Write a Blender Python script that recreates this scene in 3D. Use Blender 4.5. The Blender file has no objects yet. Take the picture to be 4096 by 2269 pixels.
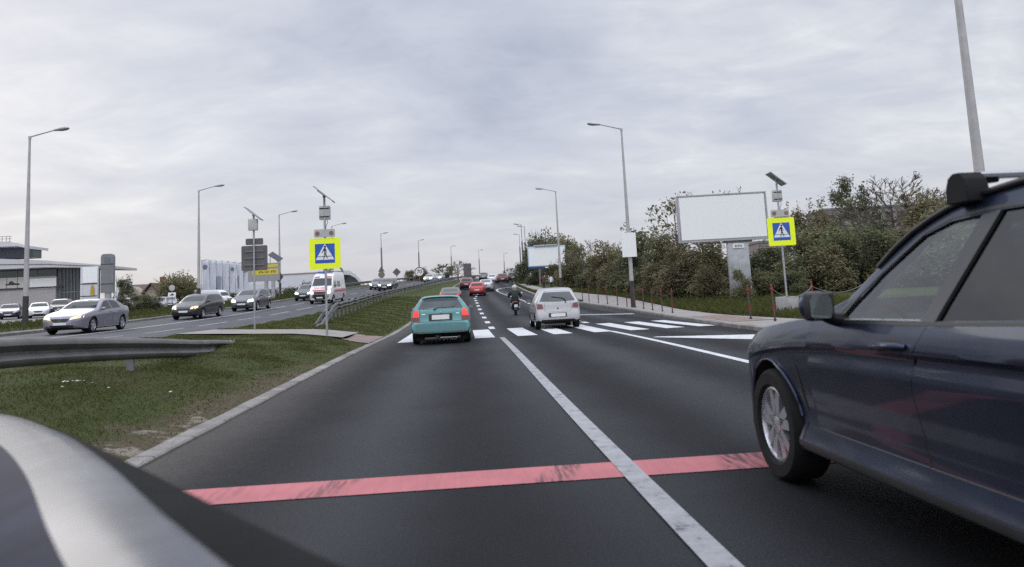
import bpy, bmesh, math, random
import numpy as np
from mathutils import Vector, Matrix
from mathutils.bvhtree import BVHTree
random.seed(7); RNG = np.random.default_rng(11)
SC = bpy.context.scene
COL = SC.collection
PI = math.pi
R = math.radians

# ------------------------------------------------------------------ scene bookkeeping
def empty(name, loc=(0, 0, 0), rot=(0, 0, 0)):
    o = bpy.data.objects.new(name, None); COL.objects.link(o)
    o.location = loc; o.rotation_euler = rot; o.empty_display_size = .2
    return o
def tag(o, label=None, cat=None, group=None, kind=None):
    if label: o['label'] = label
    if cat: o['category'] = cat
    if group: o['group'] = group
    if kind: o['kind'] = kind
    return o
def copy_tree(o, parent=None):
    c = o.copy(); COL.objects.link(c)
    if parent is not None: c.parent = parent
    for ch in list(o.children): copy_tree(ch, c)
    return c

# ------------------------------------------------------------------ mesh helper
class MB:
    def __init__(s): s.v = []; s.f = []; s.m = []
    def add(s, vs, fs, m=0):
        k = len(s.v); s.v += [tuple(v) for v in vs]
        s.f += [tuple(i + k for i in f) for f in fs]; s.m += [m] * len(fs)
    def box(s, c, d, rot=None, m=0, bev=0):
        x, y, z = d[0] / 2, d[1] / 2, d[2] / 2
        if bev:
            b = min(bev, x * .9, y * .9, z * .9); V = []; 
            bm = bmesh.new(); bmesh.ops.create_cube(bm, size=1)
            for v in bm.verts: v.co = Vector((v.co.x * 2 * x, v.co.y * 2 * y, v.co.z * 2 * z))
            bmesh.ops.bevel(bm, geom=bm.edges[:], offset=b, segments=2, affect='EDGES', profile=.5)
            bm.verts.index_update()
            V = [v.co.copy() for v in bm.verts]; F = [[v.index for v in f.verts] for f in bm.faces]; bm.free()
        else:
            V = [Vector((a * x, b * y, cc * z)) for a in (-1, 1) for b in (-1, 1) for cc in (-1, 1)]
            F = [(0, 1, 3, 2), (4, 6, 7, 5), (0, 4, 5, 1), (2, 3, 7, 6), (0, 2, 6, 4), (1, 5, 7, 3)]
        if rot is not None: V = [rot @ v for v in V]
        s.add([v + Vector(c) for v in V], F, m)
    def tube(s, pts, rs, n=8, m=0, caps=True):
        pts = [Vector(p) for p in pts]
        if not hasattr(rs, '__len__'): rs = [rs] * len(pts)
        V = []; F = []; up = None
        for i, p in enumerate(pts):
            t = (pts[min(i + 1, len(pts) - 1)] - pts[max(i - 1, 0)])
            t = t.normalized() if t.length > 1e-9 else Vector((0, 0, 1))
            if up is None:
                up = Vector((1, 0, 0)) if abs(t.x) < .8 else Vector((0, 1, 0))
            a = (up - t * up.dot(t)).normalized(); b = t.cross(a); up = a
            for j in range(n):
                w = 2 * PI * j / n
                V.append(p + (a * math.cos(w) + b * math.sin(w)) * rs[i])
        for i in range(len(pts) - 1):
            for j in range(n):
                F.append((i * n + j, i * n + (j + 1) % n, (i + 1) * n + (j + 1) % n, (i + 1) * n + j))
        if caps:
            F.append(tuple(range(n - 1, -1, -1))); F.append(tuple((len(pts) - 1) * n + j for j in range(n)))
        s.add(V, F, m)
    def lathe(s, prof, axis='x', n=24, c=(0, 0, 0), m=0, close=False):
        V = []; F = []; k = len(prof)
        for j in range(n):
            w = 2 * PI * j / n
            for a, r in prof:
                p = {'x': (a, r * math.cos(w), r * math.sin(w)), 'y': (r * math.cos(w), a, r * math.sin(w)), 'z': (r * math.cos(w), r * math.sin(w), a)}[axis]
                V.append(Vector(p) + Vector(c))
        for j in range(n):
            for i in range(k if close else k - 1):
                a = j * k + i; b = j * k + (i + 1) % k; d = ((j + 1) % n) * k + i; e = ((j + 1) % n) * k + (i + 1) % k
                F.append((a, d, e, b) if axis != 'y' else (a, b, e, d))
        s.add(V, F, m)
    def prism(s, poly, fn, d0, d1, m=0):
        n = len(poly)
        V = [fn(a, b, d0) for a, b in poly] + [fn(a, b, d1) for a, b in poly]
        F = [tuple(range(n - 1, -1, -1)), tuple(range(n, 2 * n))] + [(i, (i + 1) % n, n + (i + 1) % n, n + i) for i in range(n)]
        s.add(V, F, m)
    def grid(s, rows, m=0, flip=False):
        n = len(rows[0]); V = [p for r in rows for p in r]; F = []
        for i in range(len(rows) - 1):
            for j in range(n - 1):
                q = (i * n + j, i * n + j + 1, (i + 1) * n + j + 1, (i + 1) * n + j)
                F.append(q[::-1] if flip else q)
        s.add(V, F, m)
    def mesh(s, name, mats, smooth=None):
        me = bpy.data.meshes.new(name); me.from_pydata(s.v, [], s.f)
        for m in (mats if isinstance(mats, (list, tuple)) else [mats]): me.materials.append(m)
        me.polygons.foreach_set('material_index', s.m)
        if smooth:
            me.polygons.foreach_set('use_smooth', [True] * len(me.polygons))
            me.set_sharp_from_angle(angle=R(smooth))
        me.update()
        return me
    def build(s, name, mats, parent=None, smooth=None, loc=None, rot=None, fix=False):
        me = s.mesh(name, mats, smooth)
        if fix:
            bm = bmesh.new(); bm.from_mesh(me); bmesh.ops.recalc_face_normals(bm, faces=bm.faces[:]); bm.to_mesh(me); bm.free()
        return link(name, me, parent, loc, rot)
def link(name, me, parent=None, loc=None, rot=None):
    o = bpy.data.objects.new(name, me); COL.objects.link(o)
    if parent is not None: o.parent = parent
    if loc is not None: o.location = loc
    if rot is not None: o.rotation_euler = rot
    return o
def evaluated(o):
    dg = bpy.context.evaluated_depsgraph_get(); dg.update()
    return bpy.data.meshes.new_from_object(o.evaluated_get(dg))
def boolean(o, cutters, op='DIFFERENCE'):
    for c in cutters:
        md = o.modifiers.new('b', 'BOOLEAN'); md.object = c; md.operation = op; md.solver = 'EXACT'
    me = evaluated(o); old = o.data
    o.modifiers.clear(); o.data = me
    for c in cutters: bpy.data.objects.remove(c)
    return o
def text_mesh(txt, size, mat, name, parent=None, loc=(0, 0, 0), rot=(0, 0, 0), mirror=False, depth=.002):
    cu = bpy.data.curves.new(name, 'FONT'); cu.body = txt; cu.size = size; cu.align_x = 'CENTER'; cu.align_y = 'CENTER'; cu.extrude = depth
    cu.offset = size * .012
    t = bpy.data.objects.new(name, cu); COL.objects.link(t)
    me = evaluated(t); bpy.data.objects.remove(t)
    me.materials.clear(); me.materials.append(mat)
    if mirror:
        for v in me.vertices: v.co.x *= -1
        me.flip_normals()
    return link(name, me, parent, loc, rot)
def pchip(pts):
    pts = sorted(pts); x = [p[0] for p in pts]; y = [p[1] for p in pts]; n = len(x)
    h = [x[i + 1] - x[i] for i in range(n - 1)]; d = [(y[i + 1] - y[i]) / h[i] for i in range(n - 1)]
    m = [0] * n; m[0] = d[0]; m[-1] = d[-1]
    for i in range(1, n - 1):
        if d[i - 1] * d[i] > 0:
            w1 = 2 * h[i] + h[i - 1]; w2 = h[i] + 2 * h[i - 1]
            m[i] = (w1 + w2) / (w1 / d[i - 1] + w2 / d[i])
    def f(t):
        if t <= x[0]: return y[0]
        if t >= x[-1]: return y[-1]
        i = 0
        while t > x[i + 1]: i += 1
        u = (t - x[i]) / h[i]
        return (y[i] * (1 + 2 * u) * (1 - u) ** 2 + h[i] * m[i] * u * (1 - u) ** 2 + y[i + 1] * u * u * (3 - 2 * u) + h[i] * m[i + 1] * u * u * (u - 1))
    return f

# ------------------------------------------------------------------ materials
def newmat(name):
    m = bpy.data.materials.new(name); m.use_nodes = True
    nt = m.node_tree; return m, nt, nt.nodes['Principled BSDF']
def nd(nt, typ, **kw):
    n = nt.nodes.new(typ)
    for k, v in kw.items():
        if k.startswith('i_'): n.inputs[k[2:].replace('_', ' ')].default_value = v
        else: setattr(n, k, v)
    return n
def c4(c): return (c[0], c[1], c[2], 1)
def ramp(nt, stops):
    n = nt.nodes.new('ShaderNodeValToRGB'); e = n.color_ramp.elements
    while len(e) < len(stops): e.new(.5)
    for k, (p, c) in enumerate(stops): e[k].position = p; e[k].color = c4(c)
    return n
def M(name, col, rough=.6, metal=0, var=.12, scale=6, bump=0, coat=0, spec=.5, emit=None, estr=1, fine=0, stretch=(1, 1, 1), coatr=.05):
    m, nt, b = newmat(name); L = nt.links.new
    tc = nd(nt, 'ShaderNodeTexCoord'); mp = nd(nt, 'ShaderNodeMapping'); mp.inputs['Scale'].default_value = stretch
    L(tc.outputs['Object'], mp.inputs['Vector'])
    n1 = nd(nt, 'ShaderNodeTexNoise', i_Scale=scale, i_Detail=5.0, i_Roughness=.62); L(mp.outputs[0], n1.inputs['Vector'])
    rp = ramp(nt, [(.3, [max(0, x * (1 - var)) for x in col]), (.7, [min(1, x * (1 + var)) for x in col])])
    L(n1.outputs['Fac'], rp.inputs['Fac']); out = rp.outputs[0]
    if fine:
        n2 = nd(nt, 'ShaderNodeTexNoise', i_Scale=scale * 25, i_Detail=2.0); L(mp.outputs[0], n2.inputs['Vector'])
        r2 = ramp(nt, [(.3, (1 - fine,) * 3), (.7, (1 + fine,) * 3)]); r2.color_ramp.interpolation = 'LINEAR'
        L(n2.outputs['Fac'], r2.inputs['Fac'])
        mx = nd(nt, 'ShaderNodeMixRGB', blend_type='MULTIPLY'); mx.inputs[0].default_value = 1
        L(out, mx.inputs[1]); L(r2.outputs[0], mx.inputs[2]); out = mx.outputs[0]
    L(out, b.inputs['Base Color'])
    b.inputs['Roughness'].default_value = rough; b.inputs['Metallic'].default_value = metal
    b.inputs['Specular IOR Level'].default_value = spec; b.inputs['Coat Weight'].default_value = coat; b.inputs['Coat Roughness'].default_value = coatr
    if bump:
        bp = nd(nt, 'ShaderNodeBump'); bp.inputs['Strength'].default_value = bump; bp.inputs['Distance'].default_value = .02
        L(n1.outputs['Fac'], bp.inputs['Height']); L(bp.outputs[0], b.inputs['Normal'])
    if emit is not None:
        b.inputs['Emission Color'].default_value = c4(emit); b.inputs['Emission Strength'].default_value = estr
    return m
def paint(name, col, metal=.35, rough=.3, dirt=.12, spec=.5):
    return M(name, col, rough=rough, metal=metal, var=dirt, scale=3.5, coat=.7, fine=.04, coatr=.06, spec=spec)
def glass(name, tint=(.5, .55, .55), alpha=.35, rough=.02, k=1.3):
    m, nt, b = newmat(name); L = nt.links.new
    g = nd(nt, 'ShaderNodeBsdfGlossy'); g.inputs['Roughness'].default_value = rough; g.inputs['Color'].default_value = (1, 1, 1, 1)
    t = nd(nt, 'ShaderNodeBsdfTransparent'); t.inputs['Color'].default_value = c4(tint)
    fr = nd(nt, 'ShaderNodeFresnel'); ge = nd(nt, 'ShaderNodeNewGeometry'); io = nd(nt, 'ShaderNodeMath', operation='MULTIPLY_ADD'); io.inputs[1].default_value = 1 / 1.5 - 1.5; io.inputs[2].default_value = 1.5
    L(ge.outputs['Backfacing'], io.inputs[0]); L(io.outputs[0], fr.inputs['IOR'])     # a thin pane: the same from both sides
    mt = nd(nt, 'ShaderNodeMath', operation='MULTIPLY_ADD'); mt.inputs[1].default_value = k; mt.inputs[2].default_value = alpha
    L(fr.outputs[0], mt.inputs[0])
    mx = nd(nt, 'ShaderNodeMixShader'); L(mt.outputs[0], mx.inputs[0]); L(t.outputs[0], mx.inputs[1]); L(g.outputs[0], mx.inputs[2])
    L(mx.outputs[0], nt.nodes['Material Output'].inputs['Surface'])
    return m
def leafmat(name, cols, trans=.25):
    m, nt, b = newmat(name); L = nt.links.new
    ge = nd(nt, 'ShaderNodeNewGeometry'); oi = nd(nt, 'ShaderNodeObjectInfo')
    ad = nd(nt, 'ShaderNodeMath', operation='MULTIPLY_ADD'); ad.inputs[1].default_value = .75
    mo = nd(nt, 'ShaderNodeMath', operation='MULTIPLY'); mo.inputs[1].default_value = .25
    L(oi.outputs['Random'], mo.inputs[0]); L(ge.outputs['Random Per Island'], ad.inputs[0]); L(mo.outputs[0], ad.inputs[2])
    rp = ramp(nt, [(k / (len(cols) - 1), c) for k, c in enumerate(cols)]); L(ad.outputs[0], rp.inputs[0])
    L(rp.outputs[0], b.inputs['Base Color']); b.inputs['Roughness'].default_value = .6; b.inputs['Specular IOR Level'].default_value = .25
    tr = nd(nt, 'ShaderNodeBsdfTranslucent'); L(rp.outputs[0], tr.inputs['Color'])
    mx = nd(nt, 'ShaderNodeMixShader'); mx.inputs[0].default_value = trans
    L(b.outputs[0], mx.inputs[1]); L(tr.outputs[0], mx.inputs[2]); L(mx.outputs[0], nt.nodes['Material Output'].inputs['Surface'])
    return m
def asphalt(name, col, patch=.18, oil=.25, tracks=False):
    m, nt, b = newmat(name); L = nt.links.new
    tc = nd(nt, 'ShaderNodeTexCoord')
    n1 = nd(nt, 'ShaderNodeTexNoise', i_Scale=.45, i_Detail=6.0, i_Roughness=.65); L(tc.outputs['Object'], n1.inputs['Vector'])
    mp = nd(nt, 'ShaderNodeMapping'); mp.inputs['Scale'].default_value = (1.1, .06, 1); L(tc.outputs['Object'], mp.inputs['Vector'])
    n3 = nd(nt, 'ShaderNodeTexNoise', i_Scale=1.0, i_Detail=3.0); L(mp.outputs[0], n3.inputs['Vector'])
    n2 = nd(nt, 'ShaderNodeTexNoise', i_Scale=70.0, i_Detail=3.0, i_Roughness=.8); L(tc.outputs['Object'], n2.inputs['Vector'])
    r1 = ramp(nt, [(.3, [x * (1 - patch) for x in col]), (.72, [x * (1 + patch) for x in col])]); L(n1.outputs['Fac'], r1.inputs[0])
    r3 = ramp(nt, [(.32, (1 - oil,) * 3), (.62, (1.0,) * 3)]); L(n3.outputs['Fac'], r3.inputs[0])
    r2 = ramp(nt, [(.34, (.45,) * 3), (.5, (.95,) * 3), (.66, (1.9,) * 3)]); L(n2.outputs['Fac'], r2.inputs[0])
    a = nd(nt, 'ShaderNodeMixRGB', blend_type='MULTIPLY'); a.inputs[0].default_value = 1; L(r1.outputs[0], a.inputs[1]); L(r3.outputs[0], a.inputs[2])
    d = nd(nt, 'ShaderNodeMixRGB', blend_type='MULTIPLY'); d.inputs[0].default_value = 1; L(a.outputs[0], d.inputs[1]); L(r2.outputs[0], d.inputs[2])
    out = d.outputs[0]
    if tracks:      # paler polished middle of each lane, darker wheel paths, dusty edge, drips and tar spots
        def mth(o_, a, c=None):
            m_ = nd(nt, 'ShaderNodeMath', operation=o_)
            for k, s in enumerate((a, c)):
                if s is None: continue
                if isinstance(s, (int, float)): m_.inputs[k].default_value = s
                else: L(s, m_.inputs[k])
            return m_.outputs[0]
        sx = nd(nt, 'ShaderNodeSeparateXYZ'); L(tc.outputs['Object'], sx.inputs[0])
        wob = nd(nt, 'ShaderNodeTexNoise', i_Scale=.5, i_Detail=3.0); L(tc.outputs['Object'], wob.inputs['Vector'])
        ph = mth('ADD', mth('MULTIPLY', mth('ADD', sx.outputs['X'], .85), 2 * PI / 1.85), mth('MULTIPLY', wob.outputs['Fac'], 2.2))
        tr_ = mth('ADD', mth('MULTIPLY', mth('COSINE', mth('SUBTRACT', ph, 1.1)), .26), 1.0)
        n5 = nd(nt, 'ShaderNodeTexNoise', i_Scale=5.5, i_Detail=4.0, i_Roughness=.7); L(tc.outputs['Object'], n5.inputs['Vector'])
        r5 = ramp(nt, [(.28, (.45,) * 3), (.38, (1,) * 3), (.62, (1,) * 3), (.74, (1.45,) * 3)]); L(n5.outputs['Fac'], r5.inputs[0])
        e1 = nd(nt, 'ShaderNodeVectorMath', operation='SCALE'); L(out, e1.inputs[0]); L(tr_, e1.inputs['Scale'])
        e2 = nd(nt, 'ShaderNodeMixRGB', blend_type='MULTIPLY'); e2.inputs[0].default_value = .8; L(e1.outputs[0], e2.inputs[1]); L(r5.outputs[0], e2.inputs[2])
        dust = nd(nt, 'ShaderNodeMapRange', interpolation_type='SMOOTHSTEP')
        for k, v in (('From Min', -1.5), ('From Max', -2.8), ('To Min', 0), ('To Max', .5)): dust.inputs[k].default_value = v
        L(mth('ADD', sx.outputs['X'], mth('MULTIPLY', mth('SUBTRACT', n5.outputs['Fac'], .5), 1.2)), dust.inputs[0])
        e3 = nd(nt, 'ShaderNodeMixRGB'); L(dust.outputs[0], e3.inputs[0]); L(e2.outputs[0], e3.inputs[1])
        e4 = nd(nt, 'ShaderNodeMixRGB', blend_type='MULTIPLY'); e4.inputs[0].default_value = 1; e4.inputs[1].default_value = (.05, .042, .036, 1); L(r2.outputs[0], e4.inputs[2]); L(e4.outputs[0], e3.inputs[2]); out = e3.outputs[0]
        L(mth('ADD', mth('MULTIPLY', mth('SUBTRACT', tr_, 1.0), -.42), mth('ADD', .56, mth('MULTIPLY', n1.outputs['Fac'], .22))), b.inputs['Roughness'])
    L(out, b.inputs['Base Color'])
    b.inputs['Roughness'].default_value = .66; b.inputs['Specular IOR Level'].default_value = .15
    bp = nd(nt, 'ShaderNodeBump'); bp.inputs['Strength'].default_value = .55; bp.inputs['Distance'].default_value = .006
    L(n2.outputs['Fac'], bp.inputs['Height']); L(bp.outputs[0], b.inputs['Normal'])
    return m
def grassmat(name, cols, scale=.9, soil=False):
    m, nt, b = newmat(name); L = nt.links.new
    tc = nd(nt, 'ShaderNodeTexCoord')
    n1 = nd(nt, 'ShaderNodeTexNoise', i_Scale=scale, i_Detail=7.0, i_Roughness=.7); L(tc.outputs['Object'], n1.inputs['Vector'])
    n2 = nd(nt, 'ShaderNodeTexNoise', i_Scale=26.0, i_Detail=4.0, i_Roughness=.75); L(tc.outputs['Object'], n2.inputs['Vector'])
    rp = ramp(nt, [(.28 + .45 * k / (len(cols) - 1), c) for k, c in enumerate(cols)]); L(n1.outputs['Fac'], rp.inputs[0])
    r2 = ramp(nt, [(.3, (.45,) * 3), (.7, (1.6,) * 3)]); L(n2.outputs['Fac'], r2.inputs[0])
    d = nd(nt, 'ShaderNodeMixRGB', blend_type='MULTIPLY'); d.inputs[0].default_value = 1; L(rp.outputs[0], d.inputs[1]); L(r2.outputs[0], d.inputs[2])
    out = d.outputs[0]
    if soil:      # worn bare earth and pale grit along the kerb of the near verge
        sx = nd(nt, 'ShaderNodeSeparateXYZ'); L(tc.outputs['Object'], sx.inputs[0])
        def rng(sock, a, c, lo, hi):
            m_ = nd(nt, 'ShaderNodeMapRange', interpolation_type='SMOOTHSTEP')
            for k, v in (('From Min', a), ('From Max', c), ('To Min', lo), ('To Max', hi)): m_.inputs[k].default_value = v
            L(sock, m_.inputs[0]); return m_.outputs[0]
        def op(o_, a, c):
            m_ = nd(nt, 'ShaderNodeMath', operation=o_); L(a, m_.inputs[0])
            if isinstance(c, float): m_.inputs[1].default_value = c
            else: L(c, m_.inputs[1])
            return m_.outputs[0]
        n3 = nd(nt, 'ShaderNodeTexNoise', i_Scale=1.6, i_Detail=6.0, i_Roughness=.7); L(tc.outputs['Object'], n3.inputs['Vector'])
        near = op('MULTIPLY', rng(sx.outputs['X'], -4.4, -3.0, 0, .50), rng(sx.outputs['Y'], 25, 12, .25, 1))
        f = rng(op('ADD', near, op('MULTIPLY', n3.outputs['Fac'], 1.0)), .80, 1.0, 0, 1)
        mx = nd(nt, 'ShaderNodeMixRGB'); L(f, mx.inputs[0]); L(out, mx.inputs[1])
        d2 = nd(nt, 'ShaderNodeMixRGB', blend_type='MULTIPLY'); d2.inputs[0].default_value = 1; d2.inputs[1].default_value = (.095, .075, .048, 1); L(r2.outputs[0], d2.inputs[2]); L(d2.outputs[0], mx.inputs[2])
        n4 = nd(nt, 'ShaderNodeTexNoise', i_Scale=2.6, i_Detail=7.0, i_Roughness=.75); L(tc.outputs['Object'], n4.inputs['Vector'])
        f2 = rng(op('ADD', op('MULTIPLY', rng(sx.outputs['X'], -4.0, -3.0, 0, .32), rng(sx.outputs['Y'], 17, 8, 0, 1)), n4.outputs['Fac']), .84, .93, 0, .8)
        m5 = nd(nt, 'ShaderNodeMixRGB'); L(f2, m5.inputs[0]); L(mx.outputs[0], m5.inputs[1]); m5.inputs[2].default_value = (.30, .26, .225, 1); out = m5.outputs[0]
    L(out, b.inputs['Base Color']); b.inputs['Roughness'].default_value = .85; b.inputs['Specular IOR Level'].default_value = .15
    bp = nd(nt, 'ShaderNodeBump'); bp.inputs['Strength'].default_value = .9; bp.inputs['Distance'].default_value = .06
    L(n2.outputs['Fac'], bp.inputs['Height']); L(bp.outputs[0], b.inputs['Normal'])
    return m
def wornpaint(name, col, under, wear=.42, scale=9, stretch=(1, 1, 1)):
    m, nt, b = newmat(name); L = nt.links.new
    tc = nd(nt, 'ShaderNodeTexCoord'); mp = nd(nt, 'ShaderNodeMapping'); mp.inputs['Scale'].default_value = stretch; L(tc.outputs['Object'], mp.inputs['Vector'])
    n1 = nd(nt, 'ShaderNodeTexNoise', i_Scale=scale, i_Detail=8.0, i_Roughness=.75); L(mp.outputs[0], n1.inputs['Vector'])
    rp = ramp(nt, [(wear - .06, under), (wear + .03, [c * .8 for c in col]), (wear + .2, col)]); L(n1.outputs['Fac'], rp.inputs[0])
    L(rp.outputs[0], b.inputs['Base Color']); b.inputs['Roughness'].default_value = .7; b.inputs['Specular IOR Level'].default_value = .3
    return m

def redpaint():
    m, nt, b = newmat('red_road_paint'); L = nt.links.new
    def mth(o_, a, c=None):
        m_ = nd(nt, 'ShaderNodeMath', operation=o_)
        for k, s in enumerate((a, c)):
            if s is None: continue
            if isinstance(s, (int, float)): m_.inputs[k].default_value = s
            else: L(s, m_.inputs[k])
        return m_.outputs[0]
    tc = nd(nt, 'ShaderNodeTexCoord'); sx = nd(nt, 'ShaderNodeSeparateXYZ'); L(tc.outputs['Object'], sx.inputs[0])
    mp = nd(nt, 'ShaderNodeMapping'); mp.inputs['Rotation'].default_value = (0, 0, R(-24)); mp.inputs['Scale'].default_value = (14, 1.3, 1); L(tc.outputs['Object'], mp.inputs[0])
    n1 = nd(nt, 'ShaderNodeTexNoise', i_Scale=1.6, i_Detail=6.0, i_Roughness=.7); L(mp.outputs[0], n1.inputs[0])
    n2 = nd(nt, 'ShaderNodeTexNoise', i_Scale=2.0, i_Detail=5.0); L(tc.outputs['Object'], n2.inputs[0])
    n3 = nd(nt, 'ShaderNodeTexNoise', i_Scale=60.0, i_Detail=3.0, i_Roughness=.8); L(tc.outputs['Object'], n3.inputs[0])
    base = ramp(nt, [(.3, (.36, .135, .145)), (.7, (.46, .165, .178))]); L(n2.outputs['Fac'], base.inputs[0])
    f = None
    for c, w, k in ((-1.0, .20, .55), (.62, .17, .85), (1.95, .22, 1.0), (-1.75, .2, .3), (3.4, .25, .8)):
        d = mth('ABSOLUTE', mth('SUBTRACT', mth('ADD', sx.outputs['X'], mth('MULTIPLY', sx.outputs['Y'], -.35)), c - 5.5 * .35))
        q = nd(nt, 'ShaderNodeMapRange', interpolation_type='SMOOTHSTEP')
        for kk, v in (('From Min', w), ('From Max', w * .35), ('To Min', 0), ('To Max', k)): q.inputs[kk].default_value = v
        L(d, q.inputs[0]); f = q.outputs[0] if f is None else mth('MAXIMUM', f, q.outputs[0])
    s = nd(nt, 'ShaderNodeMapRange', interpolation_type='SMOOTHSTEP')
    for kk, v in (('From Min', .42), ('From Max', .60), ('To Min', 0), ('To Max', 1)): s.inputs[kk].default_value = v
    L(n1.outputs['Fac'], s.inputs[0])
    ff = mth('ADD', mth('MULTIPLY', f, mth('ADD', mth('MULTIPLY', s.outputs[0], .75), .12)), mth('MULTIPLY', s.outputs[0], .10))
    g2 = ramp(nt, [(.30, (.75,) * 3), (.36, (0,) * 3)]); L(n3.outputs['Fac'], g2.inputs[0])
    fac = mth('MINIMUM', mth('ADD', ff, mth('MULTIPLY', g2.outputs[0], .5)), .92)
    mx = nd(nt, 'ShaderNodeMixRGB'); L(fac, mx.inputs[0]); L(base.outputs[0], mx.inputs[1]); mx.inputs[2].default_value = (.075, .052, .058, 1)
    L(mx.outputs[0], b.inputs['Base Color']); b.inputs['Roughness'].default_value = .8; b.inputs['Specular IOR Level'].default_value = .12
    return m
def kerbstone():
    m = M('kerb_concrete', (.185, .172, .166), .85, var=.35, scale=2.2, bump=.2, fine=.28); nt = m.node_tree; L = nt.links.new; b = nt.nodes['Principled BSDF']
    src = b.inputs['Base Color'].links[0].from_socket
    tc = nd(nt, 'ShaderNodeTexCoord'); sx = nd(nt, 'ShaderNodeSeparateXYZ'); L(tc.outputs['Object'], sx.inputs[0])
    fr = nd(nt, 'ShaderNodeMath', operation='FRACT'); L(sx.outputs['Y'], fr.inputs[0])
    lt = nd(nt, 'ShaderNodeMath', operation='LESS_THAN'); lt.inputs[1].default_value = .022; L(fr.outputs[0], lt.inputs[0])
    fl = nd(nt, 'ShaderNodeMath', operation='FLOOR'); L(sx.outputs['Y'], fl.inputs[0])
    wn = nd(nt, 'ShaderNodeTexWhiteNoise', noise_dimensions='1D'); L(fl.outputs[0], wn.inputs['W'])
    rp = ramp(nt, [(0, (.78,) * 3), (1, (1.12,) * 3)]); L(wn.outputs['Value'], rp.inputs[0])
    a = nd(nt, 'ShaderNodeMixRGB', blend_type='MULTIPLY'); a.inputs[0].default_value = 1; L(src, a.inputs[1]); L(rp.outputs[0], a.inputs[2])
    mx = nd(nt, 'ShaderNodeMixRGB'); L(lt.outputs[0], mx.inputs[0]); L(a.outputs[0], mx.inputs[1]); mx.inputs[2].default_value = (.05, .045, .04, 1); L(mx.outputs[0], b.inputs['Base Color'])
    return m
K = {}
def mats():
    K['asphalt'] = asphalt('asphalt', (.0135, .0143, .0182), .28, .3, tracks=True)
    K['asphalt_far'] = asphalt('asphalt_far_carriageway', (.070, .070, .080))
    K['lot'] = asphalt('lot_paving', (.17, .165, .165), .1, .1)
    K['line'] = wornpaint('white_road_paint', (.56, .56, .58), (.1, .1, .11), .37, 7)
    K['line_near'] = wornpaint('dull_lane_line_paint', (.31, .31, .325), (.07, .07, .08), .41, 6)
    K['line_dim'] = wornpaint('worn_road_paint', (.45, .45, .46), (.09, .09, .095), .42, 5)
    K['red_paint'] = redpaint()
    K['kerb'] = kerbstone()
    K['paving'] = M('paving_slabs', (.235, .215, .205), .85, var=.2, scale=1.4, fine=.2)
    K['redpaving'] = M('red_brick_paving', (.19, .135, .12), .85, var=.3, scale=3, fine=.2)
    K['grass'] = grassmat('grass_ground', [(.062, .055, .024), (.052, .060, .017), (.044, .060, .014), (.064, .066, .022)], soil=True)
    K['grass_far'] = grassmat('grass_far', [(.05, .05, .022), (.04, .05, .02), (.075, .065, .03)], .25)
    K['dirt'] = M('bare_dirt', (.12, .085, .07), .95, var=.35, scale=4, bump=.4, fine=.3)
    K['galv'] = M('galvanised_steel', (.34, .345, .36), .5, .55, var=.22, scale=2.5, fine=.08)
    K['galv_dark'] = M('dull_dark_steel', (.16, .16, .165), .55, .3, var=.25, scale=2.5)
    K['rail'] = M('weathered_guardrail_steel', (.115, .113, .115), .6, .4, var=.3, scale=1.6, fine=.1)
    K['concrete'] = M('grey_concrete', (.30, .29, .285), .85, var=.22, scale=3, bump=.15, fine=.15)
    K['polec'] = M('pale_lamp_pole', (.37, .36, .36), .6, .1, var=.15, scale=2, fine=.06)
    K['tar'] = M('black_tarred_base', (.035, .033, .033), .7, var=.3)
    K['yellow'] = M('fluorescent_yellow_sheet', (.74, .84, .005), .45, var=.04, emit=(.62, .75, .0), estr=.12)  # weak emission added in place of retroreflection; the sheet is no lamp
    K['blue'] = M('blue_sign_sheet', (.018, .085, .40), .4, var=.08)
    K['white'] = M('white_sign_sheet', (.72, .72, .74), .45, var=.05)
    K['black'] = M('black_plastic', (.012, .012, .013), .45, var=.2)
    K['blackmatt'] = M('black_matt_plastic', (.013, .013, .014), .8, var=.25, spec=.2)
    K['signback'] = M('grey_sign_back', (.105, .10, .105), .6, .2, var=.18, scale=3)
    K['blank'] = M('plain_light_grey_panel', (.78, .78, .78), .9, var=.015, spec=.1)
    K['plate'] = M('plain_grey_plate', (.62, .62, .61), .6, var=.02)
    K['box'] = M('light_grey_box', (.40, .40, .385), .55, var=.1)
    K['frame'] = M('billboard_frame', (.36, .345, .37), .5, .3, var=.15)
    K['panel_pv'] = M('solar_cell_glass', (.02, .025, .04), .15, .2, var=.2)
    K['red'] = M('red_reflective', (.15, .020, .018), .5, var=.25)
    K['tyre'] = M('tyre_rubber', (.012, .012, .0125), .85, spec=.2, var=.25, scale=12)
    K['rim'] = M('alloy_rim', (.55, .55, .58), .3, .85, var=.1)
    K['rimdark'] = M('steel_wheel_cover', (.24, .24, .25), .4, .5, var=.15)
    K['glassdark'] = M('dark_car_glass', (.014, .017, .020), .06, 0, var=.2, spec=.5)
    K['glassmid'] = M('rear_car_glass', (.045, .055, .060), .10, 0, var=.35, scale=2, spec=.5)
    K['glassgrey'] = M('grey_reflective_car_glass', (.055, .065, .075), .06, 0, var=.3, scale=2, spec=1, coat=1)
    K['lamp_off'] = M('clear_lamp_glass', (.45, .46, .48), .12, .3, var=.15, spec=.8)
    K['lamp_on'] = M('lit_headlamp', (.9, .88, .8), .2, emit=(1, .93, .80), estr=6)
    K['lamp_warm'] = M('lit_sidelamp', (.9, .7, .4), .2, emit=(1, .72, .36), estr=1.1)
    K['tail'] = M('red_lamp_lens', (.11, .012, .011), .15, var=.2, spec=.8)
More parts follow.
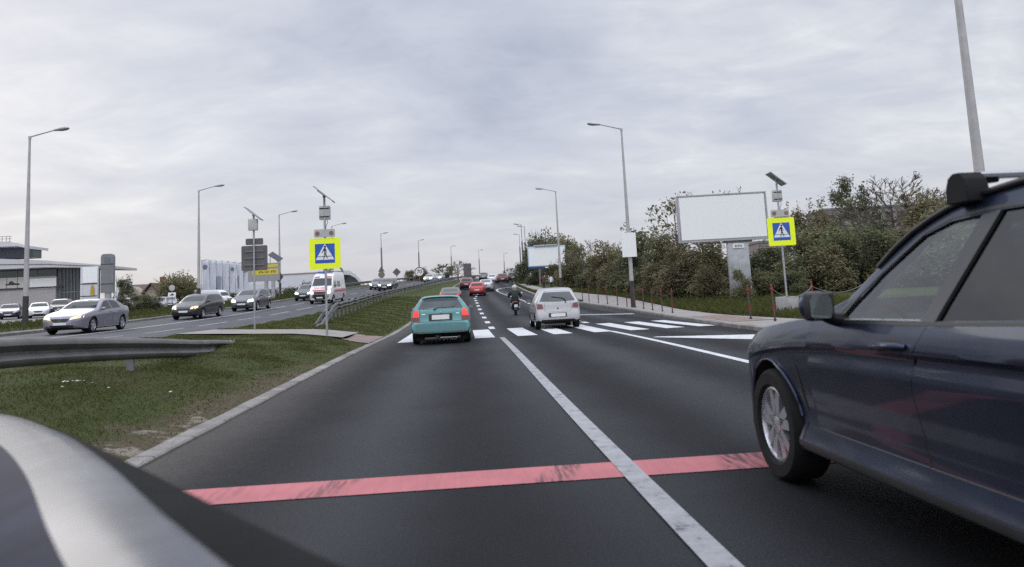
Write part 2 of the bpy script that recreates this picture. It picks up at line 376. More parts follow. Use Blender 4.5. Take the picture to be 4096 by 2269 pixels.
    K['tail_on'] = M('lit_red_lamp', (.6, .03, .02), .2, emit=(1, .06, .03), estr=.55)
    K['tail_low'] = M('smoky_lower_lens', (.16, .05, .045), .2, var=.2)
    K['amber'] = M('amber_lens', (.55, .16, .03), .2, var=.2)
    K['chrome'] = M('chrome', (.7, .7, .72), .12, 1, var=.05)
    K['trim'] = M('dark_trim', (.03, .03, .032), .55, var=.2)
    K['under'] = M('dark_underbody', (.012, .012, .012), .9, var=.2)
    K['seat'] = M('beige_seat_cover', (.36, .33, .29), .8, var=.1)
    K['bark'] = M('bark', (.075, .06, .05), .9, var=.35, scale=6, bump=.4)
    K['twig'] = M('twigs', (.085, .068, .06), .9, var=.3)
    K['leaf_green'] = leafmat('leaf_green', [(.095, .108, .060), (.13, .142, .075), (.165, .172, .09), (.22, .205, .115)], .35)
    K['leaf_brown'] = leafmat('leaf_brown', [(.125, .115, .072), (.165, .15, .088), (.215, .178, .10), (.18, .168, .092)], .35)
    K['leaf_olive'] = leafmat('leaf_olive', [(.11, .116, .062), (.15, .15, .078), (.20, .185, .095), (.17, .155, .085)], .35)
    K['leaf_birch'] = leafmat('leaf_birch', [(.06, .07, .035), (.09, .10, .05), (.13, .13, .07), (.10, .105, .06)])
    K['leaf_dark'] = leafmat('leaf_dark', [(.078, .09, .054), (.105, .116, .068), (.135, .142, .08)], .35)
    K['blade'] = leafmat('grass_blade', [(.052, .062, .014), (.064, .074, .017), (.078, .084, .022), (.10, .092, .036)], .4)
    K['litter'] = M('pale_litter', (.55, .55, .52), .8, var=.2)
mats()

# ------------------------------------------------------------------ the view and a ruler for it
F_PX, CX, CY, W_PX = 1900.0, 1288.0, 530.0, 2576.0       # measured on a 2576 px wide copy of the photo
def camera_axes():
    r = R(2.9); u, v = 1166 - CX, -(761 - CY)
    lu = u * math.cos(r) + v * math.sin(r); lv = -u * math.sin(r) + v * math.cos(r)
    p = math.atan2(-lv, F_PX); a = -math.atan2(lu * math.cos(p), F_PX)
    Fw = Vector((math.sin(a) * math.cos(p), math.cos(a) * math.cos(p), math.sin(p)))
    Rt = Vector((math.cos(a), -math.sin(a), 0)); Up = Rt.cross(Fw)
    return Rt * math.cos(r) - Up * math.sin(r), Up * math.cos(r) + Rt * math.sin(r), Fw
CR, CU, CF = camera_axes(); EYE = Vector((0, 0, 1.24))
def at(x, y, Y):
    d = CF + CR * ((x - CX) / F_PX) - CU * ((y - CY) / F_PX)
    return EYE + d * (Y / d.y)
def make_camera():
    cd = bpy.data.cameras.new('camera'); co = bpy.data.objects.new('camera', cd); COL.objects.link(co)
    m = Matrix((CR, CU, -CF)).transposed().to_4x4(); m.translation = EYE; co.matrix_world = m
    cd.sensor_width = 36; cd.lens = 36 * F_PX / W_PX; cd.shift_y = -(713.5 - CY) / W_PX
    cd.clip_start = .05; cd.clip_end = 6000
    cd.dof.use_dof = True; cd.dof.focus_distance = 24; cd.dof.aperture_fstop = 2.4
    SC.camera = co
make_camera()
# ------------------------------------------------------------------ terrain
def itp(pts):
    xs = [p[0] for p in pts]; ys = [p[1] for p in pts]
    return lambda t: float(np.interp(t, xs, ys))
e_ = pchip([(-60, 0), (4, 0), (20, .11), (28, .125), (43, .38), (60, 1.0), (80, 1.83), (100, 2.85), (130, 4.3), (160, 5.5), (190, 6.3), (220, 6.7), (260, 6.6), (400, 5.2), (900, 5)])
lot_ = pchip([(-60, .75), (30, .92), (55, 1.35), (85, 2.05), (150, 3.3), (600, 3.6)])
s_ = pchip([(-60, 0), (58, 0), (83, 1.2), (105, 3.4), (130, 7.2), (160, 12), (197, 18.5), (222, 26), (240, 33), (300, 55)])
d_ = pchip([(-60, 0), (74, 0), (95, .6), (115, 1.6), (140, 3.2), (160, 5.5), (180, 9), (205, 15), (240, 24), (300, 44)])
lat_ = itp([(-60, .78), (-20.2, .76), (-19.2, .62), (-9, .5), (-5, .3), (-2.9, 0)])
rat_ = itp([(10.4, 0), (13, .16), (20, .3), (60, 1.2), (200, 1.5)])
def smooth(t): t = max(0, min(1, t)); return t * t * (3 - 2 * t)
def g(x, y):
    xs = x - s_(y)
    z = e_(y) + lat_(xs) + rat_(x - d_(y))
    w = smooth((-21.8 - xs) / 5)
    if w > 0: z = z * (1 - w) + lot_(y) * w
    return z
XL = pchip([(-20, -2.75), (10, -2.75), (45, -2.65), (75, -2.5), (95, -1.7), (115, -.7), (140, .9), (160, 3.2), (180, 7), (205, 13), (240, 22), (300, 42)])
XR = pchip([(-20, 7.4), (10, 7.5), (20, 7.7), (29, 8.45), (38, 8.9), (44, 8.95), (52, 8.4), (64, 7.3), (75, 7.05), (100, 7.1), (115, 7.7), (140, 10), (160, 12.5), (180, 16), (205, 22), (240, 31), (300, 51)])
XP = pchip([(-20, 10.2), (26, 10.3), (36, 10.6), (46, 11.4), (57, 11.8), (68, 11.2), (78, 10.6), (90, 9.6), (110, 9.4), (130, 10.8), (160, 15), (200, 23)])
XQ0 = pchip([(-20, 6), (30, 8.4), (44, 8.95), (52, 8.5), (60, 8.6), (68, 9.0), (78, 8.7), (90, 7.9), (110, 7.9), (130, 9.4), (160, 13.4), (200, 21.5)])   # kerb side of the pavement
XQ = lambda y: max(XQ0(y), XR(y) + .21)
XA = pchip([(-20, -8.8), (57, -8.8), (80, -8.1), (100, -6.1), (120, -3.6), (140, -1.3), (160, 1.7), (180, 5.6), (205, 11.4), (240, 20), (300, 40)])
XB = pchip([(-20, -19.2), (40, -19.2), (60, -18.3), (83, -17.3), (105, -15.1), (130, -11.3), (160, -6.6), (197, -.3), (222, 7), (240, 14), (300, 36)])
def ysteps(y0, y1):
    ys = []; y = y0
    while y < y1 - 1e-6:
        ys.append(y); y += .5 if y < 12 else (1.0 if y < 60 else 2.0)
    return ys + [y1]
def strip(name, fl, fr, y0, y1, dz, mat, nx=6, kind='structure', build=True, mb=None):
    rows = []
    fl_ = fl if callable(fl) else (lambda y: fl); fr_ = fr if callable(fr) else (lambda y: fr)
    dz_ = dz if callable(dz) else (lambda x, y: dz)
    for y in ysteps(y0, y1):
        a, b = fl_(y), fr_(y)
        rows.append([(a + (b - a) * k / nx, y, g(a + (b - a) * k / nx, y) + dz_(a + (b - a) * k / nx, y)) for k in range(nx + 1)])
    m = mb or MB(); m.grid(rows)
    if not build: return m
    return tag(m.build(name, mat, smooth=60), kind=kind)
def kerb(name, f, w, y0, y1, h, mat=None, side=1):
    """raised kerb stone line; f is its road face, the stone lies on the side given"""
    mb = MB(); rows = []
    hh = h if callable(h) else (lambda y: h)
    for y in ysteps(y0, y1):
        a = f(y); b = a + side * w; k = hh(y); jit = .012 * math.sin(y * 9.1) + .008 * math.sin(y * 23)
        A = g(a, y); B = g(b, y)
        rows.append([(a, y, A - .09), (a + jit * .3, y, A + k - .015), (a + side * .02, y, A + k + jit * .3), (b, y, B + k + jit * .3), (b, y, B - .09)])
    mb.grid(rows, flip=side < 0)
    return tag(mb.build(name, mat or K['kerb'], smooth=30), kind='structure')

# ground out to the horizon, under everything
def ground_sheet():
    xs = list(np.concatenate([np.linspace(-1500, -220, 9), np.linspace(-200, -40, 17), np.linspace(-36, 40, 39), np.linspace(48, 220, 18), np.linspace(300, 1500, 8)]))
    ys = list(np.concatenate([np.linspace(-60, 0, 13), np.linspace(3, 130, 64), np.linspace(134, 300, 42), np.linspace(320, 1000, 18), np.linspace(1200, 3000, 6)]))
    rows = [[(x, y, g(x, y) - .12) for x in xs] for y in ys]
    mb = MB(); mb.grid(rows)
    tag(mb.build('ground', K['grass_far'], smooth=60), kind='structure')
ground_sheet()
road_r = strip('road', XL, XR, -14, 300, 0, K['asphalt'], 10)
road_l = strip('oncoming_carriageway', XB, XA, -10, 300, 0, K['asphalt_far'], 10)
low = lambda y: .03 + .05 * smooth((y - 30) / 30)
kerb('median_kerb', XL, .19, 2, 290, low, side=-1)
kerb('kerb_of_oncoming_carriageway', XB, .25, -10, 290, .12, side=-1)
kerb('pavement_kerb', XR, .22, -14, 290, .11, side=1)
# grass of the median, wavy against the kerb where soil spills over it
def med_dz(x, y):
    u = x - (XL(y) - .19)
    return .025 + .075 * smooth(-u / 1.6) + smooth(-u / .5) * (.02 * math.sin(x * 3.1 + y * 1.7) + .02 * math.sin(y * 2.3 - x))
strip('grass_verge', XA, lambda y: XL(y) - .19, -10, 300, med_dz, K['grass'], 14)
strip('grass_verge', lambda y: XB(y) - 7.5, lambda y: XB(y) - .25, -10, 300, lambda x, y: .09 + .03 * math.sin(x * 2 + y), K['grass_far'], 6)
strip('lot_paving', -95, lambda y: min(-27.2, XB(y) - 7.4), 20, 200, .02, K['lot'], 10)
# right side: pavement, the grass between kerb and pavement further on, the bank behind
strip('pavement', XQ, XP, -14, 200, .105, K['paving'], 4)
strip('grass_verge', lambda y: XR(y) + .22, lambda y: max(XQ(y), XR(y) + .225), 50, 200, .10, K['grass_far'], 2)
strip('grass_bank', XP, lambda y: 44 + d_(y), -14, 220, lambda x, y: .10 + .04 * math.sin(x * 1.3 + y * .9), K['grass'], 14)
# crossing path over the median
strip('crossing_path', -8.7, lambda y: XL(y) - 1.0, 23.6, 27.2, .135, K['paving'], 10)
strip('brick_ramp', lambda y: XL(y) - 1.0, lambda y: XL(y) - .19, 23.4, 27.8, lambda x, y: med_dz(x, y) + .02, K['redpaving'], 3)
strip('brick_ramp', lambda y: XQ(y) + .22, lambda y: XQ(y) + 1.5, 23.2, 29.5, .112, K['redpaving'], 3)
# ------------------------------------------------------------------ painted markings, 4 mm and more above the asphalt
def marking(name, quads, mat, dz=.005):
    mb = MB()
    for q in quads:
        (x0, y0), (x1, y1), (x2, y2), (x3, y3) = q
        n = max(1, int(max(abs(y3 - y0), abs(y2 - y1)) / .5)); rows = []; nu = max(1, int(abs(x1 - x0) / .6))
        for k in range(n + 1):
            t = k / n; a = (x0 + (x3 - x0) * t, y0 + (y3 - y0) * t); b = (x1 + (x2 - x1) * t, y1 + (y2 - y1) * t)
            rows.append([(a[0] + (b[0] - a[0]) * u / nu, a[1] + (b[1] - a[1]) * u / nu, g(a[0] + (b[0] - a[0]) * u / nu, a[1] + (b[1] - a[1]) * u / nu) + dz) for u in range(nu + 1)])
        mb.grid(rows)
    return tag(mb.build(name, mat), kind='structure')
def rect(x, w, y0, y1): return ((x - w / 2, y0), (x + w / 2, y0), (x + w / 2, y1), (x - w / 2, y1))
def along(f, w, y0, y1, st=2.0):
    q = []; y = y0
    while y < y1 - 1e-6:
        z = min(y + st, y1); q.append(((f(y) - w / 2, y), (f(y) + w / 2, y), (f(z) + w / 2, z), (f(z) - w / 2, z))); y = z
    return q
marking('red_line_marking', [((-2.2, 5.27), (6.6, 5.27), (6.6, 5.74), (-2.2, 5.74))], K['red_paint'])
marking('lane_line_marking', along(lambda y: 1.12, .155, -4, 23.3), K['line_near'], .010)
marking('turning_lane_line_marking', along(lambda y: 4.56, .16, -4, 23.6), K['line'])
marking('zebra_marking', [rect(x, w, 23.55 + .12 * math.sin(x), 29.9) for x, w in ((-1.75, .62), (-.55, .6), (.62, .62), (1.95, .62), (3.05, .6), (4.3, .6), (5.45, .6), (6.6, .6), (7.65, .55))], K['line'], .006)
dash = lambda y: 1.1 if y < 60 else 1.12 + max(0, y - 74) * .045
marking('dashed_line_marking', sum([along(dash, .23, y, y + 2.0, 1) for y in np.arange(30.2, 128, 5.35)], []), K['line'])
arcx = pchip([(30, 5.02), (55, 5.0), (63, 4.98), (73, 4.72), (84, 4.26), (90, 4.1)])
marking('merging_line_marking', sum([along(arcx, .22, y, y + 1.25, .6) for y in np.arange(31, 90, 2.4)], []), K['line'])
pts = [(4.1, 90), (4.12, 94), (4.4, 97), (4.9, 99), (5.6, 100.8), (6.6, 102.2), (7.0, 102.6)]
marking('merging_line_marking', [((a[0] - .1, a[1]), (a[0] + .14, a[1] - .1), (b[0] + .14, b[1] - .1), (b[0] - .1, b[1])) for a, b in zip(pts[:-1], pts[1:])], K['line'])
# triangle of the splitter island ahead of the blue car, and the short stop line in the bay
marking('island_marking', [((4.8, 19.35), (4.95, 19.5), (7.0, 18.3), (6.35, 16.9)), ((6.35, 16.9), (7.0, 18.3), (7.6, 18.0), (7.45, 15.6))], K['line'])
marking('bay_line_marking', [((5.2, 39.6), (8.4, 37.0), (8.4, 37.8), (5.2, 40.2))], K['line_dim'])
sl = lambda k: (lambda y: XB(y) + k)
marking('lane_line_marking', along(sl(4.0), .15, 8, 62), K['line'], .006)
marking('lane_line_marking', sum([along(sl(7.0), .14, y, y + 4.2) for y in np.arange(12, 150, 6.0)], []), K['line_dim'], .006)
marking('lane_line_marking', sum([along(sl(4.0), .14, y, y + 4.0) for y in np.arange(64, 200, 8.0)], []), K['line_dim'], .006)
marking('edge_line_marking', along(lambda y: XA(y) - .3, .14, 20, 120), K['line_dim'], .006)
def surf(x, y):
    """height of the finished surface at a point"""
    z = g(x, y)
    if XL(y) <= x <= XR(y) or XB(y) <= x <= XA(y): return z
    if XA(y) < x < XL(y): return z + med_dz(x, y)
    if x > XR(y): return z + .105
    return z + (.09 if x > XB(y) - 7.4 else .02)
# ------------------------------------------------------------------ vehicles
def section(sp, y, sh=0.0, floor=None):
    """half outline of the body at station y, bottom centre to top centre"""
    zt = sp['top'](y) - sh; zb = sp['bot'](y) if floor is None else floor
    w = sp['plan'](y) - sh; zk = min(sp['belt'](y), zt - .015); zk = max(zk, zb + .05)
    h = zt - zk; H = zk - zb; tu = sp.get('tumble', .45)
    xk = w * .965; xr = max(xk - tu * h, xk * .55) if h > .12 else xk - .25 * h
    rr = min(.075, h * .55); q = sp.get('waist', .0)
    p = [(0, zb), (w * .84, zb), (w * .95, zb + min(.05, H * .2)), (w * .985, zb + .22 * H), (w * (.985 + q * .3), zb + .42 * H), (w, zb + .62 * H), (w, zb + .78 * H), (w * .993, zb + .9 * H), (xk, zk)]
    p += [(xk + (xr - xk) * t, zk + (zt - rr - zk) * t) for t in (.33, .67, 1.0)]
    p += [(xr * .96, zt - rr * .55), (xr * .86, zt - rr * .26), (xr * .6, zt - rr * .09), (xr * .3, zt - rr * .02), (0, zt)]
    return p
def shell(sp, ys, sh=0, floor=None):
    mb = MB(); rows = []
    for y in ys:
        h = section(sp, y, sh, floor)
        rows.append([(x, y, z) for x, z in h] + [(-x, y, z) for x, z in h[-2:0:-1]])
    n = len(rows[0]); V = [p for r in rows for p in r]; F = []
    for i in range(len(rows) - 1):
        for j in range(n): F.append((i * n + j, i * n + (j + 1) % n, (i + 1) * n + (j + 1) % n, (i + 1) * n + j))
    F.append(tuple(range(n))); F.append(tuple(reversed([(len(rows) - 1) * n + j for j in range(n)])))
    mb.add(V, F); return mb
def stations(sp, n=40):
    y0, y1 = sp['ends']; L = y1 - y0
    ys = set()
    for k in range(n + 1): ys.add(round(y0 + L * k / n, 4))
    for k in (.0, .004, .01, .02, .035, .055, .08): ys.add(round(y0 + k * L, 4)); ys.add(round(y1 - k * L, 4))
    return sorted(ys)
def interp_poly(pl, nu):
    d = [0]
    for a, b in zip(pl[:-1], pl[1:]): d.append(d[-1] + math.hypot(b[0] - a[0], b[1] - a[1]))
    T = d[-1] or 1
    out = []
    for k in range(nu + 1):
        t = T * k / nu; i = 0
        while i < len(pl) - 2 and t > d[i + 1]: i += 1
        u = (t - d[i]) / ((d[i + 1] - d[i]) or 1); u = max(0, min(1, u))
        out.append((pl[i][0] + (pl[i + 1][0] - pl[i][0]) * u, pl[i][1] + (pl[i + 1][1] - pl[i][1]) * u))
    return out
def patch(mb, tree, axis, bottom, top, nu=8, nv=5, off=.004, thick=.012, m=0):
    """a pane or panel lying on the body: outline given in the view along axis, laid on the surface"""
    A = interp_poly(bottom, nu); B = interp_poly(top, nu)
    dirs = {'+x': Vector((-1, 0, 0)), '-x': Vector((1, 0, 0)), 'f': Vector((0, -1, 0)), 'r': Vector((0, 1, 0)), 't': Vector((0, 0, -1))}
    d = dirs[axis]
    def org(a, b):
        return {'+x': Vector((3, a, b)), '-x': Vector((-3, a, b)), 'f': Vector((a, 8, b)), 'r': Vector((a, -8, b)), 't': Vector((a, b, 6))}[axis]
    ca = sum(p[0] for p in A + B) / len(A + B); cb = sum(p[1] for p in A + B) / len(A + B)
    rows = []
    for j in range(nv + 1):
        row = []
        for i in range(nu + 1):
            a = A[i][0] + (B[i][0] - A[i][0]) * j / nv; b = A[i][1] + (B[i][1] - A[i][1]) * j / nv
            hit = None
            for k in range(14):
                hit, nrm, idx, dist = tree.ray_cast(org(a, b), d)
                if hit is not None: break
                a += (ca - a) * .08; b += (cb - b) * .08
            if hit is None: hit = org(a, b) + d * (3 if 'x' in axis else 6)
            row.append(hit - d * off)
        rows.append(row)
    flip = axis in ('-x', 'r') 
    mb.grid(rows, m, flip=not flip if axis != 't' else False)
    rim = [rows[0][i] for i in range(nu + 1)] + [rows[j][nu] for j in range(1, nv + 1)] + [rows[nv][i] for i in range(nu - 1, -1, -1)] + [rows[j][0] for j in range(nv - 1, 0, -1)]
    n = len(rim); V = rim + [p + d * (thick + off) for p in rim]
    mb.add(V, [(i, n + i, n + (i + 1) % n, (i + 1) % n) for i in range(n)], m)
def seam(mb, tree, side, pts, w=.007, m=0):
    ax = '+x' if side > 0 else '-x'
    for (a, b), (c, d) in zip(pts[:-1], pts[1:]):
        L = math.hypot(c - a, d - b); nx, nz = -(d - b) / L * w / 2, (c - a) / L * w / 2
        patch(mb, tree, ax, [(a + nx, b + nz), (c + nx, d + nz)], [(a - nx, b - nz), (c - nx, d - nz)], max(2, int(L / .12)), 1, .0025, .004, m)
def mirx(pl): return [(-x, z) for x, z in pl]
def wheel(parent, x, y, r, w, spokes=5, rimmat='rim', twin=False):
    s = 1 if x > 0 else -1
    mb = MB(); rr = r * .66; h = w / 2
    mb.lathe([(-h * .8, rr), (-h, rr + .02), (-h, r - .03), (-h * .8, r - .006), (-h * .3, r), (h * .3, r), (h * .8, r - .006), (h, r - .03), (h, rr + .02), (h * .8, rr)], 'x', 36, close=True)
    t = mb.build('wheel', K['tyre'], parent, 40, loc=(x - s * h, y, r), fix=True)
    rb = MB(); o = s * h * .72
    rb.lathe([(o - s * .10, rr + .004), (o + s * .012, rr + .006), (o + s * .016, rr - .012), (o - s * .02, rr - .022), (o - s * .10, rr - .03)], 'x', 36, m=0, close=True)
    rb.lathe([(o - s * .105, rr), (o - s * .11, .0)], 'x', 24, m=1)
    rb.lathe([(o + s * .012, .0), (o + s * .012, .028), (o + s * .002, .06), (o - s * .06, .07)], 'x', 20, m=0)
    for k in range(spokes):
        w0 = 2 * PI * k / spokes + .3
        for q in ((-.15, .15) if twin else (0,)):
            wa, wb = w0 + q * .55, w0 + q * 1.7
            ta, tb = (.036, .028) if twin else (.052, .042)
            P = []
            for ang, rad, th in ((wa, .045, ta), (wb, rr - .012, tb)):
                c, sn = math.cos(ang), math.sin(ang)
                P += [(rad * c - th * sn, rad * sn + th * c), (rad * c + th * sn, rad * sn - th * c)]
            q4 = [P[0], P[1], P[3], P[2]]
            rb.prism(q4, lambda a, b, d: (d, a, b), o - s * .045, o + s * .006, 0)
    rb.build('rim', [K[rimmat], K['blackmatt']], t, 35, fix=True)
    return t
def make_body(sp, parent, paintmat, n=40, tail_only=False):
    mb = shell(sp, stations(sp, n)); o = mb.build('body', [paintmat, K['under']], None, fix=True)
    cuts = []
    for yw in sp['wheels']:
        for s in (-1, 1):
            c = MB(); r = sp['wr'] * sp.get('arch', 1.13); X = sp['W'] / 2
            c.lathe([(s * (X - .34), 0), (s * (X - .34), r), (s * (X + .3), r), (s * (X + .3), 0)], 'x', 32, c=(0, yw, sp['wr'] + .01))
            cuts.append(c.build('cut', [K['under']], fix=True))
    boolean(o, cuts)
    me = o.data
    while len(me.materials) < 2: me.materials.append(K['under'])
    me.materials[0] = paintmat; me.materials[1] = K['under']
    for p in me.polygons:
        c = p.center; u = 0
        for yw in sp['wheels']:
            r = sp['wr'] * sp.get('arch', 1.13)
            d = math.hypot(c.y - yw, c.z - sp['wr'] - .01)
            if d < r * 1.02 and abs(c.x) < sp['W'] / 2 - .005 and abs(p.normal.x) < .6 and d > r * .9: u = 1
            if abs(c.x) < sp['W'] / 2 - .3 and abs(p.normal.x) > .9 and d < r: u = 1
        if p.normal.z < -.75 and c.z < .5: u = 1
        p.material_index = u
    me.polygons.foreach_set('use_smooth', [True] * len(me.polygons)); me.set_sharp_from_angle(angle=R(sp.get('sharp', 38)))
    o.parent = parent
    bm = bmesh.new(); bm.from_mesh(me); tree = BVHTree.FromBMesh(bm); bm.free()
    return o, tree
def make_vehicle(kind, sp, paintmat, name):
    root = empty(name); body, T = make_body(sp, root, paintmat)
    X = sp['W'] / 2
    for k, (b, t) in enumerate(sp['side']):
        for s in ('+x', '-x'):
            mb = MB(); patch(mb, T, s, b, t, 8, 5); mb.build('window', K[sp.get('glass', 'glassdark')], root, 40)
    b, t = sp['ws']; mb = MB(); patch(mb, T, 'f', b, t, 10, 6); mb.build('windscreen', K[sp.get('glass', 'glassdark')], root, 50)
    if sp.get('rw'):
        b, t = sp['rw']; mb = MB(); patch(mb, T, 'r', b, t, 10, 6); mb.build('rear_window', K[sp.get('rglass', sp.get('glass', 'glassdark'))], root, 50)
    for s in (1, -1):
        b, t = sp['head']; mb = MB(); bb, tt = (b, t) if s > 0 else (mirx(b), mirx(t)); patch(mb, T, 'f', bb, tt, 5, 3, .006); mb.build('headlight', K['lamp_off'], root, 45)
        for part, mat, key in (('tail_light', 'tail', 'tail'), ('tail_light_lens', 'tail_low', 'tail2')):
            if sp.get(key):
                b, t = sp[key]; bb, tt = (b, t) if s > 0 else (mirx(b), mirx(t)); mb = MB(); patch(mb, T, 'r', bb, tt, 5, 4, .006); mb.build(part, K[mat], root, 45)
        mx, my, mz = sp['mirror']
        mb = MB(); mb.box((s * (mx + .07), my, mz), (.19, .10, .125), bev=.045); mb.box((s * (mx - .05), my + .02, mz - .035), (.12, .05, .04))
        mr = mb.build('mirror', paintmat if sp.get('mpaint', 1) else K['black'], root, 50)
        gb = MB(); gb.box((s * (mx + .07), my - .052, mz), (.15, .004, .09)); gb.build('mirror_glass', K['glassgrey'], mr)
    if sp.get('grille'):
        b, t = sp['grille']; mb = MB(); patch(mb, T, 'f', b, t, 8, 3, .006); mb.build('grille', K['black'], root, 40)
    if sp.get('intake'):
        b, t = sp['intake']; mb = MB(); patch(mb, T, 'f', b, t, 8, 2, .005); mb.build('air_intake', K['blackmatt'], root, 40)
    for ax, key in (('f', 'platef'), ('r', 'plater')):
        if sp.get(key):
            hw, z0, z1 = sp[key]; mb = MB(); patch(mb, T, ax, [(-hw, z0), (hw, z0)], [(-hw, z1), (hw, z1)], 4, 2, .016, .02); mb.build('licence_plate', K['plate'], root, 40)
    lo = MB()
    for b, t in sp.get('rlow', []): patch(lo, T, 'r', b, t, 8, 3, .006)
    if lo.v: lo.build('lower_bumper', K['blackmatt'], root, 40)
    for pl in sp.get('seams', []):
        for s in (1, -1): sm = MB(); seam(sm, T, s, pl); sm.build('panel_seam', K['black'], root)
    for (y, z) in sp.get('handles', []):
        for s in (1, -1):
            h, nn, i, d = T.ray_cast(Vector((s * 3, y, z)), Vector((-s, 0, 0)))
            if h: hd = MB(); hd.box((h.x + s * .012, y, z), (.03, .17, .028), bev=.01); hd.build('door_handle', paintmat, root, 40)
    yf, yr = sp['wheels']
    for y in (yf, yr):
        for s in (1, -1): wheel(root, s * (X - .02), y, sp['wr'], sp.get('ww', .2), sp.get('spokes', 5), sp.get('rimmat', 'rim'))
    ub = MB(); y0, y1 = sp['ends']; ub.box((0, (y0 + y1) / 2, .26), (sp['W'] * .55, (y1 - y0) * .8, .16)); ub.tube([(-sp['W'] * .4, yf, sp['wr']), (sp['W'] * .4, yf, sp['wr'])], .05); ub.tube([(-sp['W'] * .4, yr, sp['wr']), (sp['W'] * .4, yr, sp['wr'])], .05)
    ub.build('underbody', K['under'], root)
    return root, T, body
def pc(pts): return pchip(pts)
SPEC = {}
SPEC['saloon'] = dict(ends=(-2.37, 2.37), W=1.80, wr=.325, arch=1.14, wheels=(1.38, -1.36), tumble=.42, waist=-.02,
    top=pc([(2.37, .52), (2.34, .66), (2.2, .745), (1.8, .85), (1.2, .96), (.92, 1.01), (.5, 1.215), (.05, 1.395), (-.5, 1.44), (-1.0, 1.40), (-1.4, 1.27), (-1.72, 1.13), (-2.1, 1.09), (-2.28, 1.04), (-2.36, .86), (-2.37, .7)]),
    belt=pc([(2.3, .64), (1.9, .78), (1.0, .90), (-1.2, .985), (-2.0, 1.0), (-2.37, .9)]), bot=pc([(2.37, .30), (2.1, .2), (1.7, .175), (-1.8, .19), (-2.2, .27), (-2.37, .40)]),
    plan=pc([(2.37, .44), (2.33, .6), (2.2, .75), (1.9, .85), (1.3, .895), (-1.4, .9), (-2.0, .845), (-2.3, .72), (-2.37, .60)]),
    side=[([(.72, .955), (-.30, .985)], [(.16, 1.29), (.02, 1.33), (-.24, 1.35)]), ([(-.38, .99), (-1.18, 1.02)], [(-.32, 1.35), (-.75, 1.34), (-1.02, 1.27)])],
    ws=([(-.70, 1.035), (0, 1.05), (.70, 1.035)], [(-.53, 1.36), (0, 1.385), (.53, 1.36)]), rw=([(-.60, 1.15), (.60, 1.15)], [(-.50, 1.37), (.50, 1.37)]),
    head=([(.36, .60), (.80, .67)], [(.44, .70), (.80, .80)]), tail=([(.50, .86), (.78, .84)], [(.52, .95), (.78, .96)]),
    grille=([(-.24, .51), (.24, .51)], [(-.42, .655), (.42, .655)]), intake=([(-.55, .30), (.55, .30)], [(-.5, .385), (.5, .385)]), platef=(.26, .395, .495), plater=(.26, .70, .81),
    mirror=(.86, .62, 1.0), rlow=[([(-.5, .4), (.5, .4)], [(-.55, .5), (.55, .5)])],
    seams=[[(.98, .40), (1.0, .70), (.86, .92)], [(-.34, .28), (-.33, .7), (-.35, .97)], [(-1.12, .62), (-1.28, .85), (-1.24, 1.0)], [(.96, .27), (-.95, .27)]], handles=[(-.12, .86), (-1.05, .885)])
SPEC['hatchback'] = dict(ends=(-2.1, 2.1), W=1.74, wr=.315, arch=1.14, wheels=(1.28, -1.3), tumble=.40,
    top=pc([(2.1, .5), (2.07, .66), (1.95, .77), (1.5, .92), (1.02, 1.03), (.6, 1.22), (.12, 1.41), (-.4, 1.47), (-1.1, 1.455), (-1.62, 1.37), (-1.85, 1.12), (-2.0, .97), (-2.07, .86), (-2.1, .66)]),
    belt=pc([(2.05, .62), (1.6, .80), (.9, .93), (-1.2, 1.0), (-2.0, .93), (-2.1, .7)]), bot=pc([(2.1, .28), (1.8, .2), (-1.6, .2), (-2.1, .33)]),
    plan=pc([(2.1, .45), (2.05, .62), (1.9, .76), (1.5, .85), (-1.4, .87), (-1.85, .82), (-2.05, .73), (-2.1, .64)]),
    side=[([(.78, .965), (-.2, .995)], [(.22, 1.30), (.05, 1.345), (-.16, 1.37)]), ([(-.28, 1.0), (-1.15, 1.04)], [(-.24, 1.37), (-.95, 1.35), (-1.05, 1.33)]), ([(-1.24, 1.05), (-1.55, 1.08)], [(-1.14, 1.32), (-1.4, 1.29)])],
    ws=([(-.70, 1.05), (0, 1.07), (.70, 1.05)], [(-.54, 1.37), (0, 1.39), (.54, 1.37)]), rw=([(-.6, 1.07), (.6, 1.07)], [(-.5, 1.345), (.5, 1.345)]),
    head=([(.40, .62), (.76, .66)], [(.45, .75), (.74, .82)]), tail=([(.58, .74), (.76, .76)], [(.6, 1.0), (.75, 1.02)]),
    grille=([(-.3, .55), (.3, .55)], [(-.36, .66), (.36, .66)]), intake=([(-.55, .32), (.55, .32)], [(-.5, .44), (.5, .44)]), platef=(.26, .43, .54), plater=(.26, .6, .71),
    mirror=(.84, .66, 1.02), rlow=[([(-.6, .36), (.6, .36)], [(-.62, .46), (.62, .46)])],
    seams=[[(.95, .4), (.96, .7), (.86, .93)], [(-.24, .28), (-.24, .98)]], handles=[(-.05, .87)])
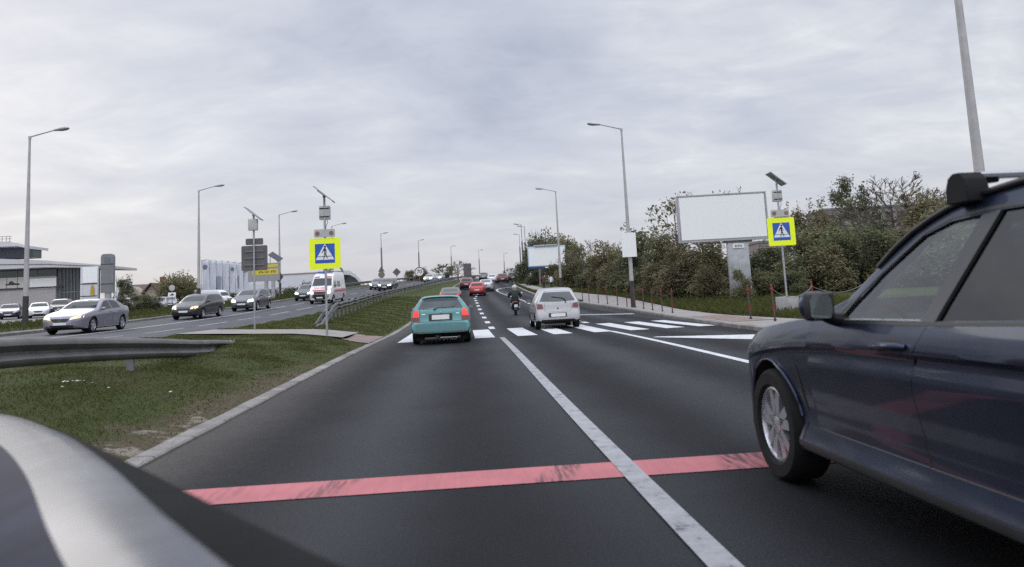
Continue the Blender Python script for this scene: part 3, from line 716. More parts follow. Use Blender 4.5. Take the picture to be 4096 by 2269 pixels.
SPEC['estate'] = dict(SPEC['hatchback'], ends=(-2.45, 2.2), W=1.76, wheels=(1.34, -1.36),
    top=pc([(2.2, .5), (2.17, .66), (2.05, .77), (1.5, .9), (1.02, 1.0), (.6, 1.2), (.12, 1.4), (-.4, 1.46), (-1.5, 1.46), (-2.05, 1.38), (-2.25, 1.1), (-2.38, .95), (-2.43, .82), (-2.45, .66)]),
    belt=pc([(2.1, .62), (1.6, .80), (.9, .93), (-1.2, 1.0), (-2.3, .98), (-2.45, .7)]), bot=pc([(2.2, .28), (1.8, .2), (-1.9, .2), (-2.45, .33)]),
    plan=pc([(2.2, .45), (2.15, .62), (2.0, .76), (1.5, .85), (-1.8, .87), (-2.2, .82), (-2.4, .73), (-2.45, .64)]),
    side=SPEC['hatchback']['side'][:2] + [([(-1.24, 1.05), (-2.0, 1.06)], [(-1.14, 1.33), (-1.8, 1.30)])])
SPEC['suv'] = dict(ends=(-2.3, 2.3), W=1.86, wr=.36, arch=1.14, wheels=(1.42, -1.38), tumble=.36,
    top=pc([(2.3, .6), (2.27, .82), (2.1, .95), (1.6, 1.06), (1.1, 1.14), (.7, 1.38), (.25, 1.6), (-.3, 1.68), (-1.4, 1.66), (-1.95, 1.56), (-2.15, 1.2), (-2.25, 1.0), (-2.3, .8)]),
    belt=pc([(2.2, .74), (1.6, .95), (.9, 1.04), (-1.4, 1.12), (-2.2, 1.05), (-2.3, .85)]), bot=pc([(2.3, .36), (1.9, .28), (-1.8, .28), (-2.3, .42)]),
    plan=pc([(2.3, .5), (2.25, .68), (2.1, .82), (1.6, .91), (-1.6, .93), (-2.05, .88), (-2.25, .78), (-2.3, .68)]),
    side=[([(.85, 1.08), (-.2, 1.11)], [(.32, 1.47), (.1, 1.54), (-.16, 1.56)]), ([(-.28, 1.12), (-1.15, 1.15)], [(-.24, 1.56), (-1.1, 1.54)]), ([(-1.24, 1.16), (-1.8, 1.18)], [(-1.19, 1.53), (-1.6, 1.48)])],
    ws=([(-.74, 1.17), (0, 1.19), (.74, 1.17)], [(-.58, 1.56), (0, 1.58), (.58, 1.56)]), rw=([(-.64, 1.18), (.64, 1.18)], [(-.54, 1.52), (.54, 1.52)]),
    head=([(.44, .78), (.82, .82)], [(.48, .90), (.80, .96)]), tail=([(.6, .9), (.82, .9)], [(.62, 1.12), (.8, 1.14)]),
    grille=([(-.36, .66), (.36, .66)], [(-.4, .86), (.4, .86)]), intake=([(-.6, .4), (.6, .4)], [(-.55, .54), (.55, .54)]), platef=(.26, .53, .64), plater=(.26, .72, .83),
    mirror=(.9, .72, 1.14), rlow=[([(-.65, .44), (.65, .44)], [(-.66, .58), (.66, .58)])], seams=[[(-.24, .36), (-.24, 1.1)]], handles=[(-.05, .98)])
SPEC['civic'] = dict(ends=(-2.12, 2.05), W=1.70, wr=.29, arch=1.12, wheels=(1.3, -1.32), tumble=.60, glass='glassdark', rglass='glassmid',
    top=pc([(2.05, .45), (2.03, .57), (1.9, .69), (1.3, .86), (.78, .93), (.4, 1.13), (-.05, 1.32), (-.5, 1.375), (-1.2, 1.365), (-1.62, 1.315), (-1.70, 1.27), (-1.9, 1.06), (-1.98, .985), (-2.02, .80), (-2.035, .66), (-2.045, .615), (-2.09, .60), (-2.115, .56), (-2.12, .40)]),
    belt=pc([(2.0, .54), (1.5, .74), (.9, .86), (-1.2, .94), (-1.9, .95), (-2.0, .80), (-2.04, .58), (-2.12, .5)]), bot=pc([(2.05, .26), (1.7, .17), (-1.7, .2), (-2.0, .285), (-2.12, .315)]),
    plan=pc([(2.05, .45), (2.0, .6), (1.8, .74), (1.4, .83), (-1.5, .848), (-1.9, .83), (-2.03, .80), (-2.08, .825), (-2.105, .80), (-2.12, .74)]),
    side=[([(.62, .90), (-.55, .93)], [(.08, 1.22), (-.1, 1.26), (-.5, 1.29)]), ([(-.66, .935), (-1.5, .97)], [(-.6, 1.29), (-1.35, 1.25)])],
    ws=([(-.66, .95), (.66, .95)], [(-.5, 1.30), (.5, 1.30)]), rw=([(-.635, .985), (0, .975), (.635, .985)], [(-.50, 1.245), (0, 1.255), (.50, 1.245)]),
    head=([(.42, .55), (.74, .58)], [(.45, .65), (.72, .72)]), tail=([(.60, .775), (.80, .775)], [(.62, .955), (.715, .97)]), tail2=([(.60, .64), (.80, .64)], [(.60, .765), (.80, .765)]),
    plater=(.245, .685, .815), mirror=(.82, .56, .98), mpaint=0, seams=[], handles=[])
SPEC['yaris'] = dict(ends=(-1.81, 1.81), W=1.66, wr=.285, arch=1.13, wheels=(1.16, -1.2), tumble=.47, glass='glassgrey',
    top=pc([(1.81, .5), (1.79, .68), (1.65, .82), (1.2, .98), (.9, 1.05), (.5, 1.26), (.1, 1.43), (-.35, 1.5), (-1.0, 1.495), (-1.42, 1.44), (-1.5, 1.39), (-1.66, 1.08), (-1.72, .95), (-1.745, .74), (-1.755, .655), (-1.775, .62), (-1.80, .56), (-1.81, .40)]),
    belt=pc([(1.75, .62), (1.3, .82), (.8, .94), (-1.2, 1.02), (-1.6, 1.0), (-1.72, .85), (-1.76, .60), (-1.81, .5)]), bot=pc([(1.81, .28), (1.5, .2), (-1.4, .22), (-1.7, .27), (-1.81, .30)]),
    plan=pc([(1.81, .45), (1.76, .6), (1.6, .73), (1.2, .81), (-1.3, .83), (-1.6, .815), (-1.72, .79), (-1.77, .80), (-1.80, .765), (-1.81, .72)]),
    side=[([(.62, .98), (-.3, 1.02)], [(.12, 1.33), (-.05, 1.37), (-.26, 1.385)]), ([(-.38, 1.02), (-1.02, 1.05)], [(-.34, 1.385), (-1.0, 1.37)]), ([(-1.1, 1.06), (-1.38, 1.08)], [(-1.08, 1.36), (-1.25, 1.33)])],
    ws=([(-.66, 1.07), (.66, 1.07)], [(-.53, 1.40), (.53, 1.40)]), rw=([(-.655, 1.0), (0, .975), (.655, 1.0)], [(-.47, 1.365), (0, 1.38), (.47, 1.365)]),
    head=([(.36, .64), (.7, .68)], [(.4, .78), (.68, .86)]), tail=([(.53, .735), (.80, .725)], [(.55, .90), (.76, .93)]),
    plater=(.26, .44, .56), mirror=(.80, .55, 1.03), mpaint=0, rglass='glassmid', rlow=[([(-.62, .30), (.62, .30)], [(-.60, .345), (.60, .345)])],
    seams=[[(.86, .4), (.84, .95)], [(-.33, .3), (-.33, 1.0)], [(-1.08, .95), (-1.0, .62), (-.84, .45), (-.86, .3)]], handles=[(-.15, .9), (-.95, .93)])
SPEC['van'] = dict(ends=(-2.75, 2.75), W=2.0, wr=.35, arch=1.13, wheels=(1.85, -1.75), tumble=.12,
    top=pc([(2.75, .7), (2.72, .98), (2.55, 1.2), (2.2, 1.36), (1.95, 1.5), (1.6, 1.95), (1.3, 2.3), (.95, 2.5), (.4, 2.6), (-2.4, 2.62), (-2.65, 2.55), (-2.73, 2.2), (-2.75, 1.0)]),
    belt=pc([(2.7, .9), (2.2, 1.1), (1.5, 1.22), (-2.6, 1.25), (-2.75, .95)]), bot=pc([(2.75, .34), (2.4, .26), (-2.4, .3), (-2.75, .4)]),
    plan=pc([(2.75, .55), (2.7, .75), (2.5, .88), (2.1, .97), (1.5, 1.0), (-2.5, 1.0), (-2.7, .97), (-2.75, .93)]),
    side=[([(1.62, 1.28), (.75, 1.3)], [(1.28, 1.86), (.78, 1.9)]), ([(.35, 1.34), (-.7, 1.34)], [(.35, 1.85), (-.7, 1.85)])],
    ws=([(-.84, 1.48), (0, 1.50), (.84, 1.48)], [(-.74, 2.12), (0, 2.14), (.74, 2.12)]), rw=None,
    head=([(.52, .86), (.86, .88)], [(.58, 1.04), (.84, 1.16)]), tail=([(.84, .8), (.95, .8)], [(.84, 1.3), (.95, 1.3)]),
    grille=([(-.5, .84), (.5, .84)], [(-.48, 1.02), (.48, 1.02)]), intake=([(-.8, .36), (.8, .36)], [(-.78, .74), (.78, .74)]), platef=(.26, .48, .59),
    mirror=(1.0, 1.5, 1.5), mpaint=0, seams=[[(.7, .5), (.7, 1.28)]], handles=[])
CACHE = {}
def place_on_road(o, x, y, heading, lift=0.0):
    z = surf(x, y); f = Vector((math.sin(-heading), math.cos(-heading), 0))
    a = surf(x + f.x * 1.3, y + f.y * 1.3) - surf(x - f.x * 1.3, y - f.y * 1.3)
    r_ = Vector((f.y, -f.x, 0)); b = surf(x + r_.x * .7, y + r_.y * .7) - surf(x - r_.x * .7, y - r_.y * .7)
    o.rotation_mode = 'XYZ'
    o.rotation_euler = (math.atan2(a, 2.6), -math.atan2(b, 1.4), heading)
    o.location = (x, y, z + lift)
def repaint(o, old, new):
    for c in [o] + list(o.children_recursive):
        if c.type == 'MESH':
            for s in c.material_slots:
                if s.material == old: s.link = 'OBJECT'; s.material = new
def relamp(o, part, mat):
    for c in o.children:
        if c.name.split('.')[0] == part and c.type == 'MESH':
            s = c.material_slots[0]; s.link = 'OBJECT'; s.material = mat
def car(kind, name, label, x, y, heading, col, lit=None, tail_lit=False, cat='car', group=None, metal=.35, rough=.3, scale=1.0):
    pm = paint(name + '_paint', col, metal, rough)
    if kind in CACHE:
        proto, pm0 = CACHE[kind]; o = copy_tree(proto); repaint(o, pm0, pm); o.name = name
        for k in list(o.keys()):
            if k in ('group', 'label', 'category'): del o[k]
    else:
        o, T, b = make_vehicle(kind, SPEC[kind], pm, name); CACHE[kind] = (o, pm)
    o.scale = (scale,) * 3
    tag(o, label, cat, group)
    relamp(o, 'headlight', K[{None: 'lamp_off', 1: 'lamp_on', 2: 'lamp_warm'}[lit]])
    relamp(o, 'tail_light', K['tail_on' if tail_lit else 'tail'])
    place_on_road(o, x, y, heading)
    return o
def lane_heading(f, y, back=False): return -math.atan2(f(y + 3) - f(y - 3), 6) + (PI if back else 0)
on = lambda y: lane_heading(XB, y, True); go = lambda y: lane_heading(XL, y)
G_ON = 'cars coming down the far carriageway'; G_P = 'cars parked outside the showrooms'; G_GO = 'cars climbing the hill ahead'

# --- the teal hatchback ahead
TEAL = (.05, .172, .178)
def teal_car():
    pm = paint('teal_paint', TEAL, .25, .35)
    o, T, b = make_vehicle('civic', SPEC['civic'], pm, 'hatchback_car')
    tag(o, 'old teal three door hatchback at the zebra crossing with red tail lamps lit', 'car')
    relamp(o, 'tail_light', K['tail_on'])
    mb = MB(); patch(mb, T, 'r', [(-.33, .655), (.33, .655)], [(-.33, .845), (.33, .845)], 6, 3, .008); mb.build('plate_recess', K['black'], o, 40)
    mb = MB()      # roof spoiler over the window
    rows = [[(x * (1 - .0 * k), -1.52 - .16 * k - .02 * math.cos(x * 2), 1.335 - .020 * k * k + (.012 if k == 1 else 0) - .05 * (abs(x) / .52) ** 4) for x in np.linspace(-.52, .52, 13)] for k in (0, .5, 1)]
    low_ = [[(x, y, z - .05 + .02 * k) for x, y, z in r] for k, r in enumerate(rows)]
    mb.grid(rows, flip=True); mb.grid(low_)
    n = 13; E = rows[2] + low_[2]; mb.add(E, [(i, n + i, n + i + 1, i + 1) for i in range(n - 1)])
    mb.build('spoiler', pm, o, 50)
    mb = MB(); patch(mb, T, 'r', [(-.47, 1.205), (.47, 1.205)], [(-.48, 1.262), (.48, 1.262)], 8, 2, .008); mb.build('painted_spoiler_shade', K['black'], o)  # black strip paints the shade below the spoiler onto the window top
    mb = MB(); mb.tube([(-.16, -1.975, .985), (-.05, -1.965, 1.01), (.42, -1.955, 1.02)], .013, 6); mb.box((-.16, -1.985, .975), (.06, .05, .03)); mb.build('rear_wiper', K['black'], o)
    mb = MB(); patch(mb, T, 'r', [(-.80, .625), (.80, .625)], [(-.80, .637), (.80, .637)], 10, 1, .003); patch(mb, T, 'r', [(-.585, .64), (-.575, .64)], [(-.585, .98), (-.575, .98)], 1, 6, .003); patch(mb, T, 'r', [(.575, .64), (.585, .64)], [(.575, .98), (.585, .98)], 1, 6, .003)
    mb.build('panel_seam', K['black'], o)
    mb = MB(); patch(mb, T, 'r', [(-.74, .345), (.74, .345)], [(-.76, .365), (.76, .365)], 10, 1, .008); mb.build('bumper_strip', K['kerb'], o)
    mb = MB(); mb.box((0, -2.035, .885), (.05, .006, .045), bev=.004); mb.build('badge', K['chrome'], o)
    for s, w in ((-1, .10), (1, .09)): mb = MB(); patch(mb, T, 'r', [(s * .48 - w / 2, .835), (s * .48 + w / 2, .835)], [(s * .48 - w / 2, .85), (s * .48 + w / 2, .85)], 3, 1, .005); mb.build('lettering_strip', K['chrome'], o)
    mb = MB(); mb.tube([(-.1, -1.9, .22), (-.1, -2.07, .215)], .035, 12); mb.tube([(-.1, -1.5, .25), (-.1, -1.9, .24)], .09, 12); mb.build('exhaust', K['trim'], o, 40)
    for s in (-1, 1): mb = MB(); mb.box((s * .62, -1.72, .23), (.18, .02, .26)); mb.build('mudflap', K['blackmatt'], o)
    place_on_road(o, -.66, 23.55, 0)
teal_car()
# --- silver small hatchback with a bowed rear wiper
def silver_hatch():
    pm = paint('silver_paint', (.33, .33, .345), .45, .32, .08)
    o, T, b = make_vehicle('yaris', SPEC['yaris'], pm, 'hatchback_car')
    tag(o, 'small silver five door hatchback standing across the zebra stripes in the second lane', 'car')
    mb = MB(); mb.tube([(.30, -1.735, .93), (.28, -1.715, 1.05), (.20, -1.685, 1.10), (-.20, -1.648, 1.17)], [.022, .018, .014, .012], 6); mb.build('rear_wiper', K['black'], o, 40)
    mb = MB()
    pl = [(-.47, .96), (-.50, .74), (-.45, .62), (.45, .62), (.50, .74), (.47, .96)]
    for (a, c), (d, e) in zip(pl[:-1], pl[1:]):
        L = math.hypot(d - a, e - c); nx, nz = -(e - c) / L * .004, (d - a) / L * .004
        patch(mb, T, 'r', [(a + nx, c + nz), (d + nx, e + nz)], [(a - nx, c - nz), (d - nx, e - nz)], 6, 1, .003, .004)
    mb.build('panel_seam', K['trim'], o)
    mb = MB(); mb.lathe([(-.006, 0), (-.006, .03), (.006, .03), (.006, 0)], 'y', 16, (0, -1.765, .74)); mb.build('badge', K['trim'], o)
    mb = MB(); patch(mb, T, 'r', [(-.35, .42), (.31, .42)], [(-.35, .58), (.31, .58)], 5, 2, .004); mb.build('plate_recess', K['trim'], o)
    mb = MB(); mb.tube([(0, -1.15, 1.49), (0, -1.22, 1.62)], .006, 5); mb.build('aerial', K['black'], o)
    for s in (1, -1): mb = MB(); seam(mb, T, s, [(.9, .55), (-.8, .58)], .05); mb.build('rubbing_strip', K['trim'], o)
    place_on_road(o, 3.42, 29.25, R(-.5))
silver_hatch()
# --- cars ahead
o = car('saloon', 'saloon_car', 'dark grey saloon just ahead of the teal hatchback with tail lamps lit', -1.0, 62, go(62), (.05, .05, .048), None, True, group=G_GO)
o = car('hatchback', 'hatchback_car', 'bright red hatchback in the second lane nearest of the cars up the hill', 1.6, 82, go(82) + R(-1.5), (.40, .02, .025), None, False, group=G_GO)
car('saloon', 'saloon_car', 'silver white saloon half hidden behind the bright red hatchback', 2.85, 93, go(93), (.5, .5, .52), group=G_GO)
car('suv', 'off_road_car', 'dark maroon tall car to the left behind the bright red hatchback', .55, 103, go(103), (.12, .02, .025), group=G_GO, scale=.95)
car('hatchback', 'hatchback_car', 'white car near the brow of the hill left of the wine red estate', 5.2, 133, go(133), (.55, .55, .57), group=G_GO)
car('estate', 'estate_car', 'wine red estate car near the brow of the hill', 6.75, 128, go(128), (.09, .012, .02), group=G_GO, scale=1.08)
car('suv', 'off_road_car', 'black tall car near the brow right of the wine red estate', 9.1, 136, go(136), (.02, .02, .022), group=G_GO)
car('hatchback', 'hatchback_car', 'grey car on the brow behind the silver white saloon', 4.2, 148, go(148), (.14, .14, .15), group=G_GO)
car('hatchback', 'hatchback_car', 'dark red car farthest to the right on the brow beside the hedge', 12.0, 149, go(149), (.13, .03, .03), group=G_GO)
# --- cars coming towards us
o = car('saloon', 'saloon_car', 'silver lilac saloon passing the showroom nearest of the oncoming cars', -16.45, 34.6, on(34.6), (.20, .19, .235), 2, group=G_ON)
mz = MB(); mz.lathe([(-.008, .045), (-.008, .06), (.008, .06), (.008, .045)], 'y', 20, (0, 2.375, .60), close=True); mz.build('badge', K['chrome'], o, fix=True)
car('estate', 'estate_car', 'black estate car with warm lit headlamps following the silver lilac saloon', -16.3, 48, on(48), (.025, .025, .028), 2, group=G_ON)
car('hatchback', 'hatchback_car', 'grey blue hatchback with headlamps on behind the grey back of a crossing sign', -15.65, 57.5, on(57.5), (.10, .105, .12), 1, group=G_ON, scale=1.06)
car('hatchback', 'hatchback_car', 'dark small car with headlamps on beside the ambulance', -15.2, 76, on(76), (.035, .05, .06), 1, group=G_ON, scale=1.06)
car('estate', 'estate_car', 'dark oncoming car with headlamps on nearest behind the ambulance', -9.45, 97, on(97), (.03, .034, .034), 1, group=G_ON, scale=1.05)
car('hatchback', 'hatchback_car', 'grey oncoming car with headlamps on half hidden by the dark estate car', -11.3, 103, on(103), (.10, .10, .12), 1, group=G_ON)
car('saloon', 'saloon_car', 'white oncoming car with headlamps on in front of the bare bush', -5.9, 139, on(139), (.5, .5, .52), 1, group=G_ON)
car('saloon', 'saloon_car', 'pale blue grey oncoming car beside the white oncoming car', -4.5, 147, on(147), (.36, .42, .46), 1, group=G_ON)
# --- ambulance
def ambulance():
    pm = paint('ambulance_white', (.62, .60, .62), .05, .35, .06)
    o, T, b = make_vehicle('van', SPEC['van'], pm, 'ambulance')
    tag(o, 'white ambulance van with red bands and lit headlamps behind the crossing sign', 'ambulance')
    relamp(o, 'headlight', K['lamp_on'])
    redp = paint('ambulance_red', (.34, .015, .03), .05, .35)
    mb = MB(); patch(mb, T, 'f', [(-.86, 1.05), (.86, 1.05)], [(-.88, 1.19), (.88, 1.19)], 10, 3, .004)
    patch(mb, T, 'f', [(-.76, 2.15), (-.30, 2.17)], [(-.70, 2.27), (-.30, 2.30)], 5, 2, .004); patch(mb, T, 'f', [(.30, 2.17), (.76, 2.15)], [(.30, 2.30), (.70, 2.27)], 5, 2, .004)
    for s in ('+x', '-x'): patch(mb, T, s, [(1.7, .95), (-2.6, .95)], [(1.6, 1.2), (-2.6, 1.2)], 16, 3, .004)
    mb.build('red_band', redp, o, 50)
    mb = MB(); patch(mb, T, 'f', [(-.92, .50), (.92, .50)], [(-.93, .82), (.93, .82)], 10, 3, .003); mb.build('bumper', K['trim'], o, 40)
    text_mesh('AMBULANS', .21, redp, 'lettering', o, (0, 2.40, 1.315), (R(62), 0, PI), mirror=True)
    mb = MB(); mb.lathe([(0, 0), (0, .17), (.02, .17), (.02, 0)], 'y', 24, (0, .98, 2.44)); mb.build('roundel', K['blue'], o, fix=True, rot=None)
    mb = MB()
    for k in range(3):
        a = k * PI / 3; mb.prism([(-.12, -.03), (.12, -.03), (.12, .03), (-.12, .03)], lambda u, v, d, a=a: (u * math.cos(a) - v * math.sin(a), 1.004 + d, 2.44 + u * math.sin(a) + v * math.cos(a)), 0, .006)
    mb.build('star_of_life', K['white'], o)
    mb = MB(); mb.box((0, .62, 2.66), (1.3, .3, .11), bev=.04); mb.build('light_bar', K['blue'], o, 40)
    place_on_road(o, -11.75, 67, on(67) + R(-2))
ambulance()
# --- parked cars
for kind, lab, px, py, Y, hd, col in (
    ('saloon', 'dark blue saloon parked left of the tall lamp post', 26, 797, 74, 205, (.015, .02, .045)),
    ('saloon', 'white saloon parked between two dark cars right of the lamp post', 100, 793, 74, 205, (.55, .55, .55)),
    ('suv', 'black off road car parked right of the white saloon', 154, 793, 77, 200, (.012, .013, .014)),
    ('hatchback', 'steel blue hatchback parked behind the roof of the silver lilac saloon', 272, 790, 80, 160, (.10, .15, .20)),
    ('hatchback', 'dark green hatchback with a pale windscreen parked by the white feather flag', 312, 783, 74, 215, (.02, .045, .04)),
    ('estate', 'dark grey estate parked in front row before the brown roofed house', 345, 786, 70, 215, (.03, .032, .034)),
    ('saloon', 'dark violet saloon parked in front of the gable of the brown roofed house', 372, 778, 78, 215, (.05, .045, .07)),
    ('hatchback', 'pale roofed hatchback parked below the small square sign', 402, 772, 92, 200, (.30, .30, .30)),
    ('estate', 'light grey estate parked at the right end of the row before the round tree', 428, 768, 98, 200, (.25, .235, .26))):
    p = at(px, py, Y); car(kind, {'saloon': 'saloon_car', 'suv': 'off_road_car', 'hatchback': 'hatchback_car', 'estate': 'estate_car'}[kind], lab, p.x, Y, R(hd), col, group=G_P)
p = at(560, 752, 118)
def parked_van():
    pm = paint('parked_van_white', (.55, .55, .56), .05, .4)
    o = copy_tree([c for c in SC.objects if c.name == 'ambulance'][0]); o.name = 'parked_van'
    for c in list(o.children_recursive):
        if c.name.split('.')[0] in ('red_band', 'lettering', 'roundel', 'star_of_life', 'light_bar', 'bumper'): bpy.data.objects.remove(c)
    tag(o, 'plain white van parked in front of the long grey roofed showroom', 'van', G_P); relamp(o, 'headlight', K['lamp_off'])
    q = at(545, 757, 108); o.scale = (.8, .9, .8); place_on_road(o, q.x, 108, R(240))
parked_van()
# ------------------------------------------------------------------ the big dark blue car on the right
def suv_section(sp, y, sh, floor):
    zt = sp['top'](y) - sh; zb = sp['bot'](y) if floor is None else floor
    w = sp['plan'](y) - sh; zk = max(min(sp['belt'](y), zt - .012), zb + .05)
    h = zt - zk; f = lambda z: zb + (zk - zb) * (z - .27) / .78
    k = smooth((y + 3.6) / .5) * smooth((.55 - y) / .4)
    tu = .50; xk = w * .967; xr = max(xk - tu * h, xk * .55) if h > .12 else xk - .35 * h; rr = min(.085, h * .55)
    low = [(-.10, .27), (-.02, .275), (-.004, .315), (-.006, .335), (-.052, .43), (-.046, .55), (-.028, .68), (-.014, .79), (-.024, .862), (-.022, .882), (0, .905), (-.003, .93), (-.012, .985)]
    p = [(0, zb)] + [(w + dx * (k if dx > -.09 else 1), f(z)) for dx, z in low] + [(xk, zk)]
    p += [(xk + (xr - xk) * t, zk + (zt - rr - zk) * t) for t in (.2, .4, .6, .8, 1.0)]
    return p + [(xr * .975, zt - rr * .62), (xr * .92, zt - rr * .36), (xr * .8, zt - rr * .18), (xr * .5, zt - rr * .05), (0, zt)]
section0 = section
def section(sp, y, sh=0.0, floor=None):
    return suv_section(sp, y, sh, floor) if sp.get('big') else section0(sp, y, sh, floor)
def patch_rows(mb, tree, axis, rows, nu, nv, off=.003, thick=.006, m=0):
    for a, b in zip(rows[:-1], rows[1:]): pass
    pts = []
    for i, (a, b) in enumerate(zip(rows[:-1], rows[1:])):
        A = interp_poly(a, nu); B = interp_poly(b, nu)
        for j in range(nv + (1 if i == len(rows) - 2 else 0)):
            pts.append([(A[k][0] + (B[k][0] - A[k][0]) * j / nv, A[k][1] + (B[k][1] - A[k][1]) * j / nv) for k in range(nu + 1)])
    s = 1 if axis == '+x' else -1; d = Vector((-s, 0, 0)); G = []
    for r in pts:
        q = []
        for y, z in r:
            h, n, i, _ = tree.ray_cast(Vector((s * 3, y, z)), d)
            q.append((h if h is not None else Vector((s * .94, y, z))) - d * off)
        G.append(q)
    mb.grid(G, m, flip=s < 0)
    n_, m_ = len(G) - 1, nu
    rim = G[0] + [G[j][m_] for j in range(1, n_ + 1)] + G[n_][-2::-1] + [G[j][0] for j in range(n_ - 1, 0, -1)]
    n = len(rim); mb.add(rim + [p + d * (thick + off) for p in rim], [(i, n + i, n + (i + 1) % n, (i + 1) % n) for i in range(n)], m)
def big_suv():
    sp = dict(big=1, ends=(-3.88, .81), W=1.89, wr=.355, arch=1.13, wheels=(0, -2.864), sharp=42,
        top=pc([(.81, .60), (.79, .74), (.72, .85), (.55, .925), (.2, .985), (-.3, 1.035), (-.68, 1.085), (-.85, 1.165), (-1.13, 1.375), (-1.4, 1.545), (-1.7, 1.63), (-2.2, 1.665), (-2.8, 1.655), (-3.3, 1.58), (-3.6, 1.42), (-3.8, 1.12), (-3.87, .9), (-3.88, .7)]),
        belt=pc([(.78, .66), (.6, .80), (.3, .905), (-.5, 1.02), (-.9, 1.045), (-2.5, 1.075), (-3.4, 1.12), (-3.8, 1.0)]),
        bot=pc([(.81, .34), (.5, .27), (-2.9, .27), (-3.5, .31), (-3.88, .42)]),
        plan=pc([(.81, .50), (.77, .67), (.64, .81), (.38, .905), (0, .94), (-.5, .943), (-2.8, .945), (-3.4, .9), (-3.75, .8), (-3.88, .68)]))
    pm = M('dark_blue_paint', (.024, .033, .062), .42, .85, var=.2, scale=2.5, coat=.45, coatr=.07, spec=.2, fine=.08)
    root = empty('off_road_car')
    tag(root, 'large dark blue off road car with a roof rack close beside us', 'car')
    body, T = make_body(sp, root, pm, 60)
    # hollow the cabin and open the windows
    ys = [y for y in np.linspace(-3.3, -.75, 26)]
    cav = shell(dict(sp, belt=pc([(-3.4, 1.05), (-.7, .98)])), ys, .055, .50)
    cuts = [cav.build('cut', [K['under']], fix=True)]
    fw = [(-.98, 1.05), (-1.72, 1.06), (-1.835, 1.505), (-1.62, 1.495), (-1.44, 1.445), (-1.2, 1.275)]
    rw_ = [(-1.83, 1.06), (-2.72, 1.09), (-2.72, 1.50), (-1.955, 1.51)]
    for pl in (fw, rw_):
        c = MB(); c.prism(pl, lambda a, b, d: (d, a, b), -1.3, 1.3); cuts.append(c.build('cut', [K['under']], fix=True))
    c = MB(); c.prism([(-.70, 1.15), (.70, 1.15), (.60, 1.5), (-.60, 1.5)], lambda a, b, d: (a, d, b), -1.7, -.6); cuts.append(c.build('cut', [K['under']], fix=True))
    boolean(body, cuts)
    body.data.polygons.foreach_set('use_smooth', [True] * len(body.data.polygons)); body.data.set_sharp_from_angle(angle=R(42))
    body.data.materials.append(M('pale_headlining', (.34, .35, .33), .9, var=.1))
    for p in body.data.polygons:
        c_ = p.center; q = T.find_nearest(c_)
        if q[3] is not None and q[3] > .035 and -3.32 < c_.y < -.70 and c_.z > .49: p.material_index = 2
    g1 = glass('suv_front_glass', (.84, .90, .88), .05, k=1.0); g2 = glass('suv_privacy_glass', (.05, .055, .065), .03, k=.9)
    for ax in ('-x', '+x'):
        mb = MB(); patch(mb, T, ax, [(-.97, 1.045), (-1.73, 1.055)], [(-1.2, 1.28), (-1.44, 1.45), (-1.62, 1.50), (-1.84, 1.51)], 12, 8, -.012, .003); mb.build('window', g1, root, 50)
        mb = MB(); patch(mb, T, ax, [(-1.82, 1.055), (-2.73, 1.085)], [(-1.95, 1.515), (-2.73, 1.505)], 12, 8, -.012, .003); mb.build('window', g2, root, 50)
        mb = MB(); s = 1 if ax == '+x' else -1      # black surrounds, pillar covers
        seam(mb, T, s, [(-.88, 1.035), (-1.75, 1.047), (-2.9, 1.082), (-3.25, 1.15)], .016)
        pb = MB(); patch(pb, T, ax, [(-1.725, 1.056), (-1.825, 1.056)], [(-1.837, 1.50), (-1.952, 1.51)], 3, 8, .004, .012); pb.build('pillar_cover', M('pillar_cover', (.03, .032, .038), .35, var=.1, spec=.35), root, 50)
        seam(mb, T, s, [(-1.778, 1.056), (-1.897, 1.51)], .008)
        seam(mb, T, s, [(-.93, 1.06), (-1.2, 1.295), (-1.45, 1.465), (-1.62, 1.515), (-1.85, 1.525), (-2.75, 1.52), (-3.1, 1.47)], .016)
        patch(mb, T, ax, [(-.83, 1.045), (-.99, 1.045)], [(-.95, 1.14), (-1.075, 1.17)], 3, 4, .005, .012)
        mb.build('window_trim', K['black'], root, 50)
        # doors with their handles
        for rows, hy, hz, nm in (
            ([[(-.585, .425), (-1.645, .425)], [(-.575, .6), (-1.625, .6)], [(-.58, .75), (-1.615, .75)], [(-.605, .86), (-1.64, .86)], [(-.63, .95), (-1.70, .95)], [(-.66, 1.022), (-1.765, 1.03)]], -1.50, .938, 'front'),
            ([[(-1.652, .425), (-2.42, .425)], [(-1.632, .6), (-2.40, .6)], [(-1.622, .75), (-2.43, .75)], [(-1.647, .86), (-2.6, .86)], [(-1.707, .95), (-2.72, .95)], [(-1.772, 1.03), (-2.76, 1.06)]], -2.55, .955, 'rear')):
            mb = MB(); patch_rows(mb, T, ax, rows, 14, 6); d = mb.build('door', pm, root, 42)
            h, n, i, _ = T.ray_cast(Vector((s * 3, hy, hz)), Vector((-s, 0, 0)))
            hb = MB(); x = h.x + s * .004
            hb.tube([(x, hy + .13, hz - .012), (x + s * .028, hy + .10, hz - .005), (x + s * .034, hy, hz + .004), (x + s * .028, hy - .10, hz + .006), (x, hy - .13, hz + .004)], [.012, .018, .019, .018, .012], 10)
            hb.build('handle', pm, d, 50)
            cb = MB(); patch(cb, T, ax, [(hy + .13, hz - .01), (hy + .06, hz - .05), (hy - .06, hz - .045), (hy - .12, hz)], [(hy + .13, hz), (hy + .06, hz + .028), (hy - .06, hz + .032), (hy - .12, hz + .008)], 8, 3, .0045, .003)
            cb.build('handle_recess', K['black'], d, 50)
            gp = MB(); lft = [r[0] for r in rows]; rgt = [r[-1] for r in rows]
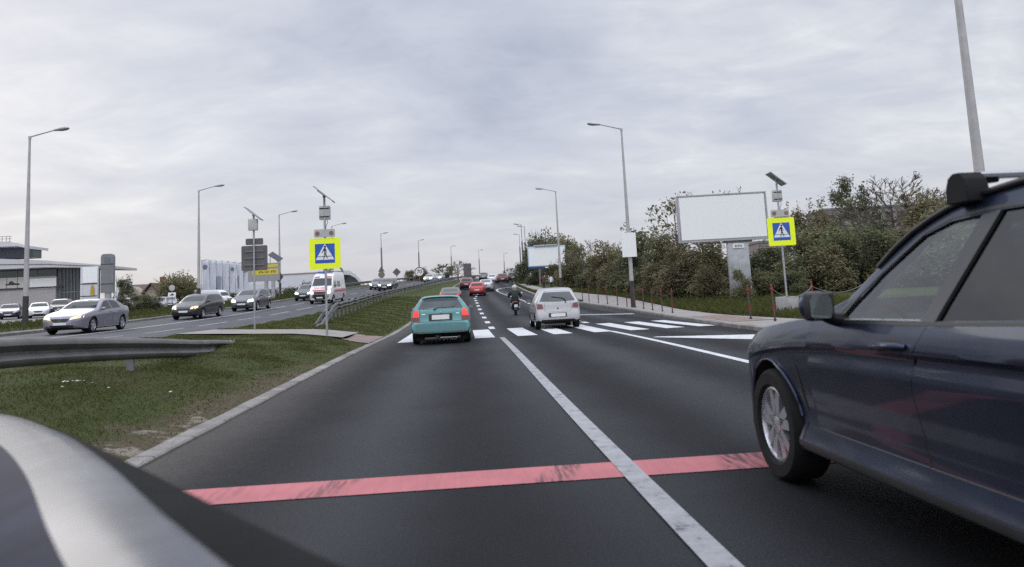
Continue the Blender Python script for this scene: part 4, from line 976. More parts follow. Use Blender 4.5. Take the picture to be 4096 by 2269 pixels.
            seam(gp, T, s, lft, .008); seam(gp, T, s, rgt, .008) if nm == 'rear' else None; seam(gp, T, s, [rows[0][0], rows[0][-1]], .008)
            gp.build('panel_seam', K['black'], d)
        # arch lips, rocker cover, side vent
        for yw in sp['wheels']:
            mb = MB(); r0 = sp['wr'] * sp['arch']
            arc = [(yw + (r0 + .022) * math.cos(t), sp['wr'] + .01 + (r0 + .022) * math.sin(t)) for t in np.linspace(R(-8), R(188), 24)]
            seam(mb, T, s, arc, .052); lipz = mb.build('wheel_arch_trim', K['trim'], root, 60)
            mb = MB(); arc = [(yw + (r0 + .004) * math.cos(t), sp['wr'] + .01 + (r0 + .004) * math.sin(t)) for t in np.linspace(R(18), R(166), 26)]
            P = []
            for (y, z) in arc:
                h, n, i, _ = T.ray_cast(Vector((s * 3, yw + (y - yw) * 1.03, .365 + (z - .365) * 1.03)), Vector((-s, 0, 0)))
                P.append((h.x + s * .006 if h is not None else s * .94, y, z))
            mb.tube(P, .011, 6); mb.build('wheel_arch_lip', pm, root, 60)
        mb = MB(); patch(mb, T, ax, [(-.46, .285), (-2.42, .285)], [(-.46, .33), (-2.42, .33)], 18, 2, .006, .01); mb.build('sill_cover', K['trim'], root, 50)
        mb = MB(); patch(mb, T, ax, [(-.445, .50), (-.475, .50)], [(-.40, .76), (-.425, .77)], 2, 8, .004, .006); mb.build('side_vent', K['black'], root)
        # roof rail and mirror
        P = []
        for y in np.linspace(-1.12, -3.45, 22):
            h = section(sp, y); x, z = h[-5]; P.append((s * (x + .005), y, z + .012 * min(1, (abs(y + 2.3) - 1.17) / -.10 if abs(y + 2.3) > 1.07 else 1)))
        mb = MB(); mb.tube(P, .014, 8); mb.build('roof_rail', K['black'], root, 60)
        mb = MB(); mb.box((s * 1.062, -1.04, 1.128), (.165, .12, .155), Matrix.Rotation(s * R(4), 3, 'Z'), bev=.058); mr = None
        mr = mb.build('mirror', pm, root, 60)
        mb = MB(); mb.tube([(s * .885, -.97, 1.045), (s * .96, -1.0, 1.06), (s * 1.02, -1.03, 1.085)], [.045, .036, .035], 10); mb.build('mirror_stalk', K['black'], mr, 60)
        mb = MB(); mb.prism([(-.072, -.05), (-.05, -.066), (.06, -.062), (.082, -.03), (.078, .035), (.05, .062), (-.05, .058), (-.075, .03)], lambda a, b, d: (s * (1.062 - a * .76), -1.098 + d + .006 * 0 - s * 0, 1.128 + b), -.008, .004); mb.build('mirror_glass', M('mirror_glass', (.20, .22, .23), .05, .9, .08), mr, fix=True)
        mb = MB(); mb.box((s * 1.062, -1.085, 1.128), (.158, .035, .146), bev=.016); mb.build('mirror_rim', K['black'], mr, 50)
    # roof rack bars
    for y in (-1.72, -2.5):
        h = section(sp, y); x, z = h[-5]; rk = empty('roof_bar'); rk.parent = root
        mb = MB(); mb.tube([(-x - .03, y, z + .10), (x + .03, y, z + .10)], .5, 4) if False else None
        zb = z + .108
        prof = [(-.04, -.012), (.04, -.012), (.045, .002), (.03, .014), (0, .018), (-.03, .014), (-.045, .002)]
        mb.prism(prof, lambda a, b, d: (d, y + a, zb + b), -x + .02, x - .02); mb.build('bar', M('anodised_bar', (.5, .5, .52), .32, .8, .06), rk, 50, fix=True)
        for s in (-1, 1):
            mb = MB()
            pr = [(-.075, -.012), (.075, -.012), (.07, .055), (.045, .105), (.01, .122), (-.035, .12), (-.066, .09), (-.078, .04)]
            mb.prism(pr, lambda a, b, d: (s * (x + .02) + d, y + a, z + b), -.055, .05); mb.tube([(s * (x - .02), y, zb - .015), (s * (x - .13), y, zb - .022)], [.03, .012], 8)
            ft = mb.build('foot', K['blackmatt'], rk, 40, fix=True)
            md = ft.modifiers.new('bv', 'BEVEL'); md.width = .016; md.segments = 3; md.limit_method = 'ANGLE'
            mb = MB(); mb.lathe([(0, 0), (0, .011), (.004, .011), (.004, 0)], 'x', 12, (s * (x + .071), y + .03, z + .05)); mb.build('lock', K['chrome'], rk)
    # front: lamps, grille
    for s in (1, -1):
        mb = MB(); b, t = ([(.46, .70), (.86, .74)], [(.46, .78), (.86, .85)]); b, t = (b, t) if s > 0 else (mirx(b), mirx(t)); patch(mb, T, 'f', b, t, 6, 3, .005); mb.build('headlight', K['lamp_off'], root, 50)
    mb = MB(); patch(mb, T, 'f', [(-.38, .60), (.38, .60)], [(-.40, .80), (.40, .80)], 8, 4, .006); mb.build('grille', K['black'], root, 50)
    mb = MB(); patch(mb, T, 'f', [(-.70, .38), (.70, .38)], [(-.72, .52), (.72, .52)], 8, 2, .006); mb.build('air_intake', K['blackmatt'], root, 50)
    mb = MB(); patch(mb, T, 'f', [(-.70, 1.12), (0, 1.14), (.70, 1.12)], [(-.60, 1.52), (0, 1.54), (.60, 1.52)], 12, 8, -.012, .003); mb.build('windscreen', g1, root, 50)
    for y in sp['wheels']:
        for s in (1, -1): wheel(root, s * .935, y, sp['wr'], .245, 5, 'rim', True)
    # inside
    mb = MB(); mb.box((0, -.95, .88), (1.5, .5, .24), bev=.08); mb.box((0, -1.9, .46), (1.5, 2.4, .06)); mb.build('dashboard', K['trim'], root, 50)
    mb = MB(); c = Vector((-.66, -.98, .985)); ax = Matrix.Rotation(R(-22), 3, 'X')
    ring = [c + ax @ Vector((.145 * math.cos(t), 0, .145 * math.sin(t))) for t in np.linspace(0, 2 * PI, 33)]
    mb.tube(ring, .016, 8, caps=False)
    for t in (R(0), R(180), R(270)): mb.tube([c, c + ax @ Vector((.14 * math.cos(t), 0, .14 * math.sin(t)))], [.022, .013], 6)
    mb.tube([c + ax @ Vector((0, -.02, 0)), c + ax @ Vector((0, .12, -.03))], [.06, .04], 10); mb.build('reflection_steering_wheel', K['blackmatt'], root, 60)  # wheel shifted towards the door, standing in for a dark reflection
    for s in (-1, 1):
        mb = MB(); mb.box((s * .38, -1.75, .66), (.50, .52, .17), bev=.06); mb.box((s * .38, -2.02, .94), (.46, .15, .62), Matrix.Rotation(R(-12), 3, 'X'), bev=.06); mb.box((s * .38, -2.11, 1.33), (.26, .10, .18), Matrix.Rotation(R(-8), 3, 'X'), bev=.04); mb.build('seat', K['seat'], root, 50)
    mb = MB(); mb.box((0, -2.75, .66), (1.3, .5, .17), bev=.06); mb.box((0, -3.0, .94), (1.3, .15, .6), Matrix.Rotation(R(-12), 3, 'X'), bev=.06); mb.build('rear_bench', K['trim'], root, 50)
    root.location = (2.905, 4.92, g(2.9, 3.5) + .0); root.rotation_euler = (0, 0, R(-.3))
big_suv()

# ------------------------------------------------------------------ the rounded bonnet in the near left corner
def near_bonnet():
    root = empty('car_front', (-.9, 1.0, 0)); root.name = 'near_car'; tag(root, 'glossy dark grey car bonnet out of focus in the near left corner', 'car')
    edge = [(.02, .62), (-.06, .78), (-.20, .96), (-.43, 1.27), (-.69, 1.64), (-1.06, 2.15), (-1.55, 2.75), (-2.1, 3.2), (-2.8, 3.45)]
    fx = pchip([(i, p[0]) for i, p in enumerate(edge)]); fy = pchip([(i, p[1]) for i, p in enumerate(edge)])
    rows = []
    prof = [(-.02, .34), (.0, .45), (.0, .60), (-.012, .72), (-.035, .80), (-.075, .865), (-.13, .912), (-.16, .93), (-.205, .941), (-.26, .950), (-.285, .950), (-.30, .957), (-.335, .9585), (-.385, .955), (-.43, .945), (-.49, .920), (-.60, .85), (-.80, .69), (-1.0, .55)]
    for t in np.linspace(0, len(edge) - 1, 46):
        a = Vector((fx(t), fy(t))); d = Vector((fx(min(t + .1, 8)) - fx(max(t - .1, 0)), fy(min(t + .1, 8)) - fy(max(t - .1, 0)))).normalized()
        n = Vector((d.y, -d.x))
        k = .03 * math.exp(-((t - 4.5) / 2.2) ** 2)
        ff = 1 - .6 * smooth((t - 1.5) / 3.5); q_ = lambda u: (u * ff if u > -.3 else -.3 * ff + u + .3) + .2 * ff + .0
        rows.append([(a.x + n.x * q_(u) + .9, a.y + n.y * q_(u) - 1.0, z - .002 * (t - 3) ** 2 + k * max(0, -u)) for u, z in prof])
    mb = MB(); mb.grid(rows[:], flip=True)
    pm = M('bonnet_paint', (.04, .043, .060), .5, 0, var=.5, scale=9, coat=.62, coatr=.2, spec=.1, fine=.15, bump=.10)
    k_ = 10; mb = MB(); mb.grid([r[k_:-4] for r in rows], flip=True)
    mb.build('bonnet', pm, root, 60)
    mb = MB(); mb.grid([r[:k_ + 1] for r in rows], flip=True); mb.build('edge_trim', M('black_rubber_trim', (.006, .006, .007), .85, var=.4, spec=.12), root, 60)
    mb = MB(); mb.grid([r[-5:] for r in rows], flip=True); mb.build('bonnet_dark_zone', M('painted_dark_reflection', (.020, .022, .037), .6, var=.45, scale=7, spec=.06), root, 60)  # inner bonnet: darker colour standing in for a dark reflection
    # the body below it, shut to the ground clearance
    mb = MB(); low_ = [[(x, y, z) for x, y, z in (r[0], r[-1])] for r in rows]
    mb.grid([[a, (b[0], b[1], a[2])] for a, b in low_]); mb.grid([[(b[0], b[1], a[2]), b] for a, b in low_])
    mb.build('inner_body', K['under'], root)
    mb = MB(); a = [(r[2][0] * 1, r[2][1], r[2][2]) for r in rows]
    mb.tube(a, .012, 6); mb.build('bumper_trim', K['black'], root, 60)
    for (x, y) in ((-.72, .2), (-1.55, 1.35)):
        wheel(root, x + .9, y - 1.0, .31, .2)
    for k in (0.22, .78):
        pass
near_bonnet()

# ------------------------------------------------------------------ people
def figure(name, J, E, rad, matfn, mats_, parent=None):
    keys = list(J); idx = {k: i for i, k in enumerate(keys)}
    me = bpy.data.meshes.new(name); me.from_pydata([J[k] for k in keys], [(idx[a], idx[b]) for a, b in E], [])
    o = bpy.data.objects.new(name, me); COL.objects.link(o)
    sk = o.modifiers.new('s', 'SKIN'); sk.use_smooth_shade = True
    for k in keys:
        r = rad[k]; v = me.skin_vertices[0].data[idx[k]]; v.radius = r if hasattr(r, '__len__') else (r, r); v.use_root = (k == keys[0])
    ss = o.modifiers.new('u', 'SUBSURF'); ss.levels = 2; ss.render_levels = 2
    m2 = evaluated(o); bpy.data.objects.remove(o)
    m2.materials.clear()
    for m in mats_: m2.materials.append(m)
    for p in m2.polygons: p.material_index = matfn(p.center); p.use_smooth = True
    return link(name, m2, parent)
SKIN = M('skin', (.36, .22, .17), .6, var=.1)
JACK = M('dark_green_jacket', (.018, .024, .022), .8, var=.35, scale=7, bump=.5); JEANS = M('dark_trousers', (.022, .024, .034), .85, var=.3)
WJACK = M('white_jacket', (.50, .52, .56), .8, var=.1); RCOAT = M('dark_red_coat', (.10, .022, .022), .85, var=.3); HAIR = M('dark_hair', (.02, .015, .012), .7, var=.3)
def add_hand(J, E, rad, side, w, fwd):
    """palm, four fingers of unequal length and a thumb leaving the side of the palm"""
    k = 'R' if side > 0 else 'L'; w = Vector(w); f = Vector(fwd).normalized(); up = Vector((0, 0, 1)); lat = f.cross(up).normalized() * -side
    J[k + 'palm'] = w + f * .07; E.append((k + 'wrist', k + 'palm')); rad[k + 'palm'] = .034
    for n, (o_, L) in enumerate(((.030, .065), (.010, .078), (-.010, .072), (-.030, .055))):
        a, b = k + 'fa%d' % n, k + 'fb%d' % n
        J[a] = w + f * (.07 + L * .5) - lat * o_ * -1 + up * -.004; J[b] = w + f * (.07 + L * .72) - lat * o_ * -1 - up * .032
        rad[a] = .011; rad[b] = .009; E += [(k + 'palm', a), (a, b)]
    a, b = k + 'ta', k + 'tb'; J[a] = w + f * .06 + lat * .045 - up * .01; J[b] = w + f * .10 + lat * .05 - up * .03; rad[a] = .012; rad[b] = .010; E += [(k + 'palm', a), (a, b)]
def seated_rider():
    J = {'pelvis': (0, -.08, .84), 'spine': (0, -.08, 1.02), 'chest': (0, -.02, 1.24), 'neck': (0, .03, 1.40), 'head': (0, .05, 1.47), 'crown': (0, .06, 1.58)}
    rad = {'pelvis': (.19, .16), 'spine': (.19, .16), 'chest': (.22, .16), 'neck': .075, 'head': .09, 'crown': .085}
    E = [('pelvis', 'spine'), ('spine', 'chest'), ('chest', 'neck'), ('neck', 'head'), ('head', 'crown')]
    for s, k in ((1, 'R'), (-1, 'L')):
        J.update({k + 'sh': (s * .20, -.01, 1.31), k + 'el': (s * .355, .10, 1.06), k + 'wrist': (s * .33, .40, 1.02), k + 'hip': (s * .13, -.02, .80), k + 'kn': (s * .20, .40, .76), k + 'an': (s * .17, .30, .36), k + 'toe': (s * .18, .44, .30)})
        rad.update({k + 'sh': .105, k + 'el': .085, k + 'wrist': .05, k + 'hip': .12, k + 'kn': .085, k + 'an': .055, k + 'toe': .042})
        E += [('chest', k + 'sh'), (k + 'sh', k + 'el'), (k + 'el', k + 'wrist'), ('pelvis', k + 'hip'), (k + 'hip', k + 'kn'), (k + 'kn', k + 'an'), (k + 'an', k + 'toe')]
        add_hand(J, E, rad, s, J[k + 'wrist'], (0, 1, -.1))
    o = figure('person', J, E, rad, lambda c: 2 if c.z > 1.41 else (0 if c.z > .86 else 1), [JACK, JEANS, SKIN])
    tag(o, 'rider in a dark jacket and white helmet seated on the black scooter', 'person')
    mb = MB(); mb.lathe([(-.13, 0), (-.128, .045), (-.11, .085), (-.06, .128), (0, .142), (.06, .128), (.11, .085), (.135, .03), (.138, 0)], 'z', 24, (0, .055, 1.56)); hm = mb.build('helmet', M('helmet_white', (.42, .44, .40), .35, var=.15, coat=.5), o, 60, fix=True)
    mb = MB(); mb.box((0, .17, 1.545), (.2, .05, .09), bev=.02); mb.build('visor', K['black'], hm, 50)
    return o
def scooter():
    o = empty('scooter'); tag(o, 'black scooter seen from behind ridden up the second lane', 'scooter')
    bk = K['black']
    for y in (-.55, .70):
        mb = MB(); mb.lathe([(-.05, .16), (-.06, .2), (-.05, .26), (0, .275), (.05, .26), (.06, .2), (.05, .16)], 'x', 28, close=True); w = mb.build('wheel', K['tyre'], o, 40, (0, y, .275), fix=True)
        mb = MB(); mb.lathe([(-.03, 0), (-.03, .17), (.03, .17), (.03, 0)], 'x', 20); mb.build('rim', K['rimdark'], w, fix=True)
    mb = MB(); rows = []
    for y, w, z0, z1 in ((-.84, .05, .66, .74), (-.80, .13, .52, .80), (-.6, .19, .40, .83), (-.3, .21, .34, .82), (0, .20, .30, .78), (.15, .17, .28, .55), (.2, .1, .28, .40)):
        rows.append([(w * math.cos(t), y, (z0 + z1) / 2 + (z1 - z0) / 2 * math.sin(t)) for t in np.linspace(0, 2 * PI, 17)])
    mb.grid(rows); mb.box((0, .3, .27), (.36, .5, .08), bev=.03); mb.build('body', bk, o, 60, fix=True)
    mb = MB(); mb.box((0, -.28, .83), (.32, .9, .10), bev=.045); mb.build('seat', K['blackmatt'], o, 50)
    mb = MB(); mb.box((0, .52, .62), (.40, .07, .66), Matrix.Rotation(R(-14), 3, 'X'), bev=.04); mb.tube([(0, .70, .3), (0, .58, .7), (0, .45, 1.0)], .035, 8); mb.box((0, .52, 1.08), (.32, .05, .2), Matrix.Rotation(R(-20), 3, 'X'), bev=.03); mb.build('front_shield', bk, o, 50)
    mb = MB(); mb.tube([(-.38, .42, 1.0), (-.2, .47, 1.0), (.2, .47, 1.0), (.38, .42, 1.0)], .016, 8); mb.build('handlebar', K['galv_dark'], o, 50)
    for s in (-1, 1):
        mb = MB(); mb.tube([(s * .26, .46, 1.0), (s * .40, .44, 1.2)], .008, 6); mb.lathe([(-.01, 0), (-.01, .058), (.012, .05), (.014, 0)], 'y', 18, (s * .43, .44, 1.23)); m_ = mb.build('mirror', bk, o, 50, fix=True)
        mb = MB(); mb.lathe([(-.003, 0), (-.003, .05), (0, .05), (0, 0)], 'y', 18, (s * .43, .427, 1.23)); mb.build('mirror_glass', K['chrome'], m_, fix=True)
    mb = MB(); mb.box((0, -.845, .735), (.22, .04, .10), bev=.02); mb.build('tail_light', K['tail'], o, 50)
    mb = MB(); mb.box((.02, -.83, .53), (.19, .01, .15)); mb.build('licence_plate', K['plate'], o)
    mb = MB(); mb.box((0, -.78, .44), (.2, .05, .34), Matrix.Rotation(R(-16), 3, 'X'), bev=.02); mb.build('mudguard', bk, o, 50)
    mb = MB(); mb.tube([(.16, -.1, .3), (.2, -.45, .36), (.21, -.82, .44)], [.03, .055, .06], 10); mb.build('exhaust', K['galv_dark'], o, 50)
    mb = MB()
    for s in (-1, 1): mb.box((s * .24, -.45, .58), (.07, .36, .2), bev=.03)
    mb.build('side_panel', M('pale_side_panel', (.30, .29, .30), .5), o, 50)
    return o
sc_ = scooter(); rd = seated_rider()
for o in (sc_, rd): place_on_road(o, 2.95, 43.6, R(-2))
def walker(label, coat, legs, x, y, heading, sc=1.0, bend=.1):
    J = {'pelvis': (0, 0, .95), 'spine': (0, bend * .4, 1.12), 'chest': (0, bend, 1.32), 'neck': (0, bend * 1.4, 1.50), 'head': (0, bend * 1.7, 1.58), 'crown': (0, bend * 1.8, 1.68)}
    rad = {'pelvis': (.16, .12), 'spine': (.155, .12), 'chest': (.18, .125), 'neck': .055, 'head': .085, 'crown': .08}
    E = [('pelvis', 'spine'), ('spine', 'chest'), ('chest', 'neck'), ('neck', 'head'), ('head', 'crown')]
    for s, k in ((1, 'R'), (-1, 'L')):
        J.update({k + 'sh': (s * .19, bend, 1.41), k + 'el': (s * .26, bend - s * .10, 1.16), k + 'wrist': (s * .25, bend + .08 - s * .16, .94), k + 'hip': (s * .10, 0, .90), k + 'kn': (s * .10, .06 + s * .12, .50), k + 'an': (s * .10, s * .22 - .03, .09), k + 'toe': (s * .11, s * .22 + .12, .045)})
        rad.update({k + 'sh': .075, k + 'el': .06, k + 'wrist': .038, k + 'hip': .10, k + 'kn': .066, k + 'an': .045, k + 'toe': .036})
        E += [('chest', k + 'sh'), (k + 'sh', k + 'el'), (k + 'el', k + 'wrist'), ('pelvis', k + 'hip'), (k + 'hip', k + 'kn'), (k + 'kn', k + 'an'), (k + 'an', k + 'toe')]
        add_hand(J, E, rad, s, J[k + 'wrist'], (0, .1, -1))
    def mf(c):
        if c.z > 1.50: return 2
        if abs(c.x) > .19 and c.z < .95: return 2
        return 0 if c.z > .86 else 1
    o = figure('person', J, E, rad, mf, [coat, legs, SKIN]); tag(o, label, 'person')
    mb = MB(); mb.lathe([(-.02, .10), (.05, .112), (.10, .085), (.13, .03), (.134, 0)], 'z', 18, (0, bend * 1.75 - .015, 1.62)); mb.build('hair', HAIR, o, 60)
    o.scale = (sc,) * 3; o.location = (x, y, surf(x, y)); o.rotation_euler = (0, 0, heading)
    return o
walker('person in a white jacket walking on the far pavement by the hedge', WJACK, JEANS, 10.05, 86, 0, .93, .18)
walker('person in a dark red coat walking beside the person in white', RCOAT, JEANS, 9.25, 86.6, R(8), .93, .1)
# ------------------------------------------------------------------ lamp posts
def arm_post(label, x, y, side, H=9.75, group='tall street lamps with a slanting arm', base_r=.12, top_r=.05, lamp_z=.35, reach=1.75):
    o = empty('street_lamp', (x, y, surf(x, y))); tag(o, label, 'street lamp', group)
    mb = MB(); mb.tube([(0, 0, 1.5), (0, 0, 4), (0, 0, H)], [base_r, base_r * .80 + top_r * .2, top_r], 14); mb.build('pole', K['polec'], o, 50)
    mb = MB(); mb.tube([(0, 0, -.15), (0, 0, 1.3), (0, 0, 1.5)], [base_r * 1.18, base_r * 1.12, base_r * 1.05], 14); mb.build('base', K['tar'], o, 50)
    mb = MB(); mb.tube([(0, 0, H - .12), (0, 0, H + .03)], .07, 10); mb.tube([(0, 0, H), (side * reach * .74, -.1, H + lamp_z * .85)], [.038, .032], 8); mb.build('arm', K['polec'], o, 50)
    mb = MB(); d = Vector((side, -.06, lamp_z / reach * .5)).normalized(); c = Vector((side * reach * .70, -.095, H + lamp_z * .82)); rows = []
    u = Vector((0, 1, 0)); w = d.cross(u).normalized()
    for t, a, b in ((0, .03, .03), (.04, .055, .05), (.22, .085, .07), (.42, .13, .10), (.62, .14, .10), (.76, .10, .06), (.80, .02, .015)):
        rows.append([c + d * t + u * a * math.cos(k) + w * b * math.sin(k) for k in np.linspace(0, 2 * PI, 15)])
    mb.grid(rows); mb.build('lamp_head', K['galv'], o, 60, fix=True)
    mb = MB(); cc = c + d * .55; mb.lathe([(-.075, 0), (-.068, .06), (-.04, .10), (0, .115)], 'z', 16, cc + Vector((0, 0, -.02))); mb.build('lamp_glass', K['lamp_off'], o, 60, fix=True)
    return o
for lab, px, py, Y in (
    ('tall slender lamp post with blackened foot left of the silver lilac saloon', 75, 345, 39.6),
    ('lamp post with slanting arm beside the row of white flags', 500, 480, 60),
    ('lamp post with slanting arm behind the grey sign back and yellow banner', 702, 541, 83),
    ('distant lamp post whose arm shows just right of the lamp panel of the yellow sign', 835, 572, 105)):
    p = at(px, py, Y); arm_post(lab, p.x, Y, 1, p.z - surf(p.x, Y) if Y < 100 else 8.6)
for lab, px, py, Y in (
    ('tall lamp post carrying a grey rectangular board on the right pavement', 1562, 325, 42.7),
    ('lamp post with arm rising behind the second smaller billboard', 1397, 482, 74.5)):
    p = at(px, py, Y); arm_post(lab, p.x + .02, Y, -1, p.z - surf(p.x, Y))
arm_post('thick pale lamp post cut by the top of the photo above the roof rack', 14.93, 20.5, -1, 9.8, base_r=.15, top_r=.095)
def step_post(label, x, y, H, side, top_z, group='two part lamp posts towards the brow'):
    o = empty('street_lamp', (x, y, top_z - H)); tag(o, label, 'street lamp', group)
    mb = MB(); mb.tube([(0, 0, -1.5), (0, 0, H * .70), (0, 0, H * .735)], [.17, .13, .075], 10); mb.build('pole', K['galv_dark'], o, 50)
    mb = MB(); mb.tube([(0, 0, H * .73), (0, 0, H)], [.07, .055], 8); mb.tube([(0, 0, H - .03), (side * .55, -.1, H + .05)], .04, 6); mb.build('arm', K['galv'], o, 50)
    mb = MB(); mb.box((side * .85, -.12, H + .09), (.75, .3, .16), Matrix.Rotation(-side * R(8), 3, 'Y'), bev=.06); mb.build('lamp_head', K['galv'], o, 50)
    return o
for lab, px, py, Y, H in (
    ('two part lamp post bearing small sign backs, leftmost of the far row', 958, 588, 130, 8.7),
    ('two part lamp post straight above the round speed limit sign', 1052, 605, 158, 9),
    ('two part lamp post rising out of the brown bush and bare tree', 1134, 620, 192, 9.2),
    ('two part lamp post standing alone on the brow behind the red hatchback', 1204, 630, 215, 9),
    ('small farthest lamp post right of the one alone on the brow', 1267, 638, 240, 9)):
    p = at(px, py, Y); step_post(lab, p.x, Y, H, 1, p.z)
for lab, px, py, Y, H, s in (
    ('lowest and leftmost of the clustered lamp posts by the dark tree', 1306, 590, 160, 9.5, -1),
    ('thickest and tallest of the clustered lamp posts by the dark tree', 1311, 565, 118, 9.8, -1),
    ('right hand post of the clustered lamp posts by the dark tree', 1319, 570, 122, 9.3, -1)):
    p = at(px, py, Y); step_post(lab, p.x, Y, H, s, p.z)
p = at(1337, 635, 150)
step_post('small lamp post with only its head seen above the second billboard', p.x, 150, 8, -1, p.z)

# ------------------------------------------------------------------ pedestrian crossing signs
def vert(o_y): return lambda a, b, d: (a, o_y - d, b)
def disc(r, n=20, cx=0, cz=0): return [(cx + r * math.cos(2 * PI * k / n), cz + r * math.sin(2 * PI * k / n)) for k in range(n)]
def rrect(w, h, r, cx=0, cz=0, n=5):
    P = []
    for sx, sz, a0 in ((1, 1, 0), (-1, 1, 90), (-1, -1, 180), (1, -1, 270)):
        for k in range(n + 1):
            t = R(a0 + 90 * k / n); P.append((cx + sx * (w / 2 - r) + r * math.cos(t), cz + sz * (h / 2 - r) + r * math.sin(t)))
    return P
WALKMAN = [  # the walking figure of the sign, drawn in a unit square
    [(.02, .30), (.06, .26), (.085, .16), (.13, .02), (.10, .0), (.045, .13), (.015, .22), (-.02, .11), (-.055, -.02), (-.085, .0), (-.05, .13), (-.03, .26), (-.03, .31)],
    [(-.03, .29), (-.045, .42), (-.10, .33), (-.15, .28), (-.165, .30), (-.125, .36), (-.065, .50), (-.02, .535), (.04, .52), (.075, .42), (.10, .30), (.08, .28), (.055, .38), (.045, .44), (.03, .29)],
]
def crossing_sign(label, x, y, zt, pz0, pz1, back=False, yaw=0, base=None, w=.95, pv_dark=False, pv_tilt=40):
    z0 = base if base is not None else surf(x, y)
    o = empty('crossing_sign', (x, y, z0), (0, 0, yaw)); tag(o, label, 'road sign', 'crossing signs with solar panels')
    H = zt - z0; a, b = pz0 - z0, pz1 - z0; cz = (a + b) / 2; ph = b - a
    mb = MB(); mb.tube([(0, 0, -.1), (0, 0, H - .25)], .036, 12); mb.build('post', K['galv'], o, 50)
    s = 1 if back else -1
    yy = s * .055 - (.0)
    f = (lambda u, v, d: (u, -.05 - d, v)) if not back else (lambda u, v, d: (-u, .05 + d, v))
    pan = MB(); pan.prism(rrect(w, ph, .05, 0, cz), f, 0, .018); P = pan.build('sign_panel', K['signback'] if back else K['yellow'], o, 40, fix=True)
    mb = MB()
    for z in (cz - .25, cz, cz + .25): mb.box((0, .0 + (.03 if back else -.03), z), (w * .75, .035, .04))
    mb.build('bracket', K['galv_dark'], P)
    if not back:
        bl = MB(); bl.prism(rrect(w * .635, ph * .635, .02, 0, cz), f, .018, .022); bl.build('blue_square', K['blue'], P, fix=True)
        tw = w * .60; z_ = cz - ph * .205; tr = MB(); tr.prism([(-tw / 2, z_), (tw / 2, z_), (.012, z_ + ph * .50), (-.012, z_ + ph * .50)], f, .022, .025); tr.build('white_triangle', K['white'], P, fix=True)
        mn = MB(); sc = ph * .66
        for poly in WALKMAN: mn.prism([(-px * sc * -1, z_ + .028 + pz * sc) for px, pz in poly], f, .025, .028)
        mn.prism(disc(.034 * sc / .63, 14, .005, z_ + .028 + .595 * sc), f, .025, .028)
        mn.prism([(-tw * .40, z_ + .095), (tw * .40, z_ + .095), (tw * .385, z_ + .112), (-tw * .385, z_ + .112)], f, .0255, .0275); mn.build('walking_symbol', K['black'], P, fix=True)
    lw, lh = w * .66, ph * .255; lz = b + .03 + lh / 2
    lp = MB(); lp.prism(rrect(lw, lh, .03, 0, lz), f, -.01, .05); LP = lp.build('lamp_panel', K['signback'] if back else K['box'], o, 40, fix=True)
    if not back:
        for sx in (-1, 1):
            l = MB(); l.prism(disc(lh * .27, 18, sx * lw * .34, lz), f, .05, .066); l.build('warning_lamp', M('amber_warning_lens', (.20, .10, .085), .25, var=.3), LP, 40, fix=True)
    bz = lz + lh / 2 + (.33 if not back else .30) + .2
    bb = MB(); bb.box((0, (-.06 if not back else .07) * -1 if not back else .09 * -1, bz), (.33, .18, .42), bev=.015); B = bb.build('battery_box', K['box'], o, 40)
    st = MB()
    for z in (-.13, .13): st.box((0, .0 if not back else -.0, bz + z), (.3, .10, .025))
    for z in (-.1, .1): st.tube([(.16, -.17 if back else .0, bz + z), (.175, -.17 if back else .0, bz + z)], .012, 6)
    st.build('clamp', K['blackmatt'], B)
    if not back:
        cb = MB(); cb.tube([(.07, -.03, bz - .2), (.10, -.04, bz - .32), (.05, -.035, bz - .42), (.03, -.03, lz + .1)], .008, 6); cb.build('cable', K['black'], o, 50)
    pv = MB(); rt = Matrix.Rotation(R(pv_tilt), 3, 'Y'); c = Vector((.0, 0, H - .18))
    pv.box(c, (.74, .55, .03), rt); S = pv.build('solar_panel', K['galv'], o)
    ce = MB(); ce.box(c + rt @ Vector((0, 0, .0175)), (.70, .51, .004), rt); ce.build('solar_cells', K['panel_pv'], S)
    ar = MB(); ar.tube([(0, 0, H - .27), (.0, 0, H - .19)], .05, 10); ar.box(c + rt @ Vector((-.1, 0, -.028)), (.3, .06, .025), rt); ar.build('mount', K['galv_dark'], S)
    return o
crossing_sign('yellow bordered crossing sign with solar panel on the grassy median', -4.2, 23.7, 4.98, 2.48, 3.43)
crossing_sign('yellow bordered crossing sign rising from a concrete block on the right', 11.75, 27, 5.38, 2.72, 3.75, yaw=R(-3), base=.84, w=1.0)
crossing_sign('grey back of a crossing sign with solar panel across the median', -7.68, 28.6, 5.1, 2.80, 3.73, back=True)
mb = MB(); mb.box((11.75, 27, .52), (.64, .6, .68), bev=.03); tag(mb.build('concrete_block', K['concrete'], smooth=40), 'grey concrete block holding the post of the right crossing sign', 'concrete block')
